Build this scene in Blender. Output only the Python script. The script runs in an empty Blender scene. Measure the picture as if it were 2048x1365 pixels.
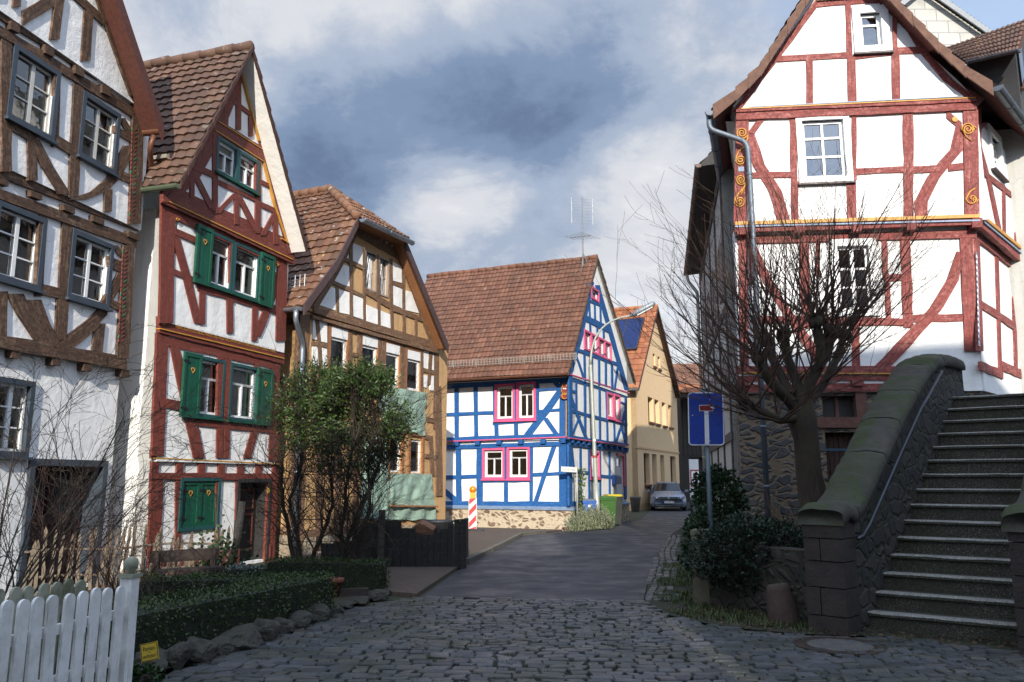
import bpy, bmesh, math, random
from mathutils import Vector, noise
from mathutils.geometry import tessellate_polygon
R = math.radians
scene = bpy.context.scene
COL = scene.collection

# ---------------------------------------------------------------- camera
CAM_Z = 1.65
FOC = 1600.0            # focal length in pixels of the 2048 px wide photograph
PITCH = math.atan(274.5 / FOC)
cam_d = bpy.data.cameras.new('camera')
cam_d.sensor_width = 36.0
cam_d.lens = 36.0 * FOC / 2048.0
cam_d.clip_start = 0.05
cam_d.clip_end = 3000.0
cam = bpy.data.objects.new('camera', cam_d)
cam.location = (0, 0, CAM_Z)
cam.rotation_euler = (math.pi / 2 + PITCH, 0, 0)
COL.objects.link(cam)
scene.camera = cam

# ---------------------------------------------------------------- light
SUN_AZ = R(180 - 2.0)        # clockwise from +Y: straight behind the viewer
SUN_EL = R(22.0)
SUN_DIR = Vector((math.sin(SUN_AZ) * math.cos(SUN_EL), math.cos(SUN_AZ) * math.cos(SUN_EL), math.sin(SUN_EL)))
sun_d = bpy.data.lights.new('sun', 'SUN')
sun_d.energy = 4.4
sun_d.angle = R(0.55)
sun_d.color = (1.0, 0.935, 0.82)
sun = bpy.data.objects.new('sun', sun_d)
sun.rotation_euler = SUN_DIR.to_track_quat('Z', 'Y').to_euler()
sun.location = (0, 0, 60)
COL.objects.link(sun)

world = bpy.data.worlds.new("World")
scene.world = world
world.use_nodes = True
scene.view_settings.view_transform = 'Standard'
scene.view_settings.look = 'None'
scene.view_settings.exposure = 0.50
scene.view_settings.gamma = 1.0

H0 = math.cos(PITCH); H1 = math.sin(PITCH)
def ray(px, py):
    a = (px - 1024.0) / FOC; b = (682.5 - py) / FOC
    return Vector((a, H0 - b * H1, H1 + b * H0))
def ground(px, py, z=0.0):
    d = ray(px, py); t = (z - CAM_Z) / d.z
    return Vector((d.x * t, d.y * t, z))
def at(px, py, Y):
    d = ray(px, py); t = Y / d.y
    return Vector((d.x * t, Y, CAM_Z + d.z * t))

def build_world():
    nt = world.node_tree
    nt.nodes.clear()
    N = nt.nodes.new; L = nt.links.new
    out = N('ShaderNodeOutputWorld')
    sky = N('ShaderNodeTexSky'); sky.sky_type = 'NISHITA'; sky.sun_disc = False
    sky.sun_elevation = SUN_EL; sky.sun_rotation = SUN_AZ
    sky.air_density = 1.0; sky.dust_density = 0.6; sky.ozone_density = 1.5
    bg1 = N('ShaderNodeBackground'); bg1.inputs[1].default_value = 0.11
    L(sky.outputs[0], bg1.inputs[0])
    tc = N('ShaderNodeTexCoord')
    sep = N('ShaderNodeSeparateXYZ'); L(tc.outputs['Generated'], sep.inputs[0])
    # clouds live on a flat layer high overhead
    def m(op, a, b=None, c=None):
        n = N('ShaderNodeMath'); n.operation = op
        for i, v in enumerate((a, b, c)):
            if v is None: continue
            if isinstance(v, (int, float)): n.inputs[i].default_value = v
            else: L(v, n.inputs[i])
        return n.outputs[0]
    zz = m('ADD', m('MAXIMUM', sep.outputs[2], 0.0), 0.38)
    cx = m('DIVIDE', sep.outputs[0], zz); cy = m('DIVIDE', sep.outputs[1], zz)
    cmb = N('ShaderNodeCombineXYZ'); L(cx, cmb.inputs[0]); L(cy, cmb.inputs[1])
    def nz(scale, det, off, rough=0.55, dist=0.0):
        mp = N('ShaderNodeMapping'); mp.inputs['Location'].default_value = off
        L(cmb.outputs[0], mp.inputs[0])
        n = N('ShaderNodeTexNoise'); n.inputs['Scale'].default_value = scale
        n.inputs['Detail'].default_value = det; n.inputs['Roughness'].default_value = rough
        n.inputs['Distortion'].default_value = dist
        L(mp.outputs[0], n.inputs['Vector']); return n.outputs[0]
    def ramp(v, pts):
        r = N('ShaderNodeValToRGB'); e = r.color_ramp.elements
        while len(e) < len(pts): e.new(0.5)
        for k, (p, c) in zip(e, pts):
            k.position = p; k.color = (c[0], c[1], c[2], 1) if not isinstance(c, (int, float)) else (c, c, c, 1)
        r.color_ramp.interpolation = 'EASE'
        L(v, r.inputs[0]); return r.outputs[0]
    # large cloud banks with a place of their own in the sky: (direction, sharpness, amount)
    def blob(px, py, sharp, amt):
        d = ray(px, py).normalized()
        n = N('ShaderNodeVectorMath'); n.operation = 'DOT_PRODUCT'
        L(tc.outputs['Generated'], n.inputs[0]); n.inputs[1].default_value = d
        e = m('MULTIPLY', m('SUBTRACT', n.outputs['Value'], 1.0), sharp)
        return m('MULTIPLY', m('POWER', 2.71828, e), amt)
    def total(lst):
        t = lst[0]
        for k in lst[1:]: t = m('ADD', t, k)
        return t
    nA = nz(1.5, 10, (3.1, 7.7, 0.3), 0.58, 0.3)
    nB = nz(3.6, 10, (11.3, 1.9, 4.0), 0.64, 0.25)
    # brightness of the cloud body: 0 dark slate .. 1 sunlit white
    br = total([m('MULTIPLY_ADD', nA, 0.74, -0.345), m('MULTIPLY', nB, 1.0),
                blob(560, 320, 130, -0.20), blob(720, 270, 160, -0.20), blob(850, 235, 180, -0.20), blob(990, 235, 200, -0.20), blob(1110, 200, 130, -0.18), blob(1040, 320, 300, -.12),
                blob(880, 560, 220, -.10), blob(300, 30, 60, 0.16), blob(560, 10, 90, 0.10), blob(760, -20, 90, 0.22), blob(930, 20, 150, 0.20), blob(1060, 40, 300, .10),
                blob(950, 365, 350, 0.30), blob(830, 400, 350, 0.22), blob(900, 440, 200, .10), blob(1310, 280, 200, 0.15), blob(1260, 430, 300, 0.08), blob(1330, 640, 60, 0.30), blob(1500, 80, 60, 0.06)])
    ccol = ramp(br, [(0.14, (0.145, 0.205, 0.33)), (0.36, (0.22, 0.305, 0.46)), (0.56, (0.40, 0.475, 0.61)), (0.80, (0.70, 0.72, 0.77)), (1.0, (0.88, 0.89, 0.92))])
    bg2 = N('ShaderNodeBackground'); L(ccol, bg2.inputs[0]); 
    # cloud overhead and round the sun, out of view, boosted as added fill light
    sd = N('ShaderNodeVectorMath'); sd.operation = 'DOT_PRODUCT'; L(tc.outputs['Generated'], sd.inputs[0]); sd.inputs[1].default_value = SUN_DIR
    fill_glow = m('MULTIPLY', m('POWER', 2.71828, m('MULTIPLY', m('SUBTRACT', sd.outputs['Value'], 1.0), 2.6)), 3.2)
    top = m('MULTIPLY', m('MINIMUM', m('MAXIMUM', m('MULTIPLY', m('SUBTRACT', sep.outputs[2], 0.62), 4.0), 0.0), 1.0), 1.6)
    L(m('MULTIPLY', m('ADD', m('ADD', fill_glow, top), 1.0), 0.70), bg2.inputs[1])
    # where the blue shows through
    cov = total([m('MULTIPLY_ADD', nz(2.6, 9, (21.7, 5.2, 9.0), 0.55, 0.3), 1.3, -0.05), blob(1130, 320, 300, -0.22), blob(1010, 440, 300, -0.16),
                 blob(1930, 60, 30, -0.40), blob(1320, 560, 60, -0.12), blob(850, 120, 10, 0.40)])
    fac = ramp(cov, [(0.10, 0.0), (0.62, 1.0)])
    bg3 = N('ShaderNodeBackground'); bg3.inputs[0].default_value = (0.50, 0.56, 0.66, 1); bg3.inputs[1].default_value = 0.42
    add = N('ShaderNodeAddShader'); L(bg1.outputs[0], add.inputs[0]); L(bg3.outputs[0], add.inputs[1])
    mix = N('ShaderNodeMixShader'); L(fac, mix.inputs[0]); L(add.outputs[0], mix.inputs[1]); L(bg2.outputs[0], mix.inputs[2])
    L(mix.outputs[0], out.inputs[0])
build_world()

# ---------------------------------------------------------------- materials
MATS = {}
def srgb(r, g, b):
    f = lambda c: ((c / 255.0 + 0.055) / 1.055) ** 2.4 if c > 10 else c / 255.0 / 12.92
    return (f(r), f(g), f(b))
class NT:
    def __init__(s, name):
        s.m = bpy.data.materials.new(name); s.m.use_nodes = True
        s.nt = s.m.node_tree; s.nt.nodes.clear()
        s.out = s.n('ShaderNodeOutputMaterial'); s.p = s.n('ShaderNodeBsdfPrincipled')
        s.l(s.p.outputs[0], s.out.inputs[0]); s.tc = s.n('ShaderNodeTexCoord')
    def n(s, t): return s.nt.nodes.new(t)
    def l(s, a, b): s.nt.links.new(a, b)
    def setv(s, inp, v):
        if isinstance(v, (int, float)): inp.default_value = v
        elif isinstance(v, tuple): inp.default_value = v if len(v) == len(inp.default_value) else (v[0], v[1], v[2], 1)
        else: s.l(v, inp)
    def noise(s, scale, det=6, rough=0.6, dist=0.0, vec=None, sc=(1, 1, 1)):
        mp = s.n('ShaderNodeMapping'); s.l(vec or s.tc.outputs['Object'], mp.inputs[0]); mp.inputs['Scale'].default_value = sc
        t = s.n('ShaderNodeTexNoise'); t.inputs['Scale'].default_value = scale; t.inputs['Detail'].default_value = det
        t.inputs['Roughness'].default_value = rough; t.inputs['Distortion'].default_value = dist
        s.l(mp.outputs[0], t.inputs['Vector']); return t.outputs[0]
    def ramp(s, v, pts, interp='LINEAR'):
        r = s.n('ShaderNodeValToRGB'); e = r.color_ramp.elements; r.color_ramp.interpolation = interp
        while len(e) < len(pts): e.new(0.5)
        for k, (p, c) in zip(e, pts):
            k.position = p; k.color = (c[0], c[1], c[2], 1) if isinstance(c, tuple) else (c, c, c, 1)
        s.l(v, r.inputs[0]); return r.outputs[0]
    def mix(s, f, a, b, mode='MIX'):
        x = s.n('ShaderNodeMix'); x.data_type = 'RGBA'; x.blend_type = mode
        s.setv(x.inputs[0], f); s.setv(x.inputs[6], a); s.setv(x.inputs[7], b); return x.outputs[2]
    def math(s, op, a, b=0.0):
        x = s.n('ShaderNodeMath'); x.operation = op; s.setv(x.inputs[0], a); s.setv(x.inputs[1], b); return x.outputs[0]
    def bump(s, h, strength=0.3, dist=0.02):
        b = s.n('ShaderNodeBump'); b.inputs['Strength'].default_value = strength; b.inputs['Distance'].default_value = dist
        s.l(h, b.inputs['Height']); s.l(b.outputs[0], s.p.inputs['Normal'])
    def done(s, col=None, rough=0.8, metal=0.0, spec=None):
        if col is not None: s.setv(s.p.inputs['Base Color'], col)
        s.setv(s.p.inputs['Roughness'], rough); s.setv(s.p.inputs['Metallic'], metal)
        if spec is not None: s.p.inputs['Specular IOR Level'].default_value = spec
        return s.m
def memo(fn):
    def w(*a, **kw):
        k = (fn.__name__,) + a + tuple(sorted(kw.items()))
        if k not in MATS: MATS[k] = fn(*a, **kw)
        return MATS[k]
    return w
def sc(c, k): return (c[0] * k, c[1] * k, c[2] * k)

@memo
def plain(name, col, rough=0.6, metal=0.0, var=0.18, nscale=6.0):
    t = NT(name)
    c = t.mix(t.ramp(t.noise(nscale), [(0.3, 0.0), (0.7, 1.0)]), sc(col, 1 - var), sc(col, 1 + var * 0.5))
    return t.done(c, t.ramp(t.noise(nscale * 3), [(0.3, max(0.03, rough - 0.1)), (0.7, min(1.0, rough + 0.1))]), metal)
@memo
def plaster(name, col, dirt=(0.40, 0.37, 0.32), amt=0.35):
    t = NT(name)
    big = t.noise(1.3, 8, 0.65); streak = t.noise(2.2, 6, 0.6, 0.0, None, (3, 3, 0.35)); fine = t.noise(38, 5, 0.6)
    c = t.mix(t.math('MULTIPLY', t.ramp(big, [(0.45, 0.0), (0.75, 1.0)]), amt * 0.6), col, sc(col, 0.82))
    c = t.mix(t.math('MULTIPLY', t.ramp(streak, [(0.52, 0.0), (0.8, 1.0)]), amt), c, dirt)
    wob = t.n('ShaderNodeTexNoise'); wob.inputs['Scale'].default_value = 3.0; t.l(t.tc.outputs['Object'], wob.inputs['Vector'])
    va = t.n('ShaderNodeVectorMath'); va.operation = 'MULTIPLY_ADD'; t.l(wob.outputs['Color'], va.inputs[0]); va.inputs[1].default_value = (0.5, 0.5, 0.5); t.l(t.tc.outputs['Object'], va.inputs[2])
    vo = t.n('ShaderNodeTexVoronoi'); vo.feature = 'DISTANCE_TO_EDGE'; vo.inputs['Scale'].default_value = 1.3; t.l(va.outputs[0], vo.inputs['Vector'])
    c = t.mix(t.math('MULTIPLY', t.ramp(vo.outputs['Distance'], [(0.002, 1.0), (0.010, 0.0)]), t.math('MULTIPLY', t.ramp(t.noise(0.9, 3), [(0.5, 0.0), (0.62, 1.0)]), amt * 1.3)), c, sc(dirt, 0.6))
    t.bump(t.math('ADD', t.math('MULTIPLY', t.noise(3.5, 5), 2.6), t.math('MULTIPLY', fine, 0.35)), 0.5, 0.02)
    return t.done(c, 0.9)
@memo
def timber(name, col, wear, wear_amt=0.35, dark=0.45):
    # UV: u runs along the beam in metres, v across it
    t = NT(name); uv = t.tc.outputs['UV']
    g = t.noise(1.0, 8, 0.72, 1.2, uv, (3.5, 48, 1)); g2 = t.noise(1.0, 6, 0.7, 0.6, uv, (2.0, 16, 1)); pat = t.noise(2.4, 6, 0.7, 0.3); mot = t.noise(16, 6, 0.75, 0.4)
    c = t.mix(t.ramp(g, [(0.38, 0.0), (0.60, 1.0)]), sc(col, dark), col)
    c = t.mix(t.ramp(mot, [(0.36, 0.75), (0.56, 0.0)]), c, sc(col, dark * 0.75))
    c = t.mix(t.math('MULTIPLY', t.ramp(t.math('ADD', t.math('MULTIPLY', g2, .55), t.math('MULTIPLY', mot, .45)), [(0.49, 0.0), (0.64, 1.0)]), t.math('MULTIPLY', t.ramp(pat, [(0.36, 0.1), (0.60, 1.0)]), wear_amt)), c, wear)
    c = t.mix(t.ramp(t.noise(1.0, 4, 0.6, 0.5, uv, (1.6, 60, 1)), [(0.66, 0.0), (0.70, 0.8)]), c, sc(col, 0.12))
    t.bump(t.math('ADD', g, t.math('ADD', g2, mot)), 0.6, 0.012)
    return t.done(c, 0.72)
@memo
def tiles(name, c1, c2, c3, moss=(0.10, 0.10, 0.045), moss_amt=0.3, lichen=0.0):
    # UV integer cells = single roof tiles
    t = NT(name); fl = t.n('ShaderNodeVectorMath'); fl.operation = 'FLOOR'; t.l(t.tc.outputs['UV'], fl.inputs[0])
    w = t.n('ShaderNodeTexWhiteNoise'); w.noise_dimensions = '2D'; t.l(fl.outputs[0], w.inputs['Vector'])
    c = t.ramp(w.outputs['Value'], [(0.0, c1), (0.5, c2), (1.0, c3)])
    c = t.mix(t.ramp(t.noise(0.8, 6, 0.6), [(0.35, 0.55), (0.7, 0.0)]), c, sc(c1, 0.55))
    c = t.mix(t.math('MULTIPLY', t.ramp(t.noise(2.6, 8, 0.7), [(0.5, 0.0), (0.72, 1.0)]), moss_amt), c, moss)
    if lichen: c = t.mix(t.math('MULTIPLY', t.ramp(t.noise(7.0, 3, 0.5), [(0.62, 0.0), (0.68, 1.0)]), lichen), c, (0.42, 0.40, 0.36))
    t.bump(t.noise(30, 4), 0.25, 0.01)
    return t.done(c, 0.85)
@memo
def rubble(name, stone1, stone2, mortar, scale=3.0, flat=1.7, width=0.06):
    t = NT(name)
    wob = t.n('ShaderNodeTexNoise'); wob.inputs['Scale'].default_value = 2.4; t.l(t.tc.outputs['Object'], wob.inputs['Vector'])
    va = t.n('ShaderNodeVectorMath'); va.operation = 'MULTIPLY_ADD'; t.l(wob.outputs['Color'], va.inputs[0]); va.inputs[1].default_value = (0.55, 0.55, 0.35); t.l(t.tc.outputs['Object'], va.inputs[2])
    mp = t.n('ShaderNodeMapping'); mp.inputs['Scale'].default_value = (1, 1, flat); t.l(va.outputs[0], mp.inputs[0])
    v1 = t.n('ShaderNodeTexVoronoi'); v1.feature = 'DISTANCE_TO_EDGE'; v1.inputs['Scale'].default_value = scale; t.l(mp.outputs[0], v1.inputs['Vector'])
    v2 = t.n('ShaderNodeTexVoronoi'); v2.feature = 'F1'; v2.inputs['Scale'].default_value = scale; t.l(mp.outputs[0], v2.inputs['Vector'])
    hs = t.n('ShaderNodeSeparateColor'); t.l(v2.outputs['Color'], hs.inputs[0])
    st = t.mix(hs.outputs[0], stone1, stone2)
    st = t.mix(t.ramp(t.noise(14, 6, 0.7), [(0.3, 0.5), (0.7, 0.0)]), st, sc(stone1, 0.5))
    e = t.math('SUBTRACT', t.math('ADD', v1.outputs['Distance'], t.math('MULTIPLY', t.math('SUBTRACT', t.noise(7, 5), 0.5), width * 2.2)), t.math('MULTIPLY', t.math('POWER', hs.outputs[1], 1.6), width * 2.6))
    mk = t.ramp(e, [(width * 0.6, 0.0), (width * 1.3, 1.0)])
    mo = t.mix(t.noise(11, 5), sc(mortar, 0.7), mortar)
    t.bump(t.math('ADD', t.ramp(e, [(0.0, 0.0), (width * 2.2, 1.0)]), t.math('MULTIPLY', t.noise(22, 5), 0.4)), 0.8, 0.04)
    return t.done(t.mix(mk, mo, st), 0.9)
@memo
def stone(name, c1, c2, moss=(0.06, 0.075, 0.02), moss_amt=0.0, nsc=5.0):
    t = NT(name)
    c = t.mix(t.ramp(t.noise(nsc, 8, 0.7), [(0.3, 0.0), (0.7, 1.0)]), c1, c2)
    c = t.mix(t.ramp(t.noise(nsc * 7, 5, 0.7), [(0.55, 0.0), (0.75, 0.5)]), c, sc(c1, 0.5))
    if moss_amt:
        geo = t.n('ShaderNodeNewGeometry'); s = t.n('ShaderNodeSeparateXYZ'); t.l(geo.outputs['Normal'], s.inputs[0])
        up = t.ramp(s.outputs[2], [(0.05, 0.35), (0.75, 1.0)])
        c = t.mix(t.math('MULTIPLY', t.math('MULTIPLY', t.ramp(t.noise(2.1, 7, 0.7), [(0.40, 0.0), (0.60, 1.0)]), up), moss_amt), c, moss)
    t.bump(t.math('ADD', t.noise(nsc * 2, 6), t.math('MULTIPLY', t.noise(nsc * 9, 5), 0.5)), 0.6, 0.03)
    return t.done(c, 0.9)
@memo
def leafmat(name, c1, c2, rough=0.45):
    t = NT(name)
    w = t.n('ShaderNodeTexWhiteNoise'); w.noise_dimensions = '2D'; fl = t.n('ShaderNodeVectorMath'); fl.operation = 'FLOOR'
    t.l(t.tc.outputs['UV'], fl.inputs[0]); t.l(fl.outputs[0], w.inputs['Vector'])
    c = t.mix(w.outputs['Value'], c1, c2)
    c = t.mix(t.ramp(t.noise(1.6, 4), [(0.4, 0.0), (0.65, 0.6)]), c, sc(c1, 0.6))
    return t.done(c, rough, 0.0, 0.35)
@memo
def bark(name, c1, c2, moss=None):
    t = NT(name); uv = t.tc.outputs['UV']
    g = t.noise(1.0, 7, 0.7, 0.8, uv, (3, 26, 1))
    c = t.mix(t.ramp(g, [(0.35, 0.0), (0.65, 1.0)]), c1, c2)
    if moss: c = t.mix(t.ramp(t.noise(1.7, 6, 0.7), [(0.45, 0.0), (0.62, 0.8)]), c, moss)
    t.bump(g, 0.9, 0.03)
    return t.done(c, 0.9)
@memo
def glass(name, tint=(0.9, 0.95, 1.0)):
    t = NT(name); t.nt.nodes.remove(t.p)
    tr = t.n('ShaderNodeBsdfTransparent'); tr.inputs[0].default_value = (tint[0] * .85, tint[1] * .85, tint[2] * .85, 1)
    gl = t.n('ShaderNodeBsdfGlossy'); gl.inputs['Roughness'].default_value = 0.02; gl.inputs[0].default_value = (1, 1, 1, 1)
    nn = t.noise(1.8, 3); b = t.n('ShaderNodeBump'); b.inputs['Strength'].default_value = 0.06; b.inputs['Distance'].default_value = 0.05; t.l(nn, b.inputs['Height']); t.l(b.outputs[0], gl.inputs['Normal'])
    fr = t.n('ShaderNodeFresnel'); fr.inputs[0].default_value = 2.8
    mx = t.n('ShaderNodeMixShader'); t.l(fr.outputs[0], mx.inputs[0]); t.l(tr.outputs[0], mx.inputs[1]); t.l(gl.outputs[0], mx.inputs[2])
    t.l(mx.outputs[0], t.out.inputs[0]); return t.m

GLASS = glass('window_glass')
WHITE_PAINT = plain('white_paint', (0.76, 0.76, 0.75), 0.45, 0.0, 0.08)
GOLD = plain('gold_ochre_paint', (0.52, 0.25, 0.035), 0.55, 0.0, 0.25)
ZINC = plain('zinc', (0.33, 0.37, 0.42), 0.42, 0.75, 0.25)
DARK_ZINC = plain('dark_zinc', (0.12, 0.135, 0.16), 0.5, 0.6, 0.25)
COPPER = plain('brown_copper', (0.20, 0.085, 0.05), 0.5, 0.35, 0.3)
BLACK = plain('black_iron', (0.02, 0.02, 0.022), 0.5, 0.3, 0.3)
ROOM = plain('dim_room', (0.045, 0.04, 0.036), 0.95, 0.0, 0.2)
CURTAIN = plain('net_curtain', (0.62, 0.61, 0.58), 0.9, 0.0, 0.15, 14.0)

# ---------------------------------------------------------------- mesh building
ROOTLOC = {}
class MB:
    def __init__(s): s.v = []; s.f = []; s.uv = []; s.mi = []; s.cur = 0
    def face(s, pts, uv=None):
        b = len(s.v); s.v += [Vector(p) for p in pts]; s.f.append(list(range(b, b + len(pts)))); s.uv.append(uv); s.mi.append(s.cur)
    def box(s, c, ax, ay, az):
        # centre and three half-extent vectors
        c, ax, ay, az = Vector(c), Vector(ax), Vector(ay), Vector(az)
        P = lambda i, j, k: c + ax * i + ay * j + az * k
        L, W, H = ax.length * 2, ay.length * 2, az.length * 2
        def q(a, b, cc, d, u, v): s.face([a, b, cc, d], [(0, 0), (u, 0), (u, v), (0, v)])
        q(P(-1, -1, -1), P(1, -1, -1), P(1, -1, 1), P(-1, -1, 1), L, H); q(P(1, 1, -1), P(-1, 1, -1), P(-1, 1, 1), P(1, 1, 1), L, H)
        q(P(-1, 1, -1), P(-1, -1, -1), P(-1, -1, 1), P(-1, 1, 1), W, H); q(P(1, -1, -1), P(1, 1, -1), P(1, 1, 1), P(1, -1, 1), W, H)
        q(P(-1, -1, 1), P(1, -1, 1), P(1, 1, 1), P(-1, 1, 1), L, W); q(P(-1, 1, -1), P(1, 1, -1), P(1, -1, -1), P(-1, -1, -1), L, W)
    def bar(s, a, b, w, h, up=(0, 0, 1)):
        a, b = Vector(a), Vector(b); d = (b - a); side = d.cross(Vector(up)).normalized(); u2 = side.cross(d).normalized()
        s.box((a + b) / 2, d / 2, side * w / 2, u2 * h / 2)
    def cyl(s, a, b, r, n=10, r2=None): s.tube([a, b], [r, r if r2 is None else r2], n, True)
    def tube(s, pts, rad, n=6, cap=False):
        pts = [Vector(p) for p in pts]; base = len(s.v); rings = len(pts)
        if isinstance(rad, (int, float)): rad = [rad] * rings
        prev = None; L = 0.0; ls = []
        for i, p in enumerate(pts):
            d = (pts[min(i + 1, rings - 1)] - pts[max(i - 1, 0)])
            if d.length < 1e-9: d = Vector((0, 0, 1))
            d.normalize()
            if prev is None:
                x = d.orthogonal().normalized()
            else:
                x = prev - d * prev.dot(d); x = x.normalized() if x.length > 1e-6 else d.orthogonal().normalized()
            prev = x; y = d.cross(x)
            if i: L += (p - pts[i - 1]).length
            ls.append(L)
            for k in range(n):
                a = 2 * math.pi * k / n; s.v.append(p + (x * math.cos(a) + y * math.sin(a)) * rad[i])
        for i in range(rings - 1):
            for k in range(n):
                k2 = (k + 1) % n
                s.f.append([base + i * n + k, base + i * n + k2, base + (i + 1) * n + k2, base + (i + 1) * n + k])
                w = 2 * math.pi * rad[i] / n
                s.uv.append([(ls[i], w * k), (ls[i], w * (k + 1)), (ls[i + 1], w * (k + 1)), (ls[i + 1], w * k)]); s.mi.append(s.cur)
        if cap:
            s.f.append([base + k for k in range(n)][::-1]); s.uv.append(None); s.mi.append(s.cur)
            s.f.append([base + (rings - 1) * n + k for k in range(n)]); s.uv.append(None); s.mi.append(s.cur)
    def extrude(s, poly, vec):
        # planar polygon + extrusion vector, closed solid
        poly = [Vector(p) for p in poly]; vec = Vector(vec); s.face([p + vec for p in poly]); s.face(poly[::-1])
        for i in range(len(poly)):
            a, b = poly[i], poly[(i + 1) % len(poly)]; s.face([a, b, b + vec, a + vec])
    def lathe(s, c, prof, n=14, axis=Vector((0, 0, 1))):
        c = Vector(c); x = axis.orthogonal().normalized(); y = axis.cross(x); base = len(s.v)
        for r, z in prof:
            for k in range(n):
                a = 2 * math.pi * k / n; s.v.append(c + axis * z + (x * math.cos(a) + y * math.sin(a)) * r)
        for i in range(len(prof) - 1):
            for k in range(n):
                k2 = (k + 1) % n; s.f.append([base + i * n + k, base + i * n + k2, base + (i + 1) * n + k2, base + (i + 1) * n + k]); s.uv.append(None); s.mi.append(s.cur)
        for i, rev in ((0, True), (len(prof) - 1, False)):
            if prof[i][0] > 1e-4:
                q = [base + i * n + k for k in range(n)]; s.f.append(q[::-1] if rev else q); s.uv.append(None); s.mi.append(s.cur)
    def build(s, name, mats, parent=None, smooth=False, loc=None):
        me = bpy.data.meshes.new(name)
        org = Vector((0, 0, 0))
        if parent is not None: org = ROOTLOC[parent.name]
        elif loc is not None: org = Vector(loc)
        elif s.v:
            xs = [v.x for v in s.v]; ys = [v.y for v in s.v]; org = Vector(((min(xs) + max(xs)) / 2, (min(ys) + max(ys)) / 2, min(v.z for v in s.v)))
        me.from_pydata([tuple(v - org) for v in s.v], [], s.f)
        if any(u is not None for u in s.uv):
            lay = me.uv_layers.new(name='UVMap'); data = []
            for f, u in zip(s.f, s.uv):
                for k in range(len(f)): data += list(u[k]) if u is not None else [0.0, 0.0]
            lay.data.foreach_set('uv', data)
        if not isinstance(mats, (list, tuple)): mats = [mats]
        for m in mats: me.materials.append(m)
        if len(mats) > 1: me.polygons.foreach_set('material_index', s.mi)
        if smooth: me.polygons.foreach_set('use_smooth', [True] * len(s.f))
        me.update()
        o = bpy.data.objects.new(name, me); COL.objects.link(o)
        if parent is not None: o.parent = parent
        else: o.location = org
        ROOTLOC[o.name] = org
        return o
def build_each(mb, name, mats, parent):
    # one object per separate piece
    key = {}; par = {}
    def find(x):
        while par[x] != x: par[x] = par[par[x]]; x = par[x]
        return x
    ids = []
    for v in mb.v:
        k = (round(v.x, 3), round(v.y, 3), round(v.z, 3))
        if k not in key: key[k] = len(key); par[key[k]] = key[k]
        ids.append(key[k])
    for f in mb.f:
        a = find(ids[f[0]])
        for i in f[1:]: par[find(ids[i])] = a
    groups = {}
    for f, u in zip(mb.f, mb.uv): groups.setdefault(find(ids[f[0]]), []).append((f, u))
    for g in groups.values():
        q = MB()
        for f, u in g: q.face([mb.v[i] for i in f], u)
        q.build(name, mats, parent)
def tag(o, label, cat, group=None, kind=None):
    o['label'] = label; o['category'] = cat
    if group: o['group'] = group
    if kind: o['kind'] = kind
    return o
def thing(name, label, cat, loc, group=None):
    o = bpy.data.objects.new(name, None); COL.objects.link(o); o.location = loc; o.empty_display_size = 0.3
    ROOTLOC[o.name] = Vector(loc); return tag(o, label, cat, group)
def struct(o): o['kind'] = 'structure'; return o
def text_mesh(txt, origin, xdir, ydir, size, parent, mat, name='lettering', align='CENTER', width=None, depth=0.002):
    cu = bpy.data.curves.new('txt', 'FONT'); cu.body = txt; cu.size = 1.0; cu.align_x = align; cu.align_y = 'CENTER'; cu.resolution_u = 3
    to = bpy.data.objects.new('txt', cu); COL.objects.link(to)
    dg = bpy.context.evaluated_depsgraph_get(); me = to.evaluated_get(dg).to_mesh()
    vs = [v.co.copy() for v in me.vertices]; fs = [list(p.vertices) for p in me.polygons]
    to.to_mesh_clear(); bpy.data.objects.remove(to)
    w = max(v.x for v in vs) - min(v.x for v in vs)
    kx = size if width is None else width / w
    X = Vector(xdir).normalized(); Y = Vector(ydir).normalized(); Z = X.cross(Y)
    mb = MB(); mb.v = [Vector(origin) + X * v.x * kx + Y * v.y * size + Z * depth for v in vs]; mb.f = fs; mb.uv = [None] * len(fs); mb.mi = [0] * len(fs)
    return mb.build(name, mat, parent)

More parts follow.
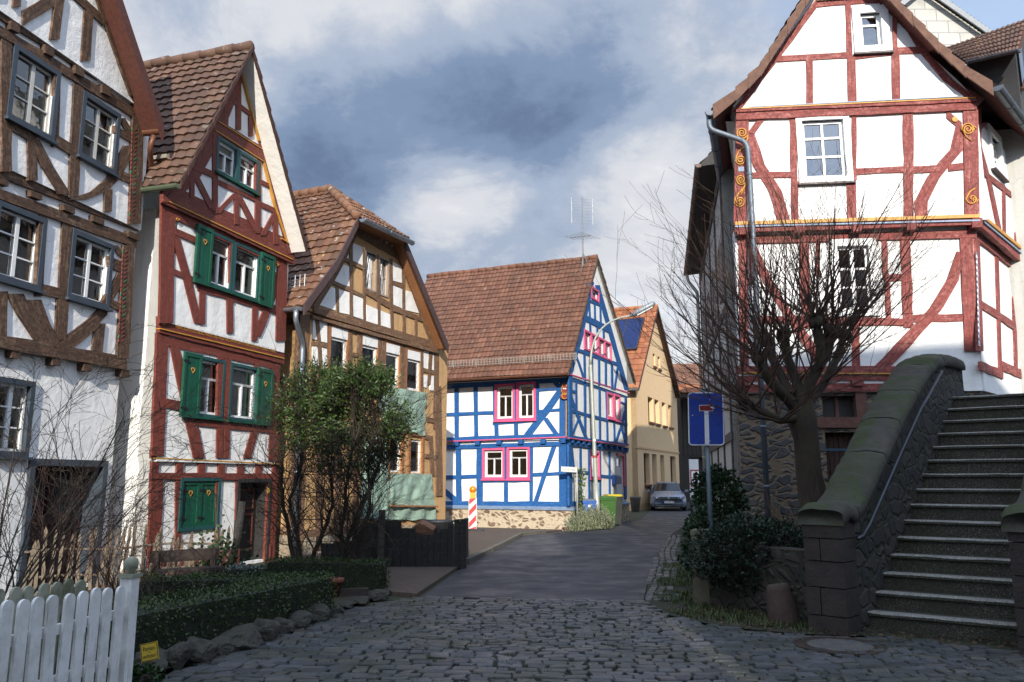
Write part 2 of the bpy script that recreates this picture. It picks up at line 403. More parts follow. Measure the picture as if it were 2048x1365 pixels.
# ---------------------------------------------------------------- facade helper
class Fac:
    """A vertical wall plane. L, R: its left and right foot seen from the street."""
    def __init__(s, L, Rr, Z=(0, 0, 1.0), zb=0.0):
        s.L = Vector((L[0], L[1], 0)); s.R = Vector((Rr[0], Rr[1], 0)); s.len = (s.R - s.L).length
        s.U = (s.R - s.L).normalized(); s.N = s.U.cross(Vector((0, 0, 1))).normalized()
        s.Z = Z; s.holes = {}; s.k = 0
    def px(s, zx, zy): return (s.Z[0] + zx / s.Z[2], s.Z[1] + zy / s.Z[2])
    def uv(s, zx, zy, off=0.0):
        d = ray(*s.px(zx, zy)); o = s.L + s.N * off
        t = (o - Vector((0, 0, CAM_Z))).dot(s.N) / d.dot(s.N)
        p = Vector((0, 0, CAM_Z)) + d * t
        return ((p - s.L).dot(s.U), p.z)
    def p(s, u, z, off=0.0): return s.L + s.U * u + s.N * off + Vector((0, 0, z))
    def rect(s, x0, y0, x1, y1, off=0.0):
        a = s.uv(x0, y0, off); b = s.uv(x1, y1, off)
        return (min(a[0], b[0]), min(a[1], b[1]), max(a[0], b[0]), max(a[1], b[1]))
    def hole(s, key, r): s.holes.setdefault(key, []).append(r)
    def wall(s, mb, key, outline, off, back=0.3, reveal=0.14):
        loops = [[Vector((u, z, 0)) for u, z in outline]]
        inside = []
        for (u0, z0, u1, z1) in s.holes.get(key, []):
            loops.append([Vector(q) for q in ((u0, z0, 0), (u1, z0, 0), (u1, z1, 0), (u0, z1, 0))]); inside.append((u0, z0, u1, z1))
        flat = [v for l in loops for v in l]
        for tri in tessellate_polygon(loops):
            mb.face([s.p(flat[i].x, flat[i].y, off) for i in tri])
        n = len(outline)
        for i in range(n):
            a, b = outline[i], outline[(i + 1) % n]
            mb.face([s.p(a[0], a[1], off), s.p(b[0], b[1], off), s.p(b[0], b[1], off - back), s.p(a[0], a[1], off - back)])
        for (u0, z0, u1, z1) in inside:
            q = [(u0, z0), (u1, z0), (u1, z1), (u0, z1)]
            for i in range(4):
                a, b = q[i], q[(i + 1) % 4]
                mb.face([s.p(a[0], a[1], off), s.p(b[0], b[1], off), s.p(b[0], b[1], off - reveal), s.p(a[0], a[1], off - reveal)])
    def beam(s, mb, pts, w, off, depth=0.03, jit=0.01, seed=None):
        """pts: picture points along the timber, w: its thickness in the same picture units"""
        rng = random.Random(seed if seed is not None else int(pts[0][0] * 13 + pts[-1][1] * 7 + len(mb.f)))
        dx = abs(pts[-1][0] - pts[0][0]); dy = abs(pts[-1][1] - pts[0][1]); hz = dx > dy
        ws = w if isinstance(w, (list, tuple)) else [w] * len(pts)
        A = []; B = []
        for (x, y), ww in zip(pts, ws):
            h = ww / 2.0
            a, b = ((x, y - h), (x, y + h)) if hz else ((x - h, y), (x + h, y))
            A.append(s.uv(a[0], a[1], off)); B.append(s.uv(b[0], b[1], off))
        s.beam_uv(mb, A, B, off, depth, jit, rng)
    def beam_uv(s, mb, A, B, off, depth, jit, rng):
        s.k += 1; dep = depth + 0.0009 * (s.k % 11)
        # finer steps along the beam with a hand-hewn wobble
        AA = [A[0]]; BB = [B[0]]
        for i in range(len(A) - 1):
            L = math.hypot(A[i + 1][0] - A[i][0], A[i + 1][1] - A[i][1]); n = max(1, min(14, int(L / 0.32)))
            for k in range(1, n + 1):
                t = k / n; j = 0 if (i == len(A) - 2 and k == n) else jit
                la = (A[i][0] + (A[i + 1][0] - A[i][0]) * t + rng.uniform(-j, j), A[i][1] + (A[i + 1][1] - A[i][1]) * t + rng.uniform(-j, j))
                lb = (B[i][0] + (B[i + 1][0] - B[i][0]) * t + rng.uniform(-j, j), B[i][1] + (B[i + 1][1] - B[i][1]) * t + rng.uniform(-j, j))
                AA.append(la); BB.append(lb)
        U = rng.uniform(0, 40); V = rng.uniform(0, 40); run = 0
        for i in range(len(AA) - 1):
            step = math.hypot(AA[i + 1][0] - AA[i][0], AA[i + 1][1] - AA[i][1]); wd = math.hypot(AA[i][0] - BB[i][0], AA[i][1] - BB[i][1])
            a0, a1, b0, b1 = (s.p(q[0], q[1], off + dep) for q in (AA[i], AA[i + 1], BB[i], BB[i + 1]))
            uv = [(U + run, V), (U + run + step, V), (U + run + step, V + wd), (U + run, V + wd)]
            mb.face([a0, a1, b1, b0], uv)
            k = s.N * (dep + 0.02)
            mb.face([a0, a0 - k, a1 - k, a1], [uv[0], uv[0], uv[1], uv[1]]); mb.face([b0, b1, b1 - k, b0 - k], [uv[3], uv[2], uv[2], uv[3]])
            if i == 0: mb.face([a0, b0, b0 - k, a0 - k], [uv[0], uv[3], uv[3], uv[0]])
            if i == len(AA) - 2: mb.face([a1, a1 - k, b1 - k, b1], [uv[1], uv[1], uv[2], uv[2]])
            run += step
    def quad(s, mb, pts, off, depth):
        q = [s.uv(x, y, off) for x, y in pts]; s.k += 1
        mb.extrude([s.p(u, z, off - 0.02) for u, z in q], s.N * (depth + 0.02 + 0.0006 * (s.k % 7)))
    def ubox(s, mb, u0, z0, u1, z1, o0, o1):
        mb.box(s.p((u0 + u1) / 2, (z0 + z1) / 2, (o0 + o1) / 2), s.U * (u1 - u0) / 2, s.N * (o1 - o0) / 2, Vector((0, 0, (z1 - z0) / 2)))
    def window(s, key, r, off, parent, casing=None, cw=0.08, cd=0.05, sash=None, cols=2, rows=(), sill=None, recess=0.07,
               sw=0.05, curtain=None, glassm=None, mull=0.03, wide_mull=0.0, label=None, sill_h=0.04):
        """r: outer rectangle (u0,z0,u1,z1) in wall metres. Cuts the wall, adds sash, pane, casing, sill."""
        sash = sash or WHITE_PAINT
        u0, z0, u1, z1 = r
        ou0, oz0, ou1, oz1 = u0 + cw, z0 + cw, u1 - cw, z1 - cw
        s.hole(key, (ou0, oz0, ou1, oz1))
        o0, o1 = off - recess - 0.04, off - recess
        m = MB()
        s.ubox(m, ou0, oz0, ou0 + sw, oz1, o0, o1); s.ubox(m, ou1 - sw, oz0, ou1, oz1, o0, o1)
        s.ubox(m, ou0 + sw, oz0, ou1 - sw, oz0 + sw, o0, o1); s.ubox(m, ou0 + sw, oz1 - sw, ou1 - sw, oz1, o0, o1)
        iu0, iu1, iz0, iz1 = ou0 + sw, ou1 - sw, oz0 + sw, oz1 - sw
        for c in range(1, cols):
            x = iu0 + (iu1 - iu0) * c / cols; h = (wide_mull if wide_mull else mull) / 2
            top = iz1 if not (isinstance(rows, tuple) and rows and rows[0] == 'T') else iz0 + (iz1 - iz0) * rows[1]
            s.ubox(m, x - h, iz0, x + h, top, o0 + 0.004, o1 + 0.006)
        for rr in rows:
            if rr == 'T': continue
            z = iz0 + (iz1 - iz0) * rr; s.ubox(m, iu0, z - mull / 2, iu1, z + mull / 2, o0 + 0.006, o1 + 0.003)
        w = m.build('window', sash, parent)
        if label: w['label'] = label
        g = MB(); g.face([s.p(iu0, iz0, o0 + 0.015), s.p(iu1, iz0, o0 + 0.015), s.p(iu1, iz1, o0 + 0.015), s.p(iu0, iz1, o0 + 0.015)])
        g.build('pane', glassm or GLASS, w)
        if casing is not None:
            c = MB()
            for (a, b, cc, d) in ((u0, oz1, u1, z1), (u0, z0, u1, oz0), (u0, oz0, ou0, oz1), (ou1, oz0, u1, oz1)):
                s.ubox(c, a, b, cc, d, off - recess, off + cd)
            c.build('casing', casing, w)
        if sill is not None:
            c = MB(); s.ubox(c, u0 - 0.03, z0 - sill_h, u1 + 0.03, z0 - 0.002, off - 0.01, off + cd + 0.05); c.build('sill', sill, w)
        if curtain:
            c = MB(); cm = curtain[0]; n = 16
            for (fa, fb, za) in curtain[1]:
                ca, cb = iu0 + (iu1 - iu0) * fa, iu0 + (iu1 - iu0) * fb; zb = iz0 + (iz1 - iz0) * za
                for i in range(n):
                    x0 = ca + (cb - ca) * i / n; x1 = ca + (cb - ca) * (i + 1) / n; d0 = 0.02 * (i % 2); d1 = 0.02 * ((i + 1) % 2)
                    c.face([s.p(x0, zb, o0 - 0.09 - d0), s.p(x1, zb, o0 - 0.09 - d1), s.p(x1, iz1, o0 - 0.09 - d1), s.p(x0, iz1, o0 - 0.09 - d0)])
            c.build('curtain', cm, w)
        return w
    def beams(s, lst, off, depth=0.03, jit=0.01):
        for b in lst: s.beam(s.tm, b[0], b[1], off, depth if len(b) < 3 else b[2], jit)

def tile_roof(mb, el, er, nx, ny, rng, amp=0.03, lift=0.045, sub=4):
    """el, er: point lists along the left and right roof edge from eave to ridge. Overlapping courses of pantiles."""
    def edge(ps, t):
        ls = [0.0]
        for i in range(len(ps) - 1): ls.append(ls[-1] + (ps[i + 1] - ps[i]).length)
        d = t * ls[-1]
        for i in range(len(ps) - 1):
            if d <= ls[i + 1] or i == len(ps) - 2:
                k = (d - ls[i]) / max(1e-6, ls[i + 1] - ls[i]); return ps[i] + (ps[i + 1] - ps[i]) * k
    el = [Vector(p) for p in el]; er = [Vector(p) for p in er]
    prof = [0.0, 0.55, 1.0, 0.55] if sub == 4 else [0.0, 1.0]
    nrm = (er[0] - el[0]).cross(el[-1] - el[0]).normalized()
    if nrm.z < 0: nrm = -nrm
    for j in range(ny):
        v0, v1 = j / ny, min(1.0, (j + 1.1) / ny)
        a0, b0, a1, b1 = edge(el, v0), edge(er, v0), edge(el, v1), edge(er, v1)
        ln = (er[0] - el[0]).cross(a1 - a0).normalized()
        if ln.z < 0: ln = -ln
        base = len(mb.v); n = nx * sub; ju = rng.uniform(-0.05, 0.05)
        for i in range(n + 1):
            t = i / n; h = prof[i % sub] * amp; ti = min(i // sub, nx - 1)
            hh = rng.uniform(-0.005, 0.005) if i % sub == 0 else hh
            p0 = a0 + (b0 - a0) * t; p1 = a1 + (b1 - a1) * t
            sg = .045 * noise.noise(p0 * .45) + .015 * noise.noise(p0 * 1.7); p0 = p0 + ln * sg; p1 = p1 + ln * (.045 * noise.noise(p1 * .45) + .015 * noise.noise(p1 * 1.7))
            mb.v += [p0 + ln * (h + lift + hh), p1 + ln * (h + 0.004), p0 + ln * (h * 0.3 - 0.01)]
        for i in range(n):
            q = base + i * 3; ti = i // sub
            f0 = (i % sub) / sub * 0.9 + 0.05; f1 = f0 + 0.9 / sub
            mb.f.append([q, q + 3, q + 4, q + 1]); mb.uv.append([(ti + f0, j + .1), (ti + f1, j + .1), (ti + f1, j + .9), (ti + f0, j + .9)]); mb.mi.append(mb.cur)
            mb.f.append([q + 2, q + 5, q + 3, q]); mb.uv.append([(ti + f0, j + .1), (ti + f1, j + .1), (ti + f1, j + .12), (ti + f0, j + .12)]); mb.mi.append(mb.cur)
def ridge_tiles(mb, a, b, r, n, rng):
    a, b = Vector(a), Vector(b); d = (b - a).normalized()
    for i in range(n):
        p = a + (b - a) * (i / n); q = a + (b - a) * ((i + 1.12) / n); k = 1 + rng.uniform(-.06, .06)
        dz = Vector((0, 0, rng.uniform(-0.012, 0.012)))
        mb.tube([p + dz, q + dz], [r * 1.08 * k, r * 0.92 * k], 10, True)
# ================================================================ shared house pieces
def shell(fac, mb, depth, z0, z1, off=0.0, u0=0.0, u1=None, top=True):
    u1 = fac.len if u1 is None else u1
    a, b = fac.p(u0, 0, off), fac.p(u1, 0, off); c, d = fac.p(u1, 0, -depth), fac.p(u0, 0, -depth)
    Z = Vector((0, 0, 1))
    for p, q in ((b, c), (c, d), (d, a)):
        mb.face([p + Z * z0, q + Z * z0, q + Z * z1, p + Z * z1])
    if top: mb.face([p + Z * (z1 - 0.02) for p in (fac.p(u0, 0, off - .3), fac.p(u1, 0, off - .3), c, d)])
def slope(fac, prof, fo, parent, tm, nx, ny, rng, backv=None, depth=7.0, front=None, soffit=None, barge=None, bh=0.2, amp=0.03, lift=0.045, barge_top=0.035, rbackv=None, verge=0):
    """One roof slope. prof: (u,z) from eave to ridge in the gable plane; runs back by backv."""
    F = front or [fac.p(u, z, fo) for u, z in prof]
    bv = backv or (-fac.N * (depth + fo)); rv = rbackv or bv
    n = len(F)
    Bk = [p + (bv if i < n - 1 else rv) for i, p in enumerate(F)]
    if front:  # keep the back edge straight behind the gable profile
        Bk = [fac.p(u, z, fo) + (bv if i < n - 1 else rv) for i, (u, z) in enumerate(prof)]
        if len(Bk) != n: Bk = [Bk[0]] + Bk[1:]
    mb = MB(); tile_roof(mb, F, Bk, nx, ny, rng, amp, lift)
    ro = mb.build('roof', tm, parent, smooth=False)
    s = MB()
    dz = Vector((0, 0, -0.05))
    for i in range(n - 1):
        j = min(i, len(Bk) - 2) if len(Bk) < n else i
        s.face([F[i] + dz, F[i + 1] + dz, Bk[j + 1] + dz, Bk[j] + dz])
    s.build('soffit', soffit or ROOM, ro)
    if barge:
        b = MB()
        for i in range(n - 1):
            p, q = F[i], F[i + 1]; up = Vector((0, 0, barge_top)); dn = Vector((0, 0, -bh)); nn = fac.N * 0.035
            if not verge: b.extrude([p + up, q + up, q + dn, p + dn], nn); continue
            k = max(1, int((q - p).length / verge))
            for j in range(k):       # overlapping verge tiles, each lapping over the one below
                a_, b_ = p + (q - p) * (j / k), p + (q - p) * ((j + 1.06) / k); o = fac.N * rng.uniform(0, .008)
                b.extrude([a_ + up * 2.6 + o, b_ + up * .8 + o, b_ + dn + o, a_ + dn * 1.15 + o], nn * (1.25 if j % 2 else 1.0))
        b.build('bargeboard', barge, ro)
    return ro
def gutter(a, b, r, mat, parent, name='gutter', n=7):
    a, b = Vector(a), Vector(b); d = (b - a).normalized(); side = d.cross(Vector((0, 0, 1))).normalized(); mb = MB()
    for rr, flip in ((r, False), (r * 0.86, True)):
        for k in range(n):
            t0, t1 = math.pi * k / n, math.pi * (k + 1) / n
            f = lambda t: side * math.cos(t) * rr - Vector((0, 0, math.sin(t) * rr))
            q = [a + f(t0), b + f(t0), b + f(t1), a + f(t1)]; mb.face(q[::-1] if flip else q)
    for c in (a, b):
        mb.face([c + side * math.cos(math.pi * k / n) * r - Vector((0, 0, math.sin(math.pi * k / n) * r)) for k in range(n + 1)])
    L = (b - a).length; k = max(1, int(L / 0.9))
    for i in range(k + 1):
        c = a + d * (L * (i + 0.02) / (k + 0.04)); mb.tube([c + side * math.cos(t * math.pi / 6) * r * 1.07 - Vector((0, 0, math.sin(t * math.pi / 6) * r * 1.07)) for t in range(7)], 0.008, 4)
    return mb.build(name, mat, parent, smooth=True)
def pipe(pts, r, mat, parent, name='downpipe', clips=True):
    mb = MB(); fine = [Vector(pts[0])]
    P = [Vector(p) for p in pts]
    for i in range(1, len(P) - 1):
        a = P[i] + (P[i - 1] - P[i]).normalized() * min(0.12, (P[i - 1] - P[i]).length * .4); c = P[i] + (P[i + 1] - P[i]).normalized() * min(0.12, (P[i + 1] - P[i]).length * .4)
        for k in range(5):
            t = k / 4; fine.append(a * (1 - t) ** 2 + P[i] * 2 * t * (1 - t) + c * t * t)
    fine.append(P[-1]); mb.tube(fine, r, 12, True)
    if clips:
        for i in range(len(P) - 1):
            L = (P[i + 1] - P[i]).length
            for k in range(int(L / 1.1)):
                c = P[i] + (P[i + 1] - P[i]) * ((k + .5) * 1.1 / L); d = (P[i + 1] - P[i]).normalized(); mb.cyl(c - d * 0.025, c + d * 0.025, r * 1.12, 12)
    return mb.build(name, mat, parent, smooth=True)
def swirl(fac, zx, zy, rad, turns, off, parent, mat, flip=1, r=0.016, tail=None, start=0.0, name='painted_scroll', asp=1.0):
    pts = []; n = int(turns * 14)
    for i in range(n + 1):
        t = i / n; a = start + flip * t * turns * 2 * math.pi; q = rad * (1 - 0.86 * t)
        u, z = fac.uv(zx + math.cos(a) * q * asp, zy + math.sin(a) * q, off); pts.append(fac.p(u, z, off))
    if tail: pts = [fac.p(*fac.uv(x, y, off), off) for x, y in tail] + pts
    mb = MB(); mb.tube(pts, r, 5, True); return mb.build(name, mat, parent, smooth=True)
def plank_panel(fac, mb, u0, z0, u1, z1, o, n, t=0.03):
    w = (u1 - u0) / n
    for i in range(n): fac.ubox(mb, u0 + i * w + 0.004, z0, u0 + (i + 1) * w - 0.004, z1, o, o + t + 0.004 * (i % 2))
def heart(fac, mb, u, z, s, o):
    pts = []
    for i in range(20):
        t = 2 * math.pi * i / 20; x = 16 * math.sin(t) ** 3; y = 13 * math.cos(t) - 5 * math.cos(2 * t) - 2 * math.cos(3 * t) - math.cos(4 * t)
        pts.append(fac.p(u + x * s / 32, z + y * s / 26, o))
    mb.tube(pts + [pts[0], pts[1]], 0.0055, 5)
def shutter(fac, r, off, parent, mat, n=4, tilt=0.05):
    u0, z0, u1, z1 = r; m = MB()
    for (a, b, c, d) in ((u0, z0, u0 + .06, z1), (u1 - .06, z0, u1, z1), (u0 + .06, z0, u1 - .06, z0 + .07), (u0 + .06, z1 - .07, u1 - .06, z1)):
        fac.ubox(m, a, b, c, d, off + tilt, off + tilt + 0.05)
    plank_panel(fac, m, u0 + .06, z0 + .07, u1 - .06, z1 - .07, off + tilt, n, 0.03)
    s = m.build('shutter', mat, parent)
    h = MB(); heart(fac, h, (u0 + u1) / 2, z0 + (z1 - z0) * 0.74, min(0.09, (u1 - u0) * .36), off + tilt + 0.042); h.build('heart_cutout', GOLD, s)
    for zz in (z0 + .16, z1 - .16): b = MB(); fac.ubox(b, u0 - 0.03, zz - .02, u0 + .12, zz + .02, off + tilt + .051, off + tilt + .057); b.build('hinge', BLACK, s)
    return s

WOOD_A = timber('old_oak', (0.135, 0.070, 0.040), (0.27, 0.18, 0.115), 0.85, 0.32)
WOOD_A_DARK = timber('dark_oak', (0.07, 0.034, 0.02), (0.15, 0.10, 0.065), 0.5, 0.4)
RED_B = timber('oxblood_paint', (0.205, 0.042, 0.026), (0.29, 0.12, 0.085), 0.4, 0.6)
RED_E = timber('faded_red_paint', (0.29, 0.055, 0.044), (0.46, 0.21, 0.18), 0.85, 0.45)
BLUE_D = timber('blue_paint', (0.004, 0.10, 0.34), (0.045, 0.17, 0.40), 0.55, 0.6)
PINK_D = plain('pink_paint', (0.62, 0.085, 0.20), 0.55, 0.0, 0.12)
GREEN_B = plain('green_shutter_paint', (0.004, 0.070, 0.040), 0.5, 0.0, 0.2)
TEAL_B = plain('teal_frame_paint', (0.014, 0.070, 0.072), 0.5, 0.0, 0.2)
PLASTER_W = plaster('white_limewash', (0.76, 0.75, 0.73), (0.42, 0.40, 0.36), 0.4)
PLASTER_A = plaster('aged_limewash', (0.82, 0.81, 0.80), (0.36, 0.33, 0.28), 0.4)

# ================================================================ HOUSE A, far left, brown timber
def house_a():
    rng = random.Random(5)
    Rr = at(241, 734, 13.35); Lp = at(0, 684, 10.9); d = (Lp - Rr); d.z = 0; d.normalize()
    Lf = Rr + d * 7.0
    f = Fac(Lf, Rr, (0, 0, 2.006)); W = f.len
    root = thing('timber_house', 'tall brown half-timbered house with grey window frames and weathered oak beams at the left edge', 'house', (f.p(W / 2, 0).x, f.p(W / 2, 0).y, 0))
    o0, o1, o2, o3 = 0.0, 0.10, 0.18, 0.26
    zA = f.uv(545, 925, o1)[1]; zB = f.uv(560, 445, o2)[1]
    f.Z = (0, 600, 1.785); z0 = f.uv(430, 225, 0)[1]; f.Z = (0, 0, 2.006)
    tm = f.tm = MB()
    frame = plain('slate_blue_frame', (0.045, 0.06, 0.08), 0.5, 0.0, 0.2); sash = plain('ivory_sash', (0.55, 0.53, 0.49), 0.5, 0.0, 0.12)
    kw = dict(casing=frame, sash=sash, cols=2, rows=(0.34, 0.67), sill=frame, cw=0.075, cd=0.05, wide_mull=0.065, recess=.03, sw=.036, mull=.022, curtain=(CURTAIN, [(0, .16, 0), (.84, 1, 0)]))
    r1 = f.rect(50, 172, 207, 573, o2); r2 = f.rect(328, 364, 456, 706, o2)
    f.window('s2', r1, o2, root, **kw); f.window('s2', r2, o2, root, **kw)
    # two further windows on the part of the front outside the picture
    f.window('s2', (r1[0] - 1.6, r1[1], r1[0] - 0.75, r1[3]), o2, root, **kw)
    r3 = f.rect(-20, 800, 152, 1170, o1); r4 = f.rect(286, 918, 428, 1244, o1)
    kw['sash'] = WHITE_PAINT
    f.window('s1', r3, o1, root, **kw); f.window('s1', r4, o1, root, **kw)
    # upper cornice and gable
    B = f.beams
    B([([(-260, -115), (0, 60), (570, 420)], 46), ([(-260, -45), (0, 130), (570, 478)], 42)], o2, 0.045)
    for x, y in ((-60, 40), (40, 108), (178, 203), (300, 285), (410, 362), (556, 458)): f.quad(tm, [(x - 18, y - 22), (x + 18, y - 2), (x + 18, y + 30), (x - 18, y + 12)], o2, 0.09)
    B([([(395, -40), (470, 180), (545, 385)], 56), ([(235, -20), (212, 160)], 36), ([(352, 40), (338, 245)], 38), ([(85, 75), (250, -25)], 60), ([(290, -25), (410, 85)], 42), ([(65, -30), (60, 30)], 30),
       ([(40, -300), (-20, -20)], 36), ([(-60, -120), (300, -40)], 36)], o3)
    # second storey
    B([([(18, 130), (20, 690)], 40), ([(224, 290), (215, 590)], 24), ([(308, 340), (288, 790)], 38), ([(212, 560), (290, 608)], 46), ([(455, 520), (525, 560)], 30), ([(445, 690), (525, 722)], 36),
       ([(122, 545), (126, 725)], 38), ([(128, 560), (185, 670), (255, 780)], 46), ([(306, 802), (390, 770), (450, 715), (518, 585)], [66, 62, 56, 50]), ([(430, 760), (427, 850)], 30), ([(482, 475), (520, 540)], 26),
       ([(20, 495), (120, 555)], 34)], o2)
    B([([(545, 470), (532, 900)], 44)], o2, 0.05)
    # lower cornice
    B([([(-260, 590), (0, 697), (545, 910)], 38), ([(-260, 670), (0, 785), (538, 975)], 44)], o1, 0.045)
    for x, y in ((-10, 728), (125, 783), (258, 838), (377, 883), (520, 945)): f.quad(tm, [(x - 22, y - 18), (x + 22, y), (x + 22, y + 24), (x - 22, y + 6)], o1, 0.09)
    # first storey
    B([([(168, 850), (150, 1190)], 30), ([(264, 890), (240, 1365)], 40), ([(430, 1050), (492, 1078)], 46), ([(410, 1235), (488, 1095)], 42), ([(430, 1212), (486, 1240)], 32), ([(155, 1160), (250, 1182)], 42),
       ([(55, 1180), (90, 1260), (170, 1375)], 62), ([(268, 1372), (350, 1310), (424, 1235)], 58), ([(455, 985), (486, 1030)], 24), ([(5, 1170), (0, 1370)], 40)], o1)
    B([([(508, 985), (488, 1380)], 46)], o1, 0.05)
    f.Z = (0, 600, 1.785)
    B([([(-200, 105), (0, 152), (438, 226)], 48)], 0.06, 0.08)
    for x, y in ((30, 195), (175, 221), (288, 241), (424, 262)): f.quad(tm, [(x - 14, y - 14), (x + 14, y - 8), (x + 14, y + 17), (x - 14, y + 12)], 0.0, 0.13)
    B([([(110, 0), (140, 80), (180, 160)], 60), ([(200, 185), (280, 130), (350, 70)], 46), ([(217, -10), (206, 190)], 38), ([(352, 85), (341, 196)], 38)], o1)
    B([([(441, -10), (430, 210)], 40)], o1, 0.05)
    # ground floor openings
    f.window('s0', f.rect(-22, 272, 92, 562, 0), 0.0, root, **kw)
    dr = f.rect(102, 566, 336, 1075, 0)
    f.hole('s0', (dr[0] + .05, 0.02, dr[2] - .05, dr[3] - .05))
    tm.build('timber_frame', WOOD_A, root)
    # door with its dark casing, deep in the wall
    m = MB(); u0, u1, zt = dr[0], dr[2], dr[3]
    f.ubox(m, u0, 0, u0 + .1, zt, -.3, .05); f.ubox(m, u1 - .1, 0, u1, zt, -.3, .05); f.ubox(m, u0 + .1, zt - .1, u1 - .1, zt, -.3, .05)
    dd = MB(); a, b = u0 + .1, u1 - .1
    f.ubox(dd, a, 0.03, a + .12, zt - .1, -.36, -.3); f.ubox(dd, b - .12, 0.03, b, zt - .1, -.36, -.3)
    for zz, h in ((.03, .2), (.95, .14), (zt - .25, .15)): f.ubox(dd, a + .12, zz, b - .12, zz + h, -.36, -.3)
    plank_panel(f, dd, a + .12, .23, b - .12, .95, -.36, 5, .02); f.ubox(dd, (a + b) / 2 - .03, 1.09, (a + b) / 2 + .03, zt - .25, -.36, -.295)
    do = dd.build('door', timber('brown_door', (0.045, 0.016, 0.010), (0.08, 0.03, 0.02), 0.4), root)
    g = MB(); f.ubox(g, a + .12, 1.09, b - .12, zt - .25, -.34, -.335); g.build('pane', plain('dark_door_glass', (.012, .012, .013), .2), do)
    m.build('casing', frame, do)
    h = MB(); f.ubox(h, b - .09, 1.0, b - .05, 1.16, -.3, -.26); h.build('handle', BLACK, do)
    # carved and painted corner post
    cp = MB(); f.Z = (0, 0, 2.006)
    for i, (y, col) in enumerate([(y, k) for k, y in enumerate(range(525, 895, 24))]):
        pass
    gr = MB(); rd = MB()
    for (Z, rows, off) in (((0, 0, 2.006), range(520, 890, 17), o2), ((0, 0, 2.006), range(1010, 1370, 17), o1)):
        f.Z = Z; tg_ = [gr, rd]
        y0, y1 = rows[0], rows[-1]
        for i, y in enumerate(rows):
            t = (y - y0) / (y1 - y0); x = (545 - 10 * t) if off == o2 else (507 - 16 * t)
            tgt = gr if 0.27 < t < 0.74 and i % 2 else rd
            u, z = f.uv(x, y, off + .06); tgt.bar(f.p(u - .032, z - .03, off + .056), f.p(u + .032, z + .025, off + .056), .010, .014, f.N)
            u, z = f.uv(x - 14, y, off + .06); (gr if (i // 5) % 2 == 0 and i % 5 == 0 else rd).cyl(f.p(u, z - .025, off + .055), f.p(u, z + .025, off + .055), .009, 6)
    build_each(gr, 'carved_ornament', plain('carving_green', (0.03, 0.16, 0.06), 0.6), root); build_each(rd, 'carved_ornament', plain('carving_red', (0.20, 0.04, 0.03), 0.6), root)
    # walls
    wl = MB(); ap_u = W / 2
    ve = f.uv(652, 512, .62); vt = f.uv(482, 2, .62); k = (vt[1] - ve[1]) / (vt[0] - ve[0])
    ue = ve[0]; apz = ve[1] + k * (ap_u - ue)
    f.wall(wl, 's0', [(0, -.1), (W, -.1), (W, z0), (0, z0)], o0); f.wall(wl, 's1', [(0, z0), (W, z0), (W, zA), (0, zA)], o1, .4)
    f.wall(wl, 's2', [(0, zA), (W, zA), (W, zB), (0, zB)], o2, .5)
    gz = lambda u: ve[1] + k * (u - ue) - 0.1
    f.wall(wl, 's3', [(0, zB), (W, zB), (W, max(zB + .05, gz(W))), (ap_u, apz - .1), (0, max(zB + .05, gz(W)))], o3, .6)
    shell(f, wl, 7.5, -.1, zB)
    wl.build('wall', PLASTER_A, root)
    ts = tiles('roof_a_tiles', (0.075, 0.040, 0.030), (0.10, 0.055, 0.04), (0.13, 0.075, 0.055))
    br = timber('brown_red_board', (0.135, 0.042, 0.028), (0.2, 0.08, 0.05), 0.3, 0.7)
    slope(f, [ve, (ap_u, apz)], .62, root, ts, 22, 26, rng, depth=7, soffit=br, barge=br, bh=.24)
    slope(f, [(2 * ap_u - ve[0], ve[1]), (ap_u, apz)], .62, root, ts, 22, 26, rng, depth=7, soffit=br, barge=br, bh=.24)
    e = f.p(ve[0] + .05, ve[1] - .03, .60)
    gutter(e, f.p(ve[0] + .05, ve[1] - .03, -7), .075, COPPER, root)
    q = [f.p(ve[0] + .03, ve[1] - .12, .45), f.p(ve[0] + .03, ve[1] - .35, .38), f.p(W + .12, ve[1] - .55, .2), f.p(W + .12, ve[1] - .6, -.4), f.p(W + .12, 0.05, -.4)]
    pipe(q, .045, COPPER, root)
    return f
FA = house_a()

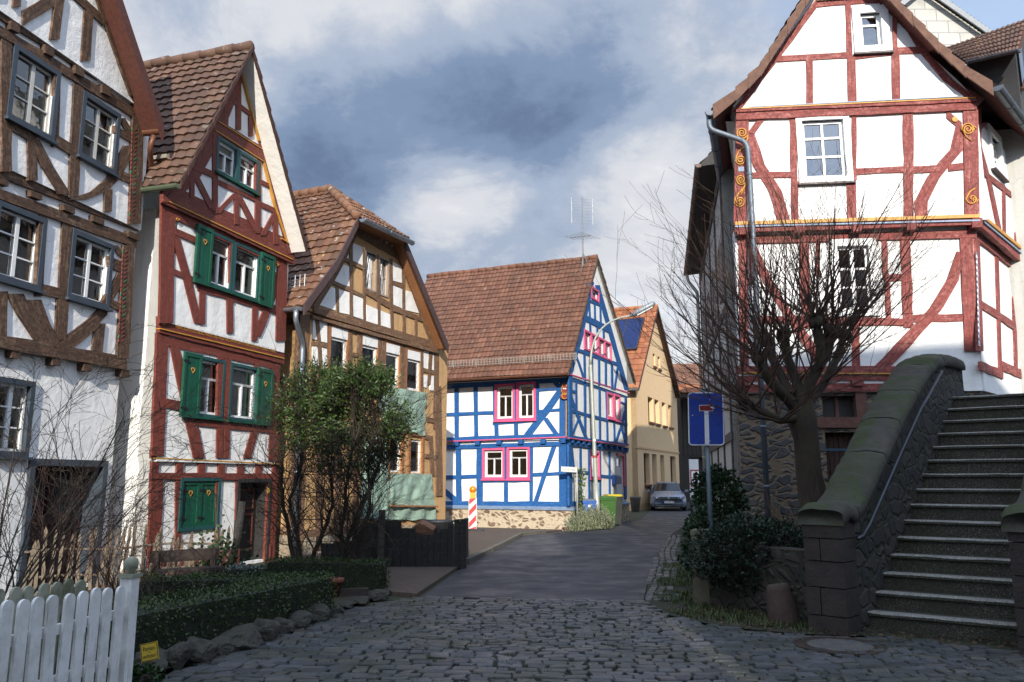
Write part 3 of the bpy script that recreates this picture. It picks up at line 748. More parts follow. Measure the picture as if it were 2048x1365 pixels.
# ================================================================ HOUSE B, oxblood timber, green shutters
def house_b():
    rng = random.Random(8)
    f = Fac(at(300, 1022, 13.7), at(537, 1112, 17.0), (240, 80, 2.275)); W = f.len
    root = thing('timber_house', 'narrow gabled half-timbered house with oxblood red beams and green shutters', 'house', (f.p(W / 2, 0).x, f.p(W / 2, 0).y, 0))
    o0, o1, o2, o3 = 0.0, 0.06, 0.14, 0.22
    tm = f.tm = MB(); B = f.beams
    zS2 = f.uv(205, 720, o2)[1]; zS1 = f.uv(185, 1285, o1)[1]
    f.Z = (230, 600, 2.2756); zS0 = f.uv(165, 735, o0)[1]
    f.Z = (240, 80, 2.275)
    gold = MB()
    def line(p, w, off, dep): f.beam(gold, p, w * .6, off, dep, 0.0)
    # gable
    B([([(560, 120), (600, 240), (690, 640), (785, 975)], 46), ([(545, 130), (430, 440), (330, 620), (215, 740)], 60), ([(425, 388), (648, 522)], 66), ([(535, 170), (535, 410)], 22), ([(480, 285), (477, 420)], 20),
       ([(470, 245), (590, 340)], 22), ([(590, 350), (592, 440)], 18), ([(428, 420), (428, 780)], 24), ([(625, 550), (623, 880)], 24), ([(318, 568), (438, 622)], 28), ([(385, 478), (430, 508)], 26),
       ([(428, 640), (628, 735)], 22), ([(625, 640), (690, 672)], 20), ([(620, 742), (715, 785)], 24), ([(318, 578), (360, 660), (415, 770)], 28), ([(324, 600), (324, 720)], 20), ([(438, 790), (525, 700)], 26), ([(535, 712), (618, 872)], 27), ([(527, 700), (527, 840)], 22),
       ([(645, 890), (705, 785)], 24), ([(702, 790), (706, 930)], 20)], o3, .025)
    line([(440, 372), (640, 498)], 7, o3, .045); line([(425, 412), (650, 556)], 7, o3, .045); line([(548, 165), (628, 460)], 8, o3, .05); line([(650, 560), (700, 760), (755, 925)], 9, o3, .05); line([(728, 905), (760, 925)], 7, o3, .05)
    B([([(185, 695), (785, 972)], 100)], o3 - .04, .05)
    line([(213, 738), (775, 1000)], 8, o3 - .03, .06)
    kw = dict(casing=TEAL_B, cols=2, rows=('T', .68, .68), sill=GREEN_B, cw=0.06, cd=0.04, mull=.045, recess=.03)
    f.window('s3', f.rect(438, 436, 526, 652, o3), o3, root, **kw); f.window('s3', f.rect(536, 500, 622, 706, o3), o3, root, **kw)
    # second storey
    B([([(216, 700), (205, 1290)], 62), ([(250, 790), (750, 1012)], 60), ([(240, 800), (310, 815)], 44), ([(245, 872), (345, 915)], 30), ([(232, 1052), (345, 1098)], 28), ([(245, 880), (300, 1080), (352, 1290)], 34),
       ([(510, 890), (505, 1200)], 24), ([(350, 1120), (740, 1240)], 40), ([(372, 1140), (370, 1295)], 26), ([(495, 1175), (497, 1335)], 28), ([(612, 1205), (608, 1370)], 24), ([(718, 1080), (670, 1220), (618, 1350)], 36),
       ([(680, 1058), (730, 1088)], 28), ([(735, 960), (727, 1370)], 44), ([(690, 975), (735, 1040)], 26)], o2, .025)
    wr1 = f.rect(403, 866, 500, 1150, o2); wr2 = f.rect(518, 916, 622, 1196, o2)
    zb, zt = (wr1[1] + wr2[1]) / 2, (wr1[3] + wr2[3]) / 2
    wr1 = (wr1[0], zb, wr1[2], zt); wr2 = (wr2[0], zb, wr2[2], zt)
    f.window('s2', wr1, o2, root, **kw); f.window('s2', wr2, o2, root, **kw)
    s1 = f.rect(343, 842, 408, 1106, o2); s2 = f.rect(630, 960, 680, 1204, o2)
    shutter(f, (s1[0] - .03, zb - .05, s1[2] - .09, zt), o2, root, GREEN_B, 4); shutter(f, (s2[0], zb - .05, s2[2], zt), o2, root, GREEN_B, 4)
    for x, y in ((262, 815), (715, 1020)): swirl(f, x, y, 9, 1.2, o2 + .05, root, GOLD, r=.008)
    # inscription beam
    f.Z = (230, 600, 2.2756)
    B([([(190, 112), (760, 256)], 74)], o1, .06, ); line([(188, 132), (757, 268)], 8, o1, .085); line([(205, 95), (205, 115)], 8, o1, .09)
    a = f.uv(268, 118, o1 + .07); b = f.uv(735, 236, o1 + .07); zt_ = (a[1] + b[1]) / 2
    pa, pb = f.p(a[0], a[1], o1 + .078), f.p(b[0], b[1], o1 + .078); xd = pb - pa
    text_mesh('HERR SCHÜTZE DIESES HAUS UND ALLE DIE DARIN GEHEN EIN UND AUS - ERBAUT ANNO', (pa + pb) / 2, xd, Vector((0, 0, 1)), .11, root, GOLD, 'inscription', width=xd.length * .98)
    # first storey
    B([([(212, 150), (190, 710)], 54), ([(200, 182), (745, 300)], 40), ([(262, 190), (315, 450), (372, 720)], 38), ([(228, 470), (310, 486)], 42), ([(478, 250), (472, 720)], 30), ([(510, 265), (503, 720)], 24),
       ([(330, 548), (725, 590)], 40), ([(357, 580), (385, 720)], 34), ([(640, 572), (598, 722)], 34), ([(728, 285), (715, 735)], 38), ([(690, 520), (725, 530)], 30), ([(640, 285), (640, 320)], 20)], o1, .025)
    wr3 = f.rect(372, 250, 482, 542, o1); wr4 = f.rect(523, 286, 636, 562, o1)
    zb, zt = (wr3[1] + wr4[1]) / 2, (wr3[3] + wr4[3]) / 2
    wr3 = (wr3[0], zb, wr3[2], zt); wr4 = (wr4[0], zb, wr4[2], zt)
    kc = dict(kw); kc['curtain'] = (CURTAIN, [(0, .3, 0), (.7, 1, 0)])
    f.window('s1', wr3, o1, root, **kc); f.window('s1', wr4, o1, root, **kc)
    s1 = f.rect(306, 243, 378, 525, o1); s2 = f.rect(637, 318, 693, 564, o1)
    shutter(f, (s1[0] - .03, zb - .04, s1[2] - .09, zt), o1, root, GREEN_B, 4); shutter(f, (s2[0], zb - .04, s2[2], zt), o1, root, GREEN_B, 4)
    # beam band above the ground floor
    B([([(160, 704), (740, 738)], 36), ([(158, 802), (735, 806)], 30)], o0, .04); line([(163, 720), (738, 748)], 9, o0, .06)
    B([([(x, 735), (x - 2, 800)], 30) for x in (178, 290, 390, 480, 570, 652, 728)], o0, .03)
    # ground floor
    B([([(188, 800), (170, 1260)], 56), ([(286, 810), (278, 1260)], 26), ([(463, 820), (456, 1260)], 18), ([(556, 810), (548, 1260)], 22), ([(714, 800), (694, 1260)], 44)], o0, .025)
    gr = f.rect(294, 810, 462, 1040, o0); f.hole('s0', (gr[0] + .06, gr[1] + .06, gr[2] - .06, gr[3] - .06))
    m = MB()
    for q in ((gr[0], gr[3] - .06, gr[2], gr[3]), (gr[0], gr[1], gr[2], gr[1] + .06), (gr[0], gr[1] + .06, gr[0] + .06, gr[3] - .06), (gr[2] - .06, gr[1] + .06, gr[2], gr[3] - .06)): f.ubox(m, *q, -.02, .05)
    m.build('shutter_frame', TEAL_B, root)
    mid = (gr[0] + gr[2]) / 2
    shutter(f, (gr[0] + .06, gr[1] + .06, mid - .005, gr[3] - .06), o0, root, GREEN_B, 4, -.03); shutter(f, (mid + .005, gr[1] + .06, gr[2] - .06, gr[3] - .06), o0, root, GREEN_B, 4, -.03)
    dr = f.rect(553, 815, 688, 1190, o0); u0, u1, zt = dr[0], dr[2], dr[3]
    f.hole('s0', (u0 + .03, .02, u1 - .03, zt - .03))
    m = MB(); f.ubox(m, u0, 0, u0 + .07, zt, -.3, .05); f.ubox(m, u1 - .07, 0, u1, zt, -.3, .05); f.ubox(m, u0 + .07, zt - .07, u1 - .07, zt, -.3, .05)
    a, b = u0 + .07, u1 - .07; dd = MB()
    f.ubox(dd, a, .03, b, zt - .07, -.3, -.26); dk = timber('black_brown_door', (0.022, 0.016, 0.014), (0.05, 0.03, 0.02), 0.3)
    do = dd.build('door', dk, root); m.build('casing', timber('dark_door_casing', (0.03, 0.028, 0.028), (0.06, 0.05, 0.05), .3), do)
    m = MB()
    for zz0, zz1 in ((.22, .95), (1.03, zt - .2)):
        for q in ((a + .12, zz0, b - .12, zz0 + .04), (a + .12, zz1 - .04, b - .12, zz1), (a + .12, zz0 + .04, a + .16, zz1 - .04), (b - .16, zz0 + .04, b - .12, zz1 - .04)): f.ubox(m, *q, -.258, -.235)
    m.build('panel_moulding', timber('rust_moulding', (0.22, 0.06, 0.035), (0.3, 0.1, 0.06), .3), do)
    m = MB(); f.ubox(m, a + .05, 1.0, a + .08, 1.14, -.26, -.2); m.build('handle', BLACK, do)
    p = MB(); f.ubox(p, u1 - .16, 1.35, u1 - .08, 1.47, .051, .058); p.build('door_notice', plain('yellow_note', (0.55, 0.42, 0.06), .6), do)
    a = f.uv(704, 842, .05); text_mesh('9', f.p(a[0], a[1], .062), f.U, (0, 0, 1), .16, root, BLACK, 'house_number')
    m = MB(); f.ubox(m, 0, -.05, u0 - .05, .32, 0.03, .06); f.ubox(m, u1 + .02, -.05, W, .3, .03, .06); build_each(m, 'plinth', plain('red_plinth', (0.16, 0.032, 0.024), .8, 0, .3), root)
    tm.build('timber_frame', RED_B, root); build_each(gold, 'gold_moulding', GOLD, root)
    # walls
    f.Z = (240, 80, 2.275)
    fo = .6
    el = f.uv(272, 655, fo); er = f.uv(845, 952, fo); apx = f.uv(598, 38, fo)
    wl = MB()
    f.wall(wl, 's0', [(0, -.1), (W, -.1), (W, zS0), (0, zS0)], o0); f.wall(wl, 's1', [(0, zS0), (W, zS0), (W, zS1), (0, zS1)], o1, .4)
    f.wall(wl, 's2', [(0, zS1), (W, zS1), (W, zS2), (0, zS2)], o2, .5)
    def zl(u): return el[1] + (apx[1] - el[1]) * (u - el[0]) / (apx[0] - el[0]) - .12
    def zr(u): return er[1] + (apx[1] - er[1]) * (u - er[0]) / (apx[0] - er[0]) - .12
    f.wall(wl, 's3', [(0, zS2), (W, zS2), (W, max(zS2 + .02, zr(W))), (apx[0], apx[1] - .12), (0, max(zS2 + .02, zl(0)))], o3, .6)
    shell(f, wl, 6.5, -.1, zS2, o0)
    wl.build('wall', PLASTER_W, root)
    ts = tiles('roof_b_tiles', (0.075, 0.040, 0.028), (0.115, 0.058, 0.038), (0.155, 0.083, 0.054), moss_amt=.25, lichen=.2)
    white = plaster('white_soffit', (0.74, 0.72, 0.68), (0.5, .47, .42), .2); br = timber('brown_barge', (0.09, 0.038, 0.025), (0.14, 0.07, 0.05), .3)
    slope(f, [el, apx], fo, root, ts, 32, 18, rng, depth=6.5, soffit=white, barge=br, bh=.07, verge=.3)
    slope(f, [er, apx], fo, root, ts, 32, 18, rng, depth=6.5, soffit=white, barge=br, bh=.07, verge=.3)
    m = MB(); ridge_tiles(m, f.p(apx[0], apx[1] + .05, fo), f.p(apx[0], apx[1] + .05, -6.5), .1, 18, rng); m.build('ridge_tiles', ts, root, True)
    g = gutter(f.p(el[0] - .02, el[1] - .02, fo), f.p(el[0] - .02, el[1] - .02, -6), .075, plain('green_gutter', (0.13, 0.16, 0.10), .5, .3), root)
    # pale repaired strip low on the left slope
    t = .16; u_, z_ = el[0] + (apx[0] - el[0]) * t, el[1] + (apx[1] - el[1]) * t
    m = MB(); m.bar(f.p(u_, z_ + .1, .1), f.p(u_, z_ + .1, -3), .16, .07, (0, 0, 1)); m.build('roof_batten', plain('lichen_batten', (0.26, 0.23, 0.18), .9, 0, .4), root)
    return f
FB = house_b()

# ================================================================ HOUSE C, bare ochre timber under repair
def house_c():
    rng = random.Random(12)
    f = Fac(at(583, 1100, 17.4), at(888, 1040, 22.9), (540, 360, 3.4125)); W = f.len
    root = thing('timber_house', 'ochre half-timbered house under repair with half-hipped roof and bare clay panels', 'house', (f.p(W / 2, 0).x, f.p(W / 2, 0).y, 0))
    o1, o2 = .04, .1
    tm = f.tm = MB(); B = f.beams
    zS = f.uv(300, 905, o2)[1]; z2 = f.uv(1135, 1130, o2)[1]; zS = (zS + z2) / 2
    B([([(560, 335), (905, 530)], 62), ([(590, 295), (880, 425)], 20), ([(625, 305), (640, 375)], 22), ([(678, 335), (682, 405)], 18), ([(725, 355), (728, 430)], 18), ([(771, 380), (772, 455)], 18), ([(822, 405), (800, 465)], 22),
       ([(590, 330), (440, 640), (300, 870)], 46), ([(895, 510), (1000, 800), (1115, 1110)], 56), ([(545, 420), (549, 940)], 22), ([(636, 460), (640, 960)], 18), ([(730, 510), (740, 1000)], 18), ([(820, 540), (828, 1030)], 20), ([(905, 590), (912, 1070)], 20),
       ([(452, 735), (456, 915)], 20), ([(992, 945), (992, 1090)], 15), ([(500, 540), (640, 606)], 28), ([(400, 688), (642, 802)], 28), ([(638, 755), (825, 866)], 42), ([(820, 702), (908, 732)], 26), ([(825, 878), (1040, 955)], 34)], o2, .03, .01)
    B([([(290, 885), (1145, 1140)], 50), ([(280, 935), (1140, 1175)], 22)], o2, .05, .01)
    # storey with the four tall windows
    B([([(235, 920), (205, 1400)], 70), ([(310, 930), (330, 1110), (345, 1380)], 24), ([(393, 950), (393, 1440)], 18), ([(540, 1000), (545, 1460)], 22), ([(605, 1030), (605, 1480)], 26), ([(745, 1080), (748, 1520)], 26), ([(770, 1090), (772, 1530)], 18),
       ([(900, 1130), (905, 1580)], 30), ([(1030, 1150), (1030, 1600)], 20), ([(1132, 1120), (1128, 1700)], 34), ([(1098, 1160), (1080, 1400)], 20), ([(280, 1120), (395, 1135)], 28), ([(1030, 1298), (1130, 1318)], 24), ([(545, 1190), (605, 1200)], 26)], o1, .03, .01)
    ow = timber('new_orange_wood', (0.33, 0.14, 0.055), (0.42, 0.23, 0.11), .4, .75)
    white = PLASTER_W
    q = MB()
    for pts in ([(558, 430), (627, 460), (627, 590), (555, 562)], [(502, 530), (530, 487), (532, 545), (508, 534)], [(470, 570), (537, 592), (537, 730), (414, 690)], [(385, 722), (440, 742), (443, 893), (314, 850)],
                [(463, 747), (543, 772), (543, 922), (465, 905)], [(560, 785), (638, 814), (642, 958), (562, 930)], [(655, 854), (733, 887), (733, 990), (657, 965)], [(747, 892), (820, 922), (820, 1020), (748, 1000)],
                [(825, 557), (893, 592), (895, 705), (823, 685)], [(828, 720), (897, 747), (897, 878), (830, 850)], [(915, 754), (962, 767), (1012, 912), (915, 888)], [(632, 320), (675, 342), (672, 392), (650, 380)],
                [(688, 347), (720, 362), (720, 418), (685, 402)], [(732, 367), (766, 384), (766, 442), (732, 428)], [(778, 394), (820, 414), (798, 455), (776, 448)], [(845, 422), (885, 497), (815, 465)]): f.quad(q, pts, o2, .022)
    for pts in ([(288, 932), (299, 937), (314, 1093), (287, 1088)], [(330, 944), (386, 966), (386, 1115), (347, 1105)], [(287, 1137), (318, 1140), (332, 1285), (283, 1270)], [(352, 1147), (386, 1157), (386, 1300), (362, 1292)],
                [(1034, 1162), (1080, 1177), (1073, 1293), (1034, 1280)], [(1100, 1178), (1114, 1183), (1114, 1300), (1092, 1295)], [(1034, 1330), (1070, 1338), (1066, 1420), (1034, 1412)], [(1090, 1338), (1114, 1342), (1114, 1440), (1086, 1436)]): f.quad(q, pts, o1, .022)
    build_each(q, 'infill_panel', white, root)
    # attic windows, covered with clear foil
    foil = glass('foil', (0.75, 0.85, 1.0)); fr = plain('grey_wood', (0.30, 0.25, 0.22), .8, 0, .3)
    for r in (f.rect(646, 478, 720, 772, o2), f.rect(738, 520, 804, 806, o2)):
        w = f.window('s2', r, o2, root, casing=fr, cw=.04, cd=.03, sash=fr, cols=1, rows=(.5,), recess=.05, sw=.03)
        m = MB(); n = 9; u0, z0, u1, z1 = r
        for i in range(n):
            x0 = u0 + .05 + (u1 - u0 - .1) * rng.random(); m.tube([f.p(x0, z0 + .05, o2 - .04), f.p(min(u1 - .05, max(u0 + .05, x0 + rng.uniform(-.2, .2))), z1 - .05, o2 - .035)], .006, 4)
        m.build('foil_fold', plain('foil_white', (0.6, 0.62, 0.66), .35), w)
    # tall windows with a white roller box
    zbot = f.uv(955, 1435, o1)[1]
    for (x0, y0, x1) in ((415, 1000, 526), (627, 1058, 730), (788, 1112, 880), (934, 1158, 1022)):
        a = f.uv(x0, y0, o1); b = f.uv(x1, y0 + 30, o1); r = (a[0], zbot, b[0], a[1])
        w = f.window('s1', (r[0], r[1], r[2], r[3] - .24), o1, root, casing=None, cw=.0, sash=WHITE_PAINT, cols=1, recess=.02, sw=.06, curtain=(CURTAIN, [(0, 1, .55)]))
        m = MB(); f.ubox(m, r[0], r[3] - .238, r[2], r[3], o1 - .1, o1 + .03); m.build('roller_box', WHITE_PAINT, w)
        m = MB(); f.ubox(m, r[0] - .1, zbot - .05, r[0] - .005, r[3] + .05, o1, o1 + .035); f.ubox(m, r[2] + .005, zbot - .05, r[2] + .07, r[3] + .05, o1, o1 + .035); f.ubox(m, r[0] - .1, r[3] + .005, r[2] + .07, r[3] + .09, o1, o1 + .04); m.build('casing', ow, w)
    # lower floor
    f.Z = (530, 700, 2.731)
    B([([(205, 0), (170, 1160)], 55), ([(940, 200), (948, 800)], 34), ([(590, 395), (895, 482)], 26), ([(660, 430), (655, 900)], 26), ([(300, 120), (285, 1100)], 30), ([(400, 150), (390, 1080)], 30), ([(500, 180), (490, 1040)], 30), ([(180, 430), (660, 500)], 30),
       ([(180, 640), (520, 690)], 28), ([(180, 1010), (660, 960)], 40), ([(900, 470), (912, 690)], 22), ([(880, 380), (940, 392)], 26), ([(870, 580), (940, 590)], 24)], o1, .03, .01)
    for (x0, y0, x1, y1) in ((676, 478, 738, 668), (790, 490, 850, 674)):
        r = f.rect(x0, y0, x1, y1, o1); w = f.window('s1', r, o1, root, casing=None, cw=0, sash=WHITE_PAINT, cols=1, recess=.03, sw=.05)
        m = MB()
        for (a, b) in ((r[0] - .09, r[0] - .004), (r[2] + .004, r[2] + .09)): f.ubox(m, a, r[1] - .35, b, r[3] + .1, o1, o1 + .05)
        f.ubox(m, r[0] - .12, r[3] + .1, r[2] + .12, r[3] + .2, o1, o1 + .06); m.build('casing', ow, w)
    tm.build('timber_frame', timber('grey_brown_oak', (0.22, 0.12, 0.068), (0.38, 0.26, 0.16), .7, .5), root)
    # green sheeting hung over the open panels
    sheet = NT('green_sheeting'); c = sheet.mix(sheet.noise(3, 4), (0.19, 0.28, 0.225), (0.30, 0.41, 0.34)); sheet.bump(sheet.noise(2.5, 5, .6, .8), .5, .06); sheet = sheet.done(c, .5)
    def tarp(pts, lab):
        a, b, c2, d = [f.uv(x, y, o1 + .09) for x, y in pts]; m = MB(); nu, nv = 40, 30; idx = {}
        for j in range(nv + 1):
            for i in range(nu + 1):
                s, t = i / nu, j / nv
                u = (a[0] * (1 - s) + b[0] * s) * (1 - t) + (d[0] * (1 - s) + c2[0] * s) * t; z = (a[1] * (1 - s) + b[1] * s) * (1 - t) + (d[1] * (1 - s) + c2[1] * s) * t
                o = o1 + .09 + .025 * math.sin(s * 19 + 3.2 * t + pts[0][0] + 2 * noise.noise(Vector((s * 2, t * 3, 1)))) * (0.3 + t) + .035 * noise.noise(Vector((s * 6, t * 1.5, pts[0][0]))) + .03 * noise.noise(Vector((s * 12, t * 7, 5)))
                z += (.015 + .03 * t) * noise.noise(Vector((s * 5, pts[0][1], t))); u += .06 * noise.noise(Vector((pts[0][0], t * 6, s)))
                m.v.append(f.p(u, z, o))
        for j in range(nv):
            for i in range(nu):
                k = j * (nu + 1) + i; m.f.append([k, k + 1, k + nu + 2, k + nu + 1]); m.uv.append(None); m.mi.append(0)
        t = m.build('tarpaulin', sheet, None, True); tag(t, lab, 'tarpaulin', 'green sheets hung on the ochre house'); return t
    tarp([(600, 190), (884, 236), (874, 468), (640, 408)], 'pale green sheet hung below the upper windows of the ochre house')
    tarp([(530, 420), (664, 440), (690, 925), (528, 930)], 'long pale green sheet hanging down behind the leafy bush')
    tarp([(684, 676), (912, 680), (930, 925), (680, 930)], 'creased green sheet held by a wooden batten beside the barrier board')
    m = MB(); a = f.uv(690, 852, .2); b = f.uv(940, 856, .2); m.bar(f.p(a[0], a[1], .19), f.p(b[0], b[1], .19), .04, .09, f.N)
    bt = m.build('batten', ow); tag(bt, 'long brown batten nailed across the creased green sheet', 'batten')
    # roof
    f.Z = (540, 360, 3.4125); fo = .5
    L = [f.uv(*q_, fo) for q_ in ((228, 842), (330, 722), (452, 555), (600, 262))]; Rr = [f.uv(*q_, fo) for q_ in ((1212, 1152), (1090, 860), (922, 425))]
    sl = (L[3][1] - L[1][1]) / (L[3][0] - L[1][0]); sr = (Rr[2][1] - Rr[0][1]) / (Rr[2][0] - Rr[0][0])
    zh = (L[3][1] + Rr[2][1]) / 2
    uL = L[1][0] + (zh - L[1][1]) / sl; uR = Rr[0][0] + (zh - Rr[0][1]) / sr
    ua = (Rr[0][1] - L[1][1] + sl * L[1][0] - sr * Rr[0][0]) / (sl - sr); za = L[1][1] + sl * (ua - L[1][0])
    ze = (L[0][1] + Rr[0][1]) / 2
    # how far back the ridge starts: same slope as the hip seen in the picture
    tgt = f.px(400, 52); best = None
    for i in range(60):
        dd = .2 + i * .06; p = f.p(ua, za, -dd)
        y_ = p.y * H0 + (p.z - CAM_Z) * H1; xx = 1024 + FOC * p.x / y_
        if best is None or abs(xx - tgt[0]) < best[0]: best = (abs(xx - tgt[0]), dd)
    dd = best[1]; rp = f.p(ua, za, -dd)
    ts = tiles('roof_c_tiles', (0.10, 0.045, 0.026), (0.165, 0.072, 0.038), (0.22, 0.105, 0.055), moss_amt=.3, lichen=.55)
    brl = timber('plum_barge', (0.085, 0.05, 0.05), (0.13, 0.08, 0.075), .3, .7)
    pl = [(L[0][0], ze), (L[1][0], L[1][1]), (L[2][0], L[2][1]), (uL, zh)]
    pr = [(Rr[0][0], ze), (uR, zh)]
    bk = -f.N * (7.5 + fo)
    def hipslope(prof, nx, ny, barge, sof):
        F = [f.p(u, z, fo) for u, z in prof] + [rp]; Bk = [p + bk for p in F[:-1]] + [f.p(ua, za, -7.5)]
        m = MB(); tile_roof(m, F, Bk, nx, ny, rng); ro = m.build('roof', ts, root)
        s = MB(); dz = Vector((0, 0, -.05))
        for i in range(len(F) - 1): s.face([F[i] + dz, F[i + 1] + dz, Bk[i + 1] + dz, Bk[i] + dz])
        s.build('soffit', sof, ro)
        m = MB()
        for i in range(len(prof) - 1): m.extrude([F[i] + Vector((0, 0, .05)), F[i + 1] + Vector((0, 0, .05)), F[i + 1] - Vector((0, 0, .2)), F[i] - Vector((0, 0, .2))], f.N * .04)
        m.build('bargeboard', barge, ro)
    hipslope(pl, 33, 19, brl, brl); hipslope(pr, 33, 19, brl, ow)
    m = MB(); hl, hr = f.p(uL, zh, fo + .12), f.p(uR, zh, fo + .12)
    tile_roof(m, [hl, rp], [hr, rp], 13, 6, rng); ho = m.build('hip_roof', ts, root)
    s = MB(); s.face([f.p(uL, zh - .05, fo + .1), f.p(uR, zh - .05, fo + .1), f.p(uR, zh - .05, 0), f.p(uL, zh - .05, 0)]); s.build('soffit', ow, ho)
    gutter(f.p(uL - .05, zh - .03, fo + .18), f.p(uR + .12, zh - .03, fo + .18), .085, ZINC, root)
    m = MB(); ridge_tiles(m, rp + Vector((0, 0, .05)), f.p(ua, za + .05, -7.5), .11, 20, rng)
    ridge_tiles(m, f.p(uL, zh + .06, fo), rp + Vector((0, 0, .06)), .1, 7, rng); ridge_tiles(m, f.p(uR, zh + .06, fo), rp + Vector((0, 0, .06)), .1, 7, rng); m.build('ridge_tiles', ts, root, True)
    # left gutter and downpipe
    ge = f.p(L[0][0] - .05, ze - .03, fo - .02); gutter(ge, f.p(L[0][0] - .05, ze - .03, -6), .08, ZINC, root)
    a = f.uv(125, 880, .5); f.Z = (530, 700, 2.731); p1 = f.uv(178, 60, .16)
    pipe([f.p(L[0][0] - .05, ze - .08, .35), f.p(L[0][0] - .05, ze - .3, .35), f.p(-.12, ze - .75, .16), f.p(-.12, 0.02, .16)], .055, ZINC, root)
    # snow guard
    m = MB(); t0 = f.p(L[0][0] + .35, ze + .62, .2); t1 = f.p(L[0][0] + .35, ze + .62, -.9)
    for k in (0, .09, .18): m.tube([t0 + Vector((0, 0, k)), t1 + Vector((0, 0, k))], .009, 4)
    for i in range(9): p = t0 + (t1 - t0) * i / 8; m.tube([p - Vector((0, 0, .08)), p + Vector((0, 0, .2))], .008, 4)
    m.build('snow_guard', ZINC, root)
    # walls
    clay = plaster('ochre_clay', (0.47, 0.29, 0.135), (0.30, 0.19, 0.10), .8); wl = MB()
    gl = lambda u: pl[1][1] + sl * (u - pl[1][0]) - .12
    gr_ = lambda u: Rr[0][1] + sr * (u - Rr[0][0]) - .12
    f.wall(wl, 's1', [(0, .45), (W, .45), (W, zS), (0, zS)], o1); f.wall(wl, 's2', [(0.02, zS), (W - .02, zS), (W - .02, max(zS + .03, gr_(W))), (uR, zh - .1), (uL, zh - .1), (pl[1][0], pl[1][1] - .1), (0.02, zS + .1)], o2, .4)
    shell(f, wl, 7.5, .45, zS, o1)
    wl.build('wall', clay, root)
    b = MB(); f.ubox(b, -.03, -.1, W + .03, .45, -7.4, .07); b.build('stone_base', rubble('c_base_stone', (0.30, 0.24, 0.17), (0.42, 0.36, 0.27), (0.35, 0.28, 0.19), 3.5, 1.6, .05), root)
    # side wall timbers facing the street
    sd = Fac(f.p(0, 0, o1 - 3.0), f.p(0, 0, o1)); sd.tm = MB()
    for z in (.55, 1.6, 2.75, 3.8, 5.1): sd.beam_uv(sd.tm, [(0, z - .07), (3, z - .07)], [(0, z + .07), (3, z + .07)], 0.0, .03, .01, rng)
    for u in (2.9, 1.9): sd.beam_uv(sd.tm, [(u - .09, .45), (u - .09, zS)], [(u + .09, .45), (u + .09, zS)], 0.0, .03, .01, rng)
    sd.tm.build('side_timber_frame', timber('grey_brown_oak', (0.22, 0.12, 0.068), (0.38, 0.26, 0.16), .7, .5), root)
    return f
FC = house_c()
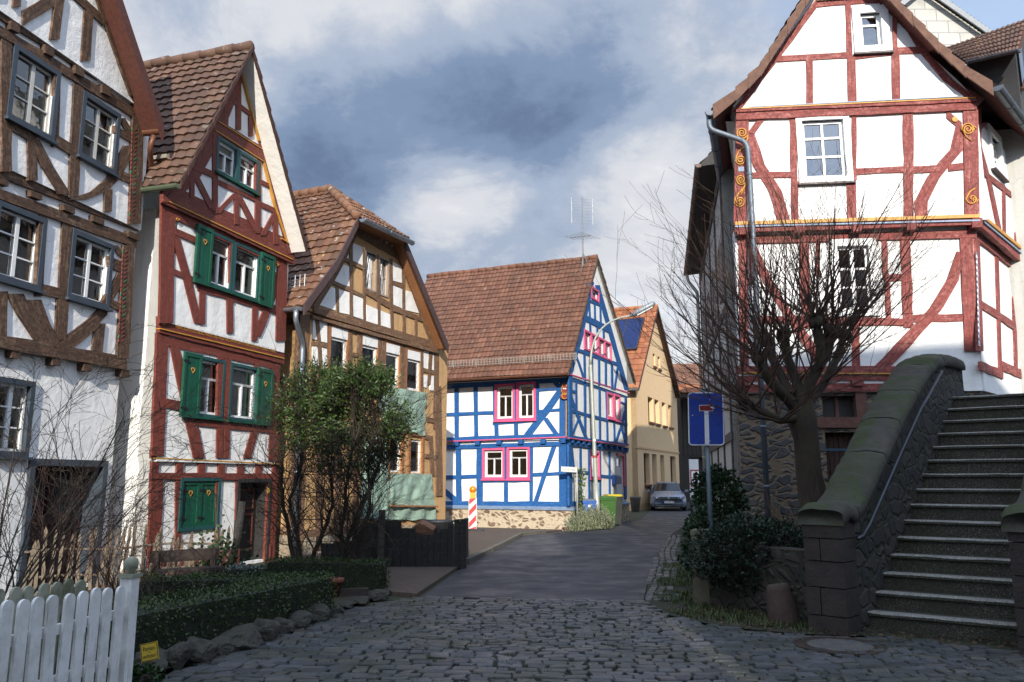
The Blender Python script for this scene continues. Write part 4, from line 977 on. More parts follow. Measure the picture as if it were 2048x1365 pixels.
# ================================================================ HOUSE D, white with blue timber and pink windows
def house_d():
    rng = random.Random(21)
    c = at(1141, 1012, 26.7); e = at(1252, 1000, 33.0)
    gdir = Vector((e.x - c.x, e.y - c.y, 0)).normalized(); fdir = Vector((-gdir.y, gdir.x, 0))
    lf = Vector((c.x, c.y, 0)) + fdir * 7.2
    f = Fac(lf, c, (850, 740, 4.0136)); g = Fac(c, e, (850, 740, 4.0136)); W = f.len; G = g.len
    root = thing('timber_house', 'white half-timbered house with bright blue beams and pink window frames on a stone base', 'house', (c.x, c.y, 0))
    ou = .1; f.tm = tm = MB(); g.tm = tm; B = f.beams; BG = g.beams
    pk = MB()
    def line(F, p, w, off, dep): F.beam(pk, p, w, off, dep, 0.0)
    zM = f.uv(1140, 560, ou)[1]; zE = f.uv(1140, 60, ou)[1]; zB = f.uv(1150, 1098, 0)[1]
    # front, upper storey
    B([([(-100, 140), (100, 128), (1125, 68)], 62), ([(112, 120), (122, 560)], 22), ([(255, 130), (257, 560)], 33), ([(408, 120), (414, 555)], 33), ([(557, 110), (560, 420)], 18), ([(727, 100), (730, 415)], 18), ([(905, 80), (908, 425)], 24),
       ([(115, 362), (565, 345)], 28), ([(905, 166), (1090, 153)], 20), ([(905, 336), (1100, 320)], 24), ([(545, 432), (920, 404)], 26), ([(574, 430), (578, 560)], 32), ([(732, 420), (734, 550)], 32),
       ([(815, 540), (960, 350), (1095, 165)], 66), ([(965, 385), (1015, 460), (1070, 535)], 40), ([(1015, 70), (1105, 165)], 46), ([(-60, 140), (-55, 560)], 30), ([(-100, 370), (115, 362)], 28)], ou)
    B([([(1120, 60), (1115, 560)], 68)], ou, .045)
    B([([(-100, 572), (110, 562), (1150, 522)], 30)], ou, .05); line(f, [(-100, 590), (110, 578), (1152, 540)], 8, ou, .075)
    for x, y in ((120, 597), (265, 592), (433, 586), (605, 582), (780, 578), (960, 574), (1120, 568)): f.quad(tm, [(x - 18, y - 17), (x + 18, y - 18), (x + 18, y + 20), (x - 18, y + 21)], 0, .16)
    B([([(-100, 632), (110, 625), (1150, 590)], 34)], 0, .06)
    kw = dict(casing=PINK_D, cols=2, rows=('T', .72, .72), sill=PINK_D, cw=.08, cd=.05, mull=.045, sw=.075, recess=.05)
    redc = plain('red_curtain', (0.28, 0.025, 0.025), .9)
    w = f.window('u', f.rect(563, 118, 724, 408, ou), ou, root, curtain=(redc, [(0, .38, 0), (.8, 1, 0)]), **kw); f.window('u', f.rect(736, 102, 894, 402, ou), ou, root, curtain=(CURTAIN, [(0, 1, 0)]), **kw)
    # front, lower storey
    B([([(128, 630), (132, 960)], 24), ([(270, 620), (275, 1080)], 44), ([(440, 620), (440, 1080)], 48), ([(652, 610), (652, 890)], 18), ([(855, 610), (853, 1080)], 26), ([(120, 867), (445, 855)], 30), ([(855, 844), (1090, 832)], 28),
       ([(440, 892), (865, 888)], 26), ([(652, 885), (652, 1080)], 30), ([(885, 1075), (965, 830), (1040, 610)], 36), ([(120, 940), (190, 1000), (275, 1065)], 52), ([(-60, 630), (-60, 1080)], 40)], 0)
    B([([(1110, 600), (1115, 1090)], 66)], 0, .045)
    B([([(-100, 1080), (130, 1075), (1160, 1078)], 42)], 0, .04)
    f.window('l', f.rect(463, 628, 642, 880, 0), 0, root, **kw); f.window('l', f.rect(660, 618, 845, 880, 0), 0, root, **kw)
    # gable side, storeys
    zc = (1150, 0)
    BG([([(1150, 60), (1625, 205)], 44), ([(1210, 90), (1213, 370)], 14), ([(1280, 115), (1283, 545)], 17), ([(1340, 130), (1343, 560)], 12), ([(1398, 150), (1402, 580)], 14), ([(1452, 160), (1462, 580)], 12), ([(1150, 163), (1212, 182)], 20), ([(1150, 322), (1460, 405)], 24), ([(1455, 398), (1620, 440)], 20),
        ([(1160, 200), (1220, 370), (1290, 550)], 22), ([(1178, 525), (1240, 370)], 15), ([(1530, 580), (1570, 460), (1605, 330)], 18), ([(1568, 440), (1612, 600)], 14), ([(1515, 420), (1520, 590)], 12), ([(1565, 260), (1615, 280)], 14), ([(1608, 190), (1612, 610)], 16)], ou)
    BG([([(1160, 50), (1162, 560)], 26)], ou, .045)
    BG([([(1146, 537), (1625, 605)], 22)], ou, .05); line(g, [(1146, 548), (1625, 612)], 7, ou, .075); line(g, [(1150, 38), (1628, 187)], 9, ou, .08)
    for i in range(11):
        x = 1160 + i * 44; y = 572 + i * 6.4; g.quad(tm, [(x - 7, y - 12), (x + 7, y - 11), (x + 7, y + 14), (x - 7, y + 13)], 0, .15)
    BG([([(1148, 592), (1620, 652)], 30)], 0, .06)
    g.window('u', g.rect(1452, 174, 1512, 402, ou), ou, root, curtain=(CURTAIN, [(0, 1, 0)]), **dict(kw, cols=1, rows=(), cw=.09)); g.window('u', g.rect(1512, 190, 1564, 418, ou), ou, root, curtain=(CURTAIN, [(0, 1, 0)]), **dict(kw, cols=1, rows=(), cw=.09))
    BG([([(1172, 610), (1192, 800)], 15), ([(1245, 615), (1247, 1080)], 15), ([(1313, 630), (1316, 1070)], 14), ([(1402, 650), (1404, 1060)], 12), ([(1478, 655), (1480, 1060)], 12), ([(1150, 808), (1320, 828)], 24), ([(1398, 850), (1540, 866)], 22), ([(1600, 650), (1605, 1040)], 20), ([(1315, 880), (1400, 890)], 18)], 0)
    BG([([(1156, 600), (1160, 1090)], 26)], 0, .045); BG([([(1150, 1078), (1540, 1050)], 36)], 0, .04)
    g.window('l', g.rect(1317, 650, 1398, 874, 0), 0, root, curtain=(CURTAIN, [(0, 1, 0)]), **dict(kw, cols=2, rows=()))
    dr = g.rect(1536, 690, 1592, 1052, 0); g.hole('l', (dr[0], zB + .0, dr[2], dr[3]))
    m = MB(); g.ubox(m, dr[0], zB, dr[2], dr[3], -.12, -.07)
    for q in ((dr[0] + .12, zB + .2, dr[2] - .12, zB + .8), (dr[0] + .12, zB + .95, dr[2] - .12, dr[3] - .45)): g.ubox(m, *q, -.068, -.05)
    do = m.build('door', WHITE_PAINT, root); m = MB(); g.ubox(m, dr[2], zB + .6, dr[2] + .22, dr[3] + .1, .0, .06); g.ubox(m, dr[0], dr[3], dr[2], dr[3] + .1, 0, .06); m.build('casing', plain('red_casing', (0.5, 0.03, 0.05), .5), do)
    m = MB(); g.ubox(m, dr[0] + .1, dr[3] - .4, dr[2] - .1, dr[3] - .12, -.068, -.055); m.build('pane', GLASS, do); m = MB(); g.ubox(m, dr[0] + .06, zB + .95, dr[0] + .1, zB + 1.1, -.069, -.02); m.build('handle', ZINC, do)
    m = MB(); lb = g.rect(1515, 865, 1560, 920, .1); g.ubox(m, lb[0], lb[1], lb[2], lb[3], .03, .2); m.extrude([g.p(lb[0] - .02, lb[3], .02), g.p(lb[0] - .02, lb[3] + .1, .02), g.p(lb[0] - .02, lb[3], .24)], g.U * (lb[2] - lb[0] + .04)); m.build('letter_box', plain('navy_box', (0.006, 0.03, 0.14), .4), root)
    # gable top
    g.Z = (840, 380, 3.25); og = .16
    fo = .24
    pe = g.uv(962, 1192, fo); pa = g.uv(1153, 447, fo); pe2 = g.uv(1397, 1252, fo)
    BG([([(1150, 620), (1240, 940), (1342, 1300)], 28), ([(1112, 600), (1040, 950), (968, 1200)], 34), ([(1010, 1075), (1035, 1140), (1060, 1220)], 12), ([(1066, 1050), (1070, 1250)], 13), ([(1115, 1070), (1118, 1260)], 12), ([(1161, 1090), (1163, 1270)], 12), ([(1205, 1100), (1206, 1275)], 12), ([(1245, 1115), (1247, 1295)], 13),
        ([(1262, 1300), (1285, 1140)], 12), ([(1018, 1040), (1290, 1138)], 22), ([(1068, 832), (1232, 912)], 40), ([(1103, 860), (1106, 935)], 11), ([(1150, 880), (1152, 950)], 11), ([(1190, 895), (1193, 965)], 11), ([(1098, 735), (1102, 830)], 10), ([(1133, 745), (1136, 850)], 10), ([(1170, 755), (1173, 870)], 10), ([(1092, 718), (1190, 758)], 17)], og, .025)
    kk = dict(casing=PINK_D, cw=.07, cd=.05, cols=1, rows=(), sash=WHITE_PAINT, sw=.05, recess=.04, curtain=(CURTAIN, [(0, 1, 0)]))
    a = g.uv(1062, 922, og); b = g.uv(1240, 1105, og); z0 = g.uv(1062, 1050, og)[1]; z1 = g.uv(1240, 985, og)[1]; z1 = (z1 + a[1]) / 2; z0 = (z0 + b[1]) / 2
    for i in range(4): g.window('g', (a[0] + (b[0] - a[0]) * i / 4, z0, a[0] + (b[0] - a[0]) * (i + .99) / 4, z1), og, root, **kk)
    a = g.rect(1108, 622, 1160, 738, og); g.window('g', a, og, root, **kk)
    tm.build('timber_frame', BLUE_D, root); build_each(pk, 'pink_moulding', PINK_D, root)
    # walls
    wl = MB()
    f.wall(wl, 'l', [(0, zB), (W, zB), (W, zM), (0, zM)], 0); f.wall(wl, 'u', [(0, zM), (W + ou, zM), (W + ou, zE), (0, zE)], ou, .4)
    g.wall(wl, 'l', [(0, zB), (G, zB), (G, zM), (0, zM)], 0); g.wall(wl, 'u', [(-ou + .004, zM), (G, zM), (G, zE), (-ou + .004, zE)], ou, .4)
    uz = lambda u: pe[1] + (pa[1] - pe[1]) * (u - pe[0]) / (pa[0] - pe[0]) - .12
    ur = lambda u: pe2[1] + (pa[1] - pe2[1]) * (u - pe2[0]) / (pa[0] - pe2[0]) - .12
    g.wall(wl, 'g', [(-ou, zE), (G, zE), (G, max(zE + .02, ur(G))), (pa[0], pa[1] - .12), (-ou, max(zE + .02, uz(-ou)))], og, .5)
    bk_ = [f.p(0, 0, 0), f.p(0, 0, -G), f.p(W, 0, -G)]
    for p_, q_ in zip(bk_[:-1], bk_[1:]): wl.face([p_ + Vector((0, 0, zB)), q_ + Vector((0, 0, zB)), q_ + Vector((0, 0, zE)), p_ + Vector((0, 0, zE))])
    wl.face([p_ + Vector((0, 0, zE - .02)) for p_ in (f.p(0, 0, -.1), f.p(W, 0, -.1), f.p(W, 0, -G), f.p(0, 0, -G))])
    wl.build('wall', plaster('bright_limewash', (0.76, 0.76, 0.755), (0.44, 0.43, 0.41), .3), root)
    # stone base with a slate-blue ledge
    b = MB(); zs = -.15; z = zB - .12
    P = [f.p(-.2, 0, .1), f.p(W + .12, 0, .1), g.p(G, 0, .12), g.p(G, 0, -6), f.p(-.2, 0, -6)]
    for i in range(len(P)): p, q = P[i], P[(i + 1) % len(P)]; b.face([p + Vector((0, 0, zs)), q + Vector((0, 0, zs)), q + Vector((0, 0, z)), p + Vector((0, 0, z))])
    b.build('stone_base', rubble('d_base_stone', (0.14, 0.08, 0.055), (0.30, 0.20, 0.14), (0.52, 0.43, 0.31), 4.0, 2.0, .12), root)
    b = MB(); o = .16; P2 = [f.p(-.2, z, o), f.p(W + o, z, o), g.p(G + .02, z, o), g.p(G + .02, z, 0), f.p(W, z, -.2), f.p(-.2, z, 0)]
    b.extrude(P2, Vector((0, 0, .05))); P3 = [f.p(-.2, z + .052, o - .01), f.p(W + o - .01, z + .052, o - .01), g.p(G + .01, z + .052, o - .01), g.p(G, zB + .01, .02), f.p(W + .02, zB + .01, .02), f.p(-.2, zB + .01, .02)]
    b.face([P3[0], P3[1], P3[4], P3[5]]); b.face([P3[1], P3[2], P3[3], P3[4]]); b.build('ledge', plain('slate_ledge', (0.17, 0.23, 0.33), .7, 0, .25), root)
    # roof
    ts = tiles('roof_d_tiles', (0.105, 0.044, 0.026), (0.15, 0.062, 0.036), (0.19, 0.084, 0.05), moss=(.10, .07, .04), moss_amt=.25, lichen=.12)
    tl = plain('cream_soffit', (0.60, 0.58, 0.52), .8, 0, .1); br = timber('brown_verge', (0.10, 0.055, 0.03), (0.16, 0.1, 0.06), .4)
    slope(g, [pe, pa], fo, root, ts, 44, 24, rng, depth=7.0, soffit=tl, barge=br, bh=.06, amp=.025, lift=.04, verge=.3); slope(g, [pe2, pa], fo, root, ts, 30, 18, rng, depth=7.0, soffit=tl, barge=br, bh=.1, amp=.025, lift=.04, verge=.3)
    m = MB(); ridge_tiles(m, g.p(pa[0], pa[1] + .04, fo), g.p(pa[0], pa[1] + .04, -7), .1, 22, rng); m.build('ridge_tiles', ts, root, True)
    gutter(g.p(pe[0] - .03, pe[1] - .0, fo), g.p(pe[0] - .03, pe[1], -7), .07, COPPER, root)
    m = MB(); g.ubox(m, pe[0] + .05, pe[1] - .12, pe[0] + .08, pe[1] - .02, -7, fo - .05); m.build('fascia', timber('eaves_board', (0.09, 0.05, 0.035), (0.14, .09, .06), .3), root)
    # long snow guard grid
    t = .075; u_, z_ = pe[0] + (pa[0] - pe[0]) * t, pe[1] + (pa[1] - pe[1]) * t + .14; m = MB()
    for k in (0, .09, .18): m.tube([g.p(u_, z_ + k, .45), g.p(u_, z_ + k, -6.9)], .012, 4)
    for i in range(66): m.tube([g.p(u_, z_ - .02, .45 - i * .112), g.p(u_, z_ + .2, .45 - i * .112)], .008, 4)
    for i in range(9): m.bar(g.p(u_ + .02, z_ - .12, .4 - i * .9), g.p(u_, z_ + .22, .4 - i * .9), .03, .02)
    m.build('snow_guard', plain('galvanised_grid', (0.28, 0.25, 0.22), .6, .4), root)
    # carved figure on the corner post: red oval head with scroll and spikes
    f.Z = (850, 740, 4.0136)
    oc = ou + .1; q = MB(); cx, cy = 1124, 175
    def P_(x, y, o=oc): u, z = f.uv(x, y, oc); return f.p(u, z, o)
    q.extrude([P_(cx + 22 * math.cos(a * .349) , cy - 15 + 40 * math.sin(a * .349)) for a in range(18)], f.N * .05)
    q.extrude([P_(cx - 6 + 26 * math.cos(a * .349), cy + 38 + 24 * math.sin(a * .349)) for a in range(18)], f.N * .045)
    cf = q.build('carved_corner_figure', plain('carving_brick_red', (0.24, 0.03, 0.015), .5), root)
    q = MB()
    for k in range(5): x = cx - 16 + 8 * k; q.tube([P_(x, cy - 48, oc + .03), P_(x + (k - 2) * 2, cy - 68, oc + .03)], [.022, .006], 5, True)
    q.tube([P_(cx - 26 * math.cos(a) * (1 - a * .03), cy + 38 - 26 * math.sin(a) * (1 - a * .04), oc + .05) for a in [k * .4 for k in range(22)]], .014, 5)
    q.tube([P_(cx + 24 * math.cos(a * .3), cy - 15 + 42 * math.sin(a * .3), oc + .05) for a in range(22)], .013, 5)
    for y in range(255, 520, 24): q.box(P_(1135, y + 6, oc + .0), f.U * .018, f.N * .02, (0, 0, .05))
    q.build('gold_trim', GOLD, cf)
    q = MB()
    for sx in (-8, 8): q.lathe(P_(cx + sx, cy - 22, oc + .05), [(.03, 0), (.02, .015), (.001, .02)], 8, f.N)
    q.build('eye', WHITE_PAINT, cf)
    # small roof at the left end, behind the ochre house
    return f, g, pe, pa
FD, GD, D_E, D_A = house_d()

# ================================================================ roof antenna on house D
def antenna():
    al = plain('aluminium', (0.20, 0.20, 0.20), .5, .5)
    p = GD.p(D_A[0] - .25, D_A[1] - .55, -.25); top = p + Vector((0, 0, 2.95))
    root = thing('roof_antenna', 'tall television antenna on the ridge of the blue timbered house', 'antenna', p)
    m = MB(); m.tube([p - Vector((0, 0, .1)), top], [.03, .02], 6, True); m.build('mast', al, root)
    b = MB(); b.tube([p + Vector((.35, 0, -.15)), p + Vector((0, 0, .8))], .014, 5); b.tube([p + Vector((-.1, -.3, -.15)), p + Vector((0, 0, .7))], .014, 5); b.build('brace', al, root)
    gm = MB(); c = top - Vector((0, 0, .55)); X = Vector((1, .25, 0)).normalized()
    for s in (-1, 1): gm.tube([c + X * .42 * s - Vector((0, 0, .5)), c + X * .42 * s + Vector((0, 0, .5))], .009, 4)
    for k in range(9): z = Vector((0, 0, -.48 + .12 * k)); gm.tube([c - X * .44 + z, c + X * .44 + z], .0055, 4)
    gm.build('grid_reflector', al, root)
    y = MB(); c = top - Vector((0, 0, 1.55)); a = Vector((.55, -.5, -.08)); y.tube([c - a * .8, c + a * .5], .013, 5)
    for k in range(7):
        q = c - a * .8 + a * (1.3 * k / 6); h = .30 + .05 * k; d = Vector((.7, .7, 0)); y.tube([q - d * h, q + d * h], .007, 4)
    y.build('yagi_arm', al, root)
antenna()

# ================================================================ HOUSE E, right, faded red timber over a stone cellar
def house_e():
    rng = random.Random(33)
    L_ = at(1476, 760, 15.5); R_ = at(1953, 690, 15.0)
    f = Fac(L_, R_, (1370, 0, 2.9676)); W = f.len
    vd = ray(2585, 957); vd = Vector((vd.x, vd.y, 0)).normalized()
    s = Fac(f.R, f.R + vd * 7.5, (1370, 0, 2.9676))
    root = thing('timber_house', 'large white half-timbered house with faded red beams and painted scrolls above a stone cellar', 'house', (f.p(W / 2, 0).x, f.p(W / 2, 0).y, 0))
    o1, o2, o3 = .06, .22, .26
    f.tm = s.tm = tm = MB(); B = f.beams; BS = s.beams; gold = MB(); blue = MB()
    zT = f.uv(1000, 650, o2)[1]; zM = f.uv(1000, 1330, o2)[1]
    # gable
    B([([(775, 28), (1170, 0)], 40), ([(810, -20), (620, 240), (440, 480), (300, 665)], 42), ([(1200, -40), (1310, 130), (1420, 320), (1560, 478), (1715, 598)], 52), ([(545, 354), (970, 330)], 36), ([(1245, 306), (1450, 298)], 38), ([(736, 335), (738, 640)], 42),
       ([(966, 30), (976, 345)], 34), ([(985, 335), (992, 640)], 50), ([(1243, 80), (1248, 320)], 26), ([(1247, 305), (1252, 620)], 44), ([(970, 350), (1250, 318)], 22)], o3, .022, .014)
    B([([(300, 690), (1722, 630)], 62)], o2, .07, .008); B([([(300, 665), (1722, 603)], 18)], o3, .06)
    f.beam(gold, [(330, 655), (1715, 590)], 6, o3, .075, 0); f.beam(blue, [(380, 645), (1640, 583)], 5, o3, .07, 0)
    # frieze at the head of the gable
    f.beam(gold, [(780, 8), (1160, -18)], 12, o3, .06, 0)
    for i in range(16): f.quad(blue, [(790 + i * 23, 6 - i * 1.5), (801 + i * 23, 5 - i * 1.5), (804 + i * 23, 13 - i * 1.5), (793 + i * 23, 14 - i * 1.5)], o3, .075)
    # upper storey
    B([([(390, 795), (445, 720)], 46), ([(1550, 680), (1640, 755)], 50), ([(382, 800), (440, 980), (530, 1130), (588, 1330)], [60, 72, 76, 78]), ([(638, 690), (655, 1330)], 40), ([(1002, 680), (1006, 1070)], 26), ([(985, 1080), (990, 1330)], 56), ([(1322, 660), (1326, 1320)], 58),
       ([(380, 1045), (640, 1040)], 34), ([(1005, 1023), (1300, 1008)], 38), ([(1340, 1012), (1510, 1004)], 40), ([(1560, 1000), (1650, 990)], 40), ([(1640, 750), (1608, 890), (1470, 1060), (1400, 1200), (1400, 1310)], [70, 76, 82, 80, 72]), ([(650, 1090), (1000, 1080)], 14)], o2, .022, .014)
    B([([(340, 690), (326, 1340)], 78), ([(1690, 650), (1700, 1310)], 88)], o2, .04, .006)
    w1 = dict(casing=WHITE_PAINT, cw=.115, cd=.05, cols=2, rows=(.36, .72), sw=.06, recess=.05, mull=.045)
    bl = plain('roller_blind', (0.55, 0.55, 0.50), .8)
    f.window('u', f.rect(652, 692, 998, 1082, o2), o2, root, curtain=(bl, [(0, 1, .74)]), sill=plain('dark_sill', (.05, .03, .03), .5), **w1)
    f.window('g', f.rect(985, 48, 1222, 312, o3), o3, root, sill=plain('dark_sill', (.05, .03, .03), .5), **dict(w1, cols=1, rows=(.7,), cw=.15), curtain=(CURTAIN, [(0, 1, 0)]))
    # band between the storeys
    f.Z = s.Z = (1370, 400, 2.9676)
    B([([(292, 175), (1738, 128)], 50)], o2 - .02, .07, .006)
    f.beam(gold, [(292, 148), (1738, 104)], 20, o2, .09, 0); f.beam(blue, [(292, 166), (1738, 130)], 9, o2, .085, 0)
    for x, y in ((328, 200), (664, 190), (1000, 183), (1322, 174), (1702, 160)): f.quad(tm, [(x - 30, y - 28), (x + 30, y - 30), (x + 30, y + 24), (x - 30, y + 27)], o1, .24)
    B([([(310, 240), (1725, 205)], 48)], o1, .05, .006)
    # lower storey
    B([([(395, 300), (405, 500)], 36), ([(395, 270), (520, 540), (690, 790), (810, 980)], [54, 62, 66, 60]), ([(700, 215), (722, 760)], 56), ([(786, 235), (792, 460)], 22), ([(1180, 225), (1208, 720)], 30), ([(1303, 220), (1325, 760)], 58),
       ([(1630, 310), (1585, 480), (1490, 640), (1300, 860), (1150, 1010)], [44, 74, 84, 96, 100]), ([(1195, 466), (1300, 460)], 40), ([(400, 712), (1300, 728)], 42), ([(1320, 708), (1660, 698)], 44), ([(1012, 735), (1015, 1000)], 48), ([(790, 780), (780, 1010)], 32)], o1, .022, .014)
    B([([(343, 225), (352, 1010)], 52), ([(1665, 215), (1695, 900)], 78)], o1, .04, .006)
    w2 = dict(casing=WHITE_PAINT, cw=.14, cd=.06, cols=2, rows=(.34, .66), sw=.05, recess=.05, mull=.04, wide_mull=.07)
    f.window('l', f.rect(850, 240, 1160, 690, o1), o1, root, **w2)
    B([([(300, 1012), (1330, 1012)], 44)], o1, .05, .006); f.beam(gold, [(330, 1030), (1290, 1035)], 7, o1, .075, 0)
    B([([(310, 1062), (1300, 1058)], 30)], o1 - .03, .06); B([([(310, 1122), (1300, 1115)], 48)], o1 - .05, .07)
    for x in (340, 560, 780, 1015, 1250): f.quad(tm, [(x - 35, 1072), (x + 35, 1072), (x + 35, 1108), (x - 35, 1108)], o1 - .03, .12)
    zC = f.uv(900, 1145, 0)[1]
    # right flank along the stairs
    s.Z = (1370, 0, 2.9676)
    BS([([(1735, 640), (1740, 1310)], 22)], o2, .04); BS([([(1742, 870), (1800, 1080), (1860, 1365)], 22), ([(1886, 1110), (1892, 1440)], 15), ([(1956, 880), (1960, 1520)], 14), ([(1735, 1000), (2090, 1290)], 36), ([(1742, 770), (1775, 730)], 26), ([(2040, 900), (2045, 1600)], 16)], o2, .025)
    wf = s.window('u', s.rect(1788, 735, 1892, 1080, o2), o2, root, sill=plain('dark_sill', (.05, .03, .03), .5), **dict(w1, cols=1, cw=.16))
    s.Z = (1370, 400, 2.9676)
    BS([([(1732, 150), (2100, 465)], 34)], o2 - .02, .07); s.beam(gold, [(1732, 100), (2100, 395)], 18, o2, .09, 0); s.beam(blue, [(1734, 128), (2100, 425)], 8, o2, .085, 0)
    for x, y in ((1845, 255), (1945, 338), (2040, 415)): s.quad(tm, [(x - 18, y - 28), (x + 18, y + 2), (x + 18, y + 34), (x - 18, y + 6)], o1, .22)
    BS([([(1718, 218), (2100, 515)], 46)], o1, .05)
    BS([([(1844, 310), (1866, 1030)], 17), ([(1940, 390), (1960, 1030)], 17), ([(1738, 612), (2100, 850)], 46), ([(1745, 985), (1880, 1040)], 52), ([(1875, 985), (2100, 1085)], 54), ([(2045, 480), (2060, 1060)], 18)], o1, .025)
    BS([([(1722, 225), (1745, 900)], 22)], o1, .04)
    tm.build('timber_frame', RED_E, root); build_each(gold, 'gold_moulding', GOLD, root); build_each(blue, 'pale_blue_moulding', plain('pale_blue', (0.23, 0.29, 0.40), .6), root)
    # chequered strip on the corner
    ck = MB(); ck2 = MB()
    for i in range(32): y = 325 + i * 17; a = s.uv(1732 + i * .5, y, o1 + .06); s.ubox(ck if i % 2 else ck2, a[0] - .02, a[1] - .05, a[0] + .025, a[1] + .05, o1 + .05, o1 + .066)
    cs = ck.build('chequer_strip', WHITE_PAINT, root); ck2.build('chequer_mark', plain('chequer_grey', (.2, .2, .3), .6), cs)
    # painted scrolls
    f.Z = (1370, 0, 2.9676); q = o2 + .055
    swirl(f, 338, 790, 36, 2.3, q, root, GOLD, 1, .016, [(330, 895), (350, 860), (370, 830)], .3); swirl(f, 330, 950, 30, 1.9, q, root, GOLD, -1, .016, [(352, 872), (318, 900), (305, 930)], 2.9)
    swirl(f, 332, 1068, 32, 2.2, q, root, GOLD, 1, .016, [(330, 1160), (345, 1130), (360, 1090)], .4); swirl(f, 326, 1198, 32, 2.1, q, root, GOLD, -1, .016, [(350, 1112), (318, 1150), (298, 1180)], 2.9)
    m = MB(); a = f.rect(316, 992, 352, 1018, q); f.ubox(m, a[0], a[1], a[2], a[3], q - .01, q + .004); m.build('blue_plaque', plain('pale_blue', (0.23, 0.29, 0.40), .6), root)
    swirl(f, 1680, 768, 38, 2.3, q, root, GOLD, 1, .014, [(1700, 838), (1668, 812), (1646, 770)], 2.9); swirl(f, 1712, 765, 16, 1.3, q, root, GOLD, -1, .012)
    swirl(f, 1704, 1180, 36, 1.1, q, root, GOLD, -1, .015, [(1720, 1120), (1690, 1140), (1668, 1180)], 3.0); swirl(f, 1722, 1185, 18, 1.6, q, root, GOLD, 1, .012)
    m = MB(); a = f.uv(1604, 708, q); m.lathe(f.p(a[0], a[1], o2 + .04), [(.06, 0), (.05, .012), (0.001, .014)], 12, f.N); m.build('gold_dot', GOLD, root)
    # walls
    wl = MB(); fo = .62; f.Z = (1370, 0, 2.9676); uL2 = f.uv(300, 720, o2)[0]; uL3 = f.uv(305, 640, o3)[0]; uL1 = f.uv(318, 700 + 1187, o1)[0]; uR2 = f.uv(1738, 700, o2)[0]
    PL = [f.uv(*p_, fo) for p_ in ((165, 650), (300, 545), (445, 400), (700, 5))]; PR = [f.uv(*p_, fo) for p_ in ((1822, 512), (1660, 405), (1500, 262), (1235, -10))]
    kl = (PL[3][1] - PL[2][1]) / (PL[3][0] - PL[2][0]); kr = (PR[3][1] - PR[2][1]) / (PR[3][0] - PR[2][0])
    ua = (PR[3][1] - PL[3][1] + kl * PL[3][0] - kr * PR[3][0]) / (kl - kr); za = PL[3][1] + kl * (ua - PL[3][0])
    zl = lambda u: PL[3][1] + kl * (u - PL[3][0]) - .15
    f.wall(wl, 'l', [(uL1, zC), (W, zC), (W, zM), (uL1, zM)], o1, .3); f.wall(wl, 'u', [(uL2, zM), (uR2, zM), (uR2, zT), (uL2, zT)], o2, .4)
    f.wall(wl, 'g', [(uL3, zT), (uR2, zT), (uR2, zT + .05), (PR[1][0], PR[1][1] - .05), (PR[2][0], PR[2][1] - .05), (ua, za - .08), (PL[2][0], PL[2][1] - .12), (PL[1][0], PL[1][1] - .12), (uL3, zT + .05)], o3, .5)
    s.wall(wl, 'l', [(0.003, zC), (7.5, zC), (7.5, zM), (0.003, zM)], o1, .3); s.wall(wl, 'u', [(-.1, zM), (7.5, zM), (7.5, zT), (-.1, zT)], o2, .4)
    ld = Vector((2.85, 9, 0)); bl_ = f.p(uL2, 0, 0) + ld; br_ = s.p(7.5, 0, 0)
    for p_, q_ in ((f.p(uL2, 0, .02), bl_), (bl_, br_)): wl.face([p_ + Vector((0, 0, zC)), q_ + Vector((0, 0, zC)), q_ + Vector((0, 0, zT)), p_ + Vector((0, 0, zT))])
    wl.face([v + Vector((0, 0, zT - .03)) for v in (f.p(0, 0, 0), f.p(W, 0, 0), br_, bl_)])
    wl.build('wall', plaster('clean_white', (0.74, 0.735, 0.72), (0.46, 0.44, 0.40), .3), root)
    # roof
    ts = tiles('roof_e_tiles', (0.085, 0.045, 0.032), (0.12, 0.062, 0.042), (0.155, 0.085, 0.055), moss_amt=.1)
    br = plain('brown_verge_tile', (0.135, 0.068, 0.045), .85, 0, .35); sof = timber('red_brown_soffit', (0.16, 0.04, 0.028), (0.2, .07, .05), .3, .7)
    slope(f, PL[:3] + [(ua, za)], fo, root, ts, 30, 20, rng, backv=ld, rbackv=-f.N * 9.6, soffit=sof, barge=br, bh=.19, verge=.34)
    slope(f, PR[:3] + [(ua, za)], fo, root, ts, 30, 20, rng, backv=vd * 8.5, rbackv=-f.N * 9.6, soffit=sof, barge=br, bh=.19, verge=.34)
    gutter(f.p(PR[0][0] + .06, PR[0][1] - .03, fo + .05), f.p(PR[0][0] + .06, PR[0][1] - .03, fo) + vd * 8, .10, DARK_ZINC, root)
    gl = f.p(PL[0][0] - .06, PL[0][1] - .03, fo); gutter(gl, gl + ld, .09, DARK_ZINC, root)
    f.Z = (1370, 0, 2.9676)
    def pp(x, y, o): u, z = f.uv(x, y, o); return f.p(u, z, o)
    q1 = pp(378, 900, .42); pipe([gl - f.N * .15 - Vector((0, 0, .05)), gl - f.N * .15 - Vector((0, 0, .32)), pp(350, 838, .42), pp(374, 880, .42), Vector((q1.x, q1.y, zM - .1)), Vector((q1.x, q1.y, 0))], .052, plain('blue_grey_pipe', (.14, .165, .20), .55, .4, .25), root)
    m = MB(); m.face([pp(1720, 590, .3), pp(1720, 650, .3), f.p(PR[0][0], PR[0][1] - .1, .3), f.p(PR[0][0] - .3, PR[0][1] + .15, .3)]); m.build('eave_cheek', sof, root)
    ldn = ld.normalized(); fl = Fac(f.p(uL2, 0, 0) + ld, f.p(uL2, 0, 0))
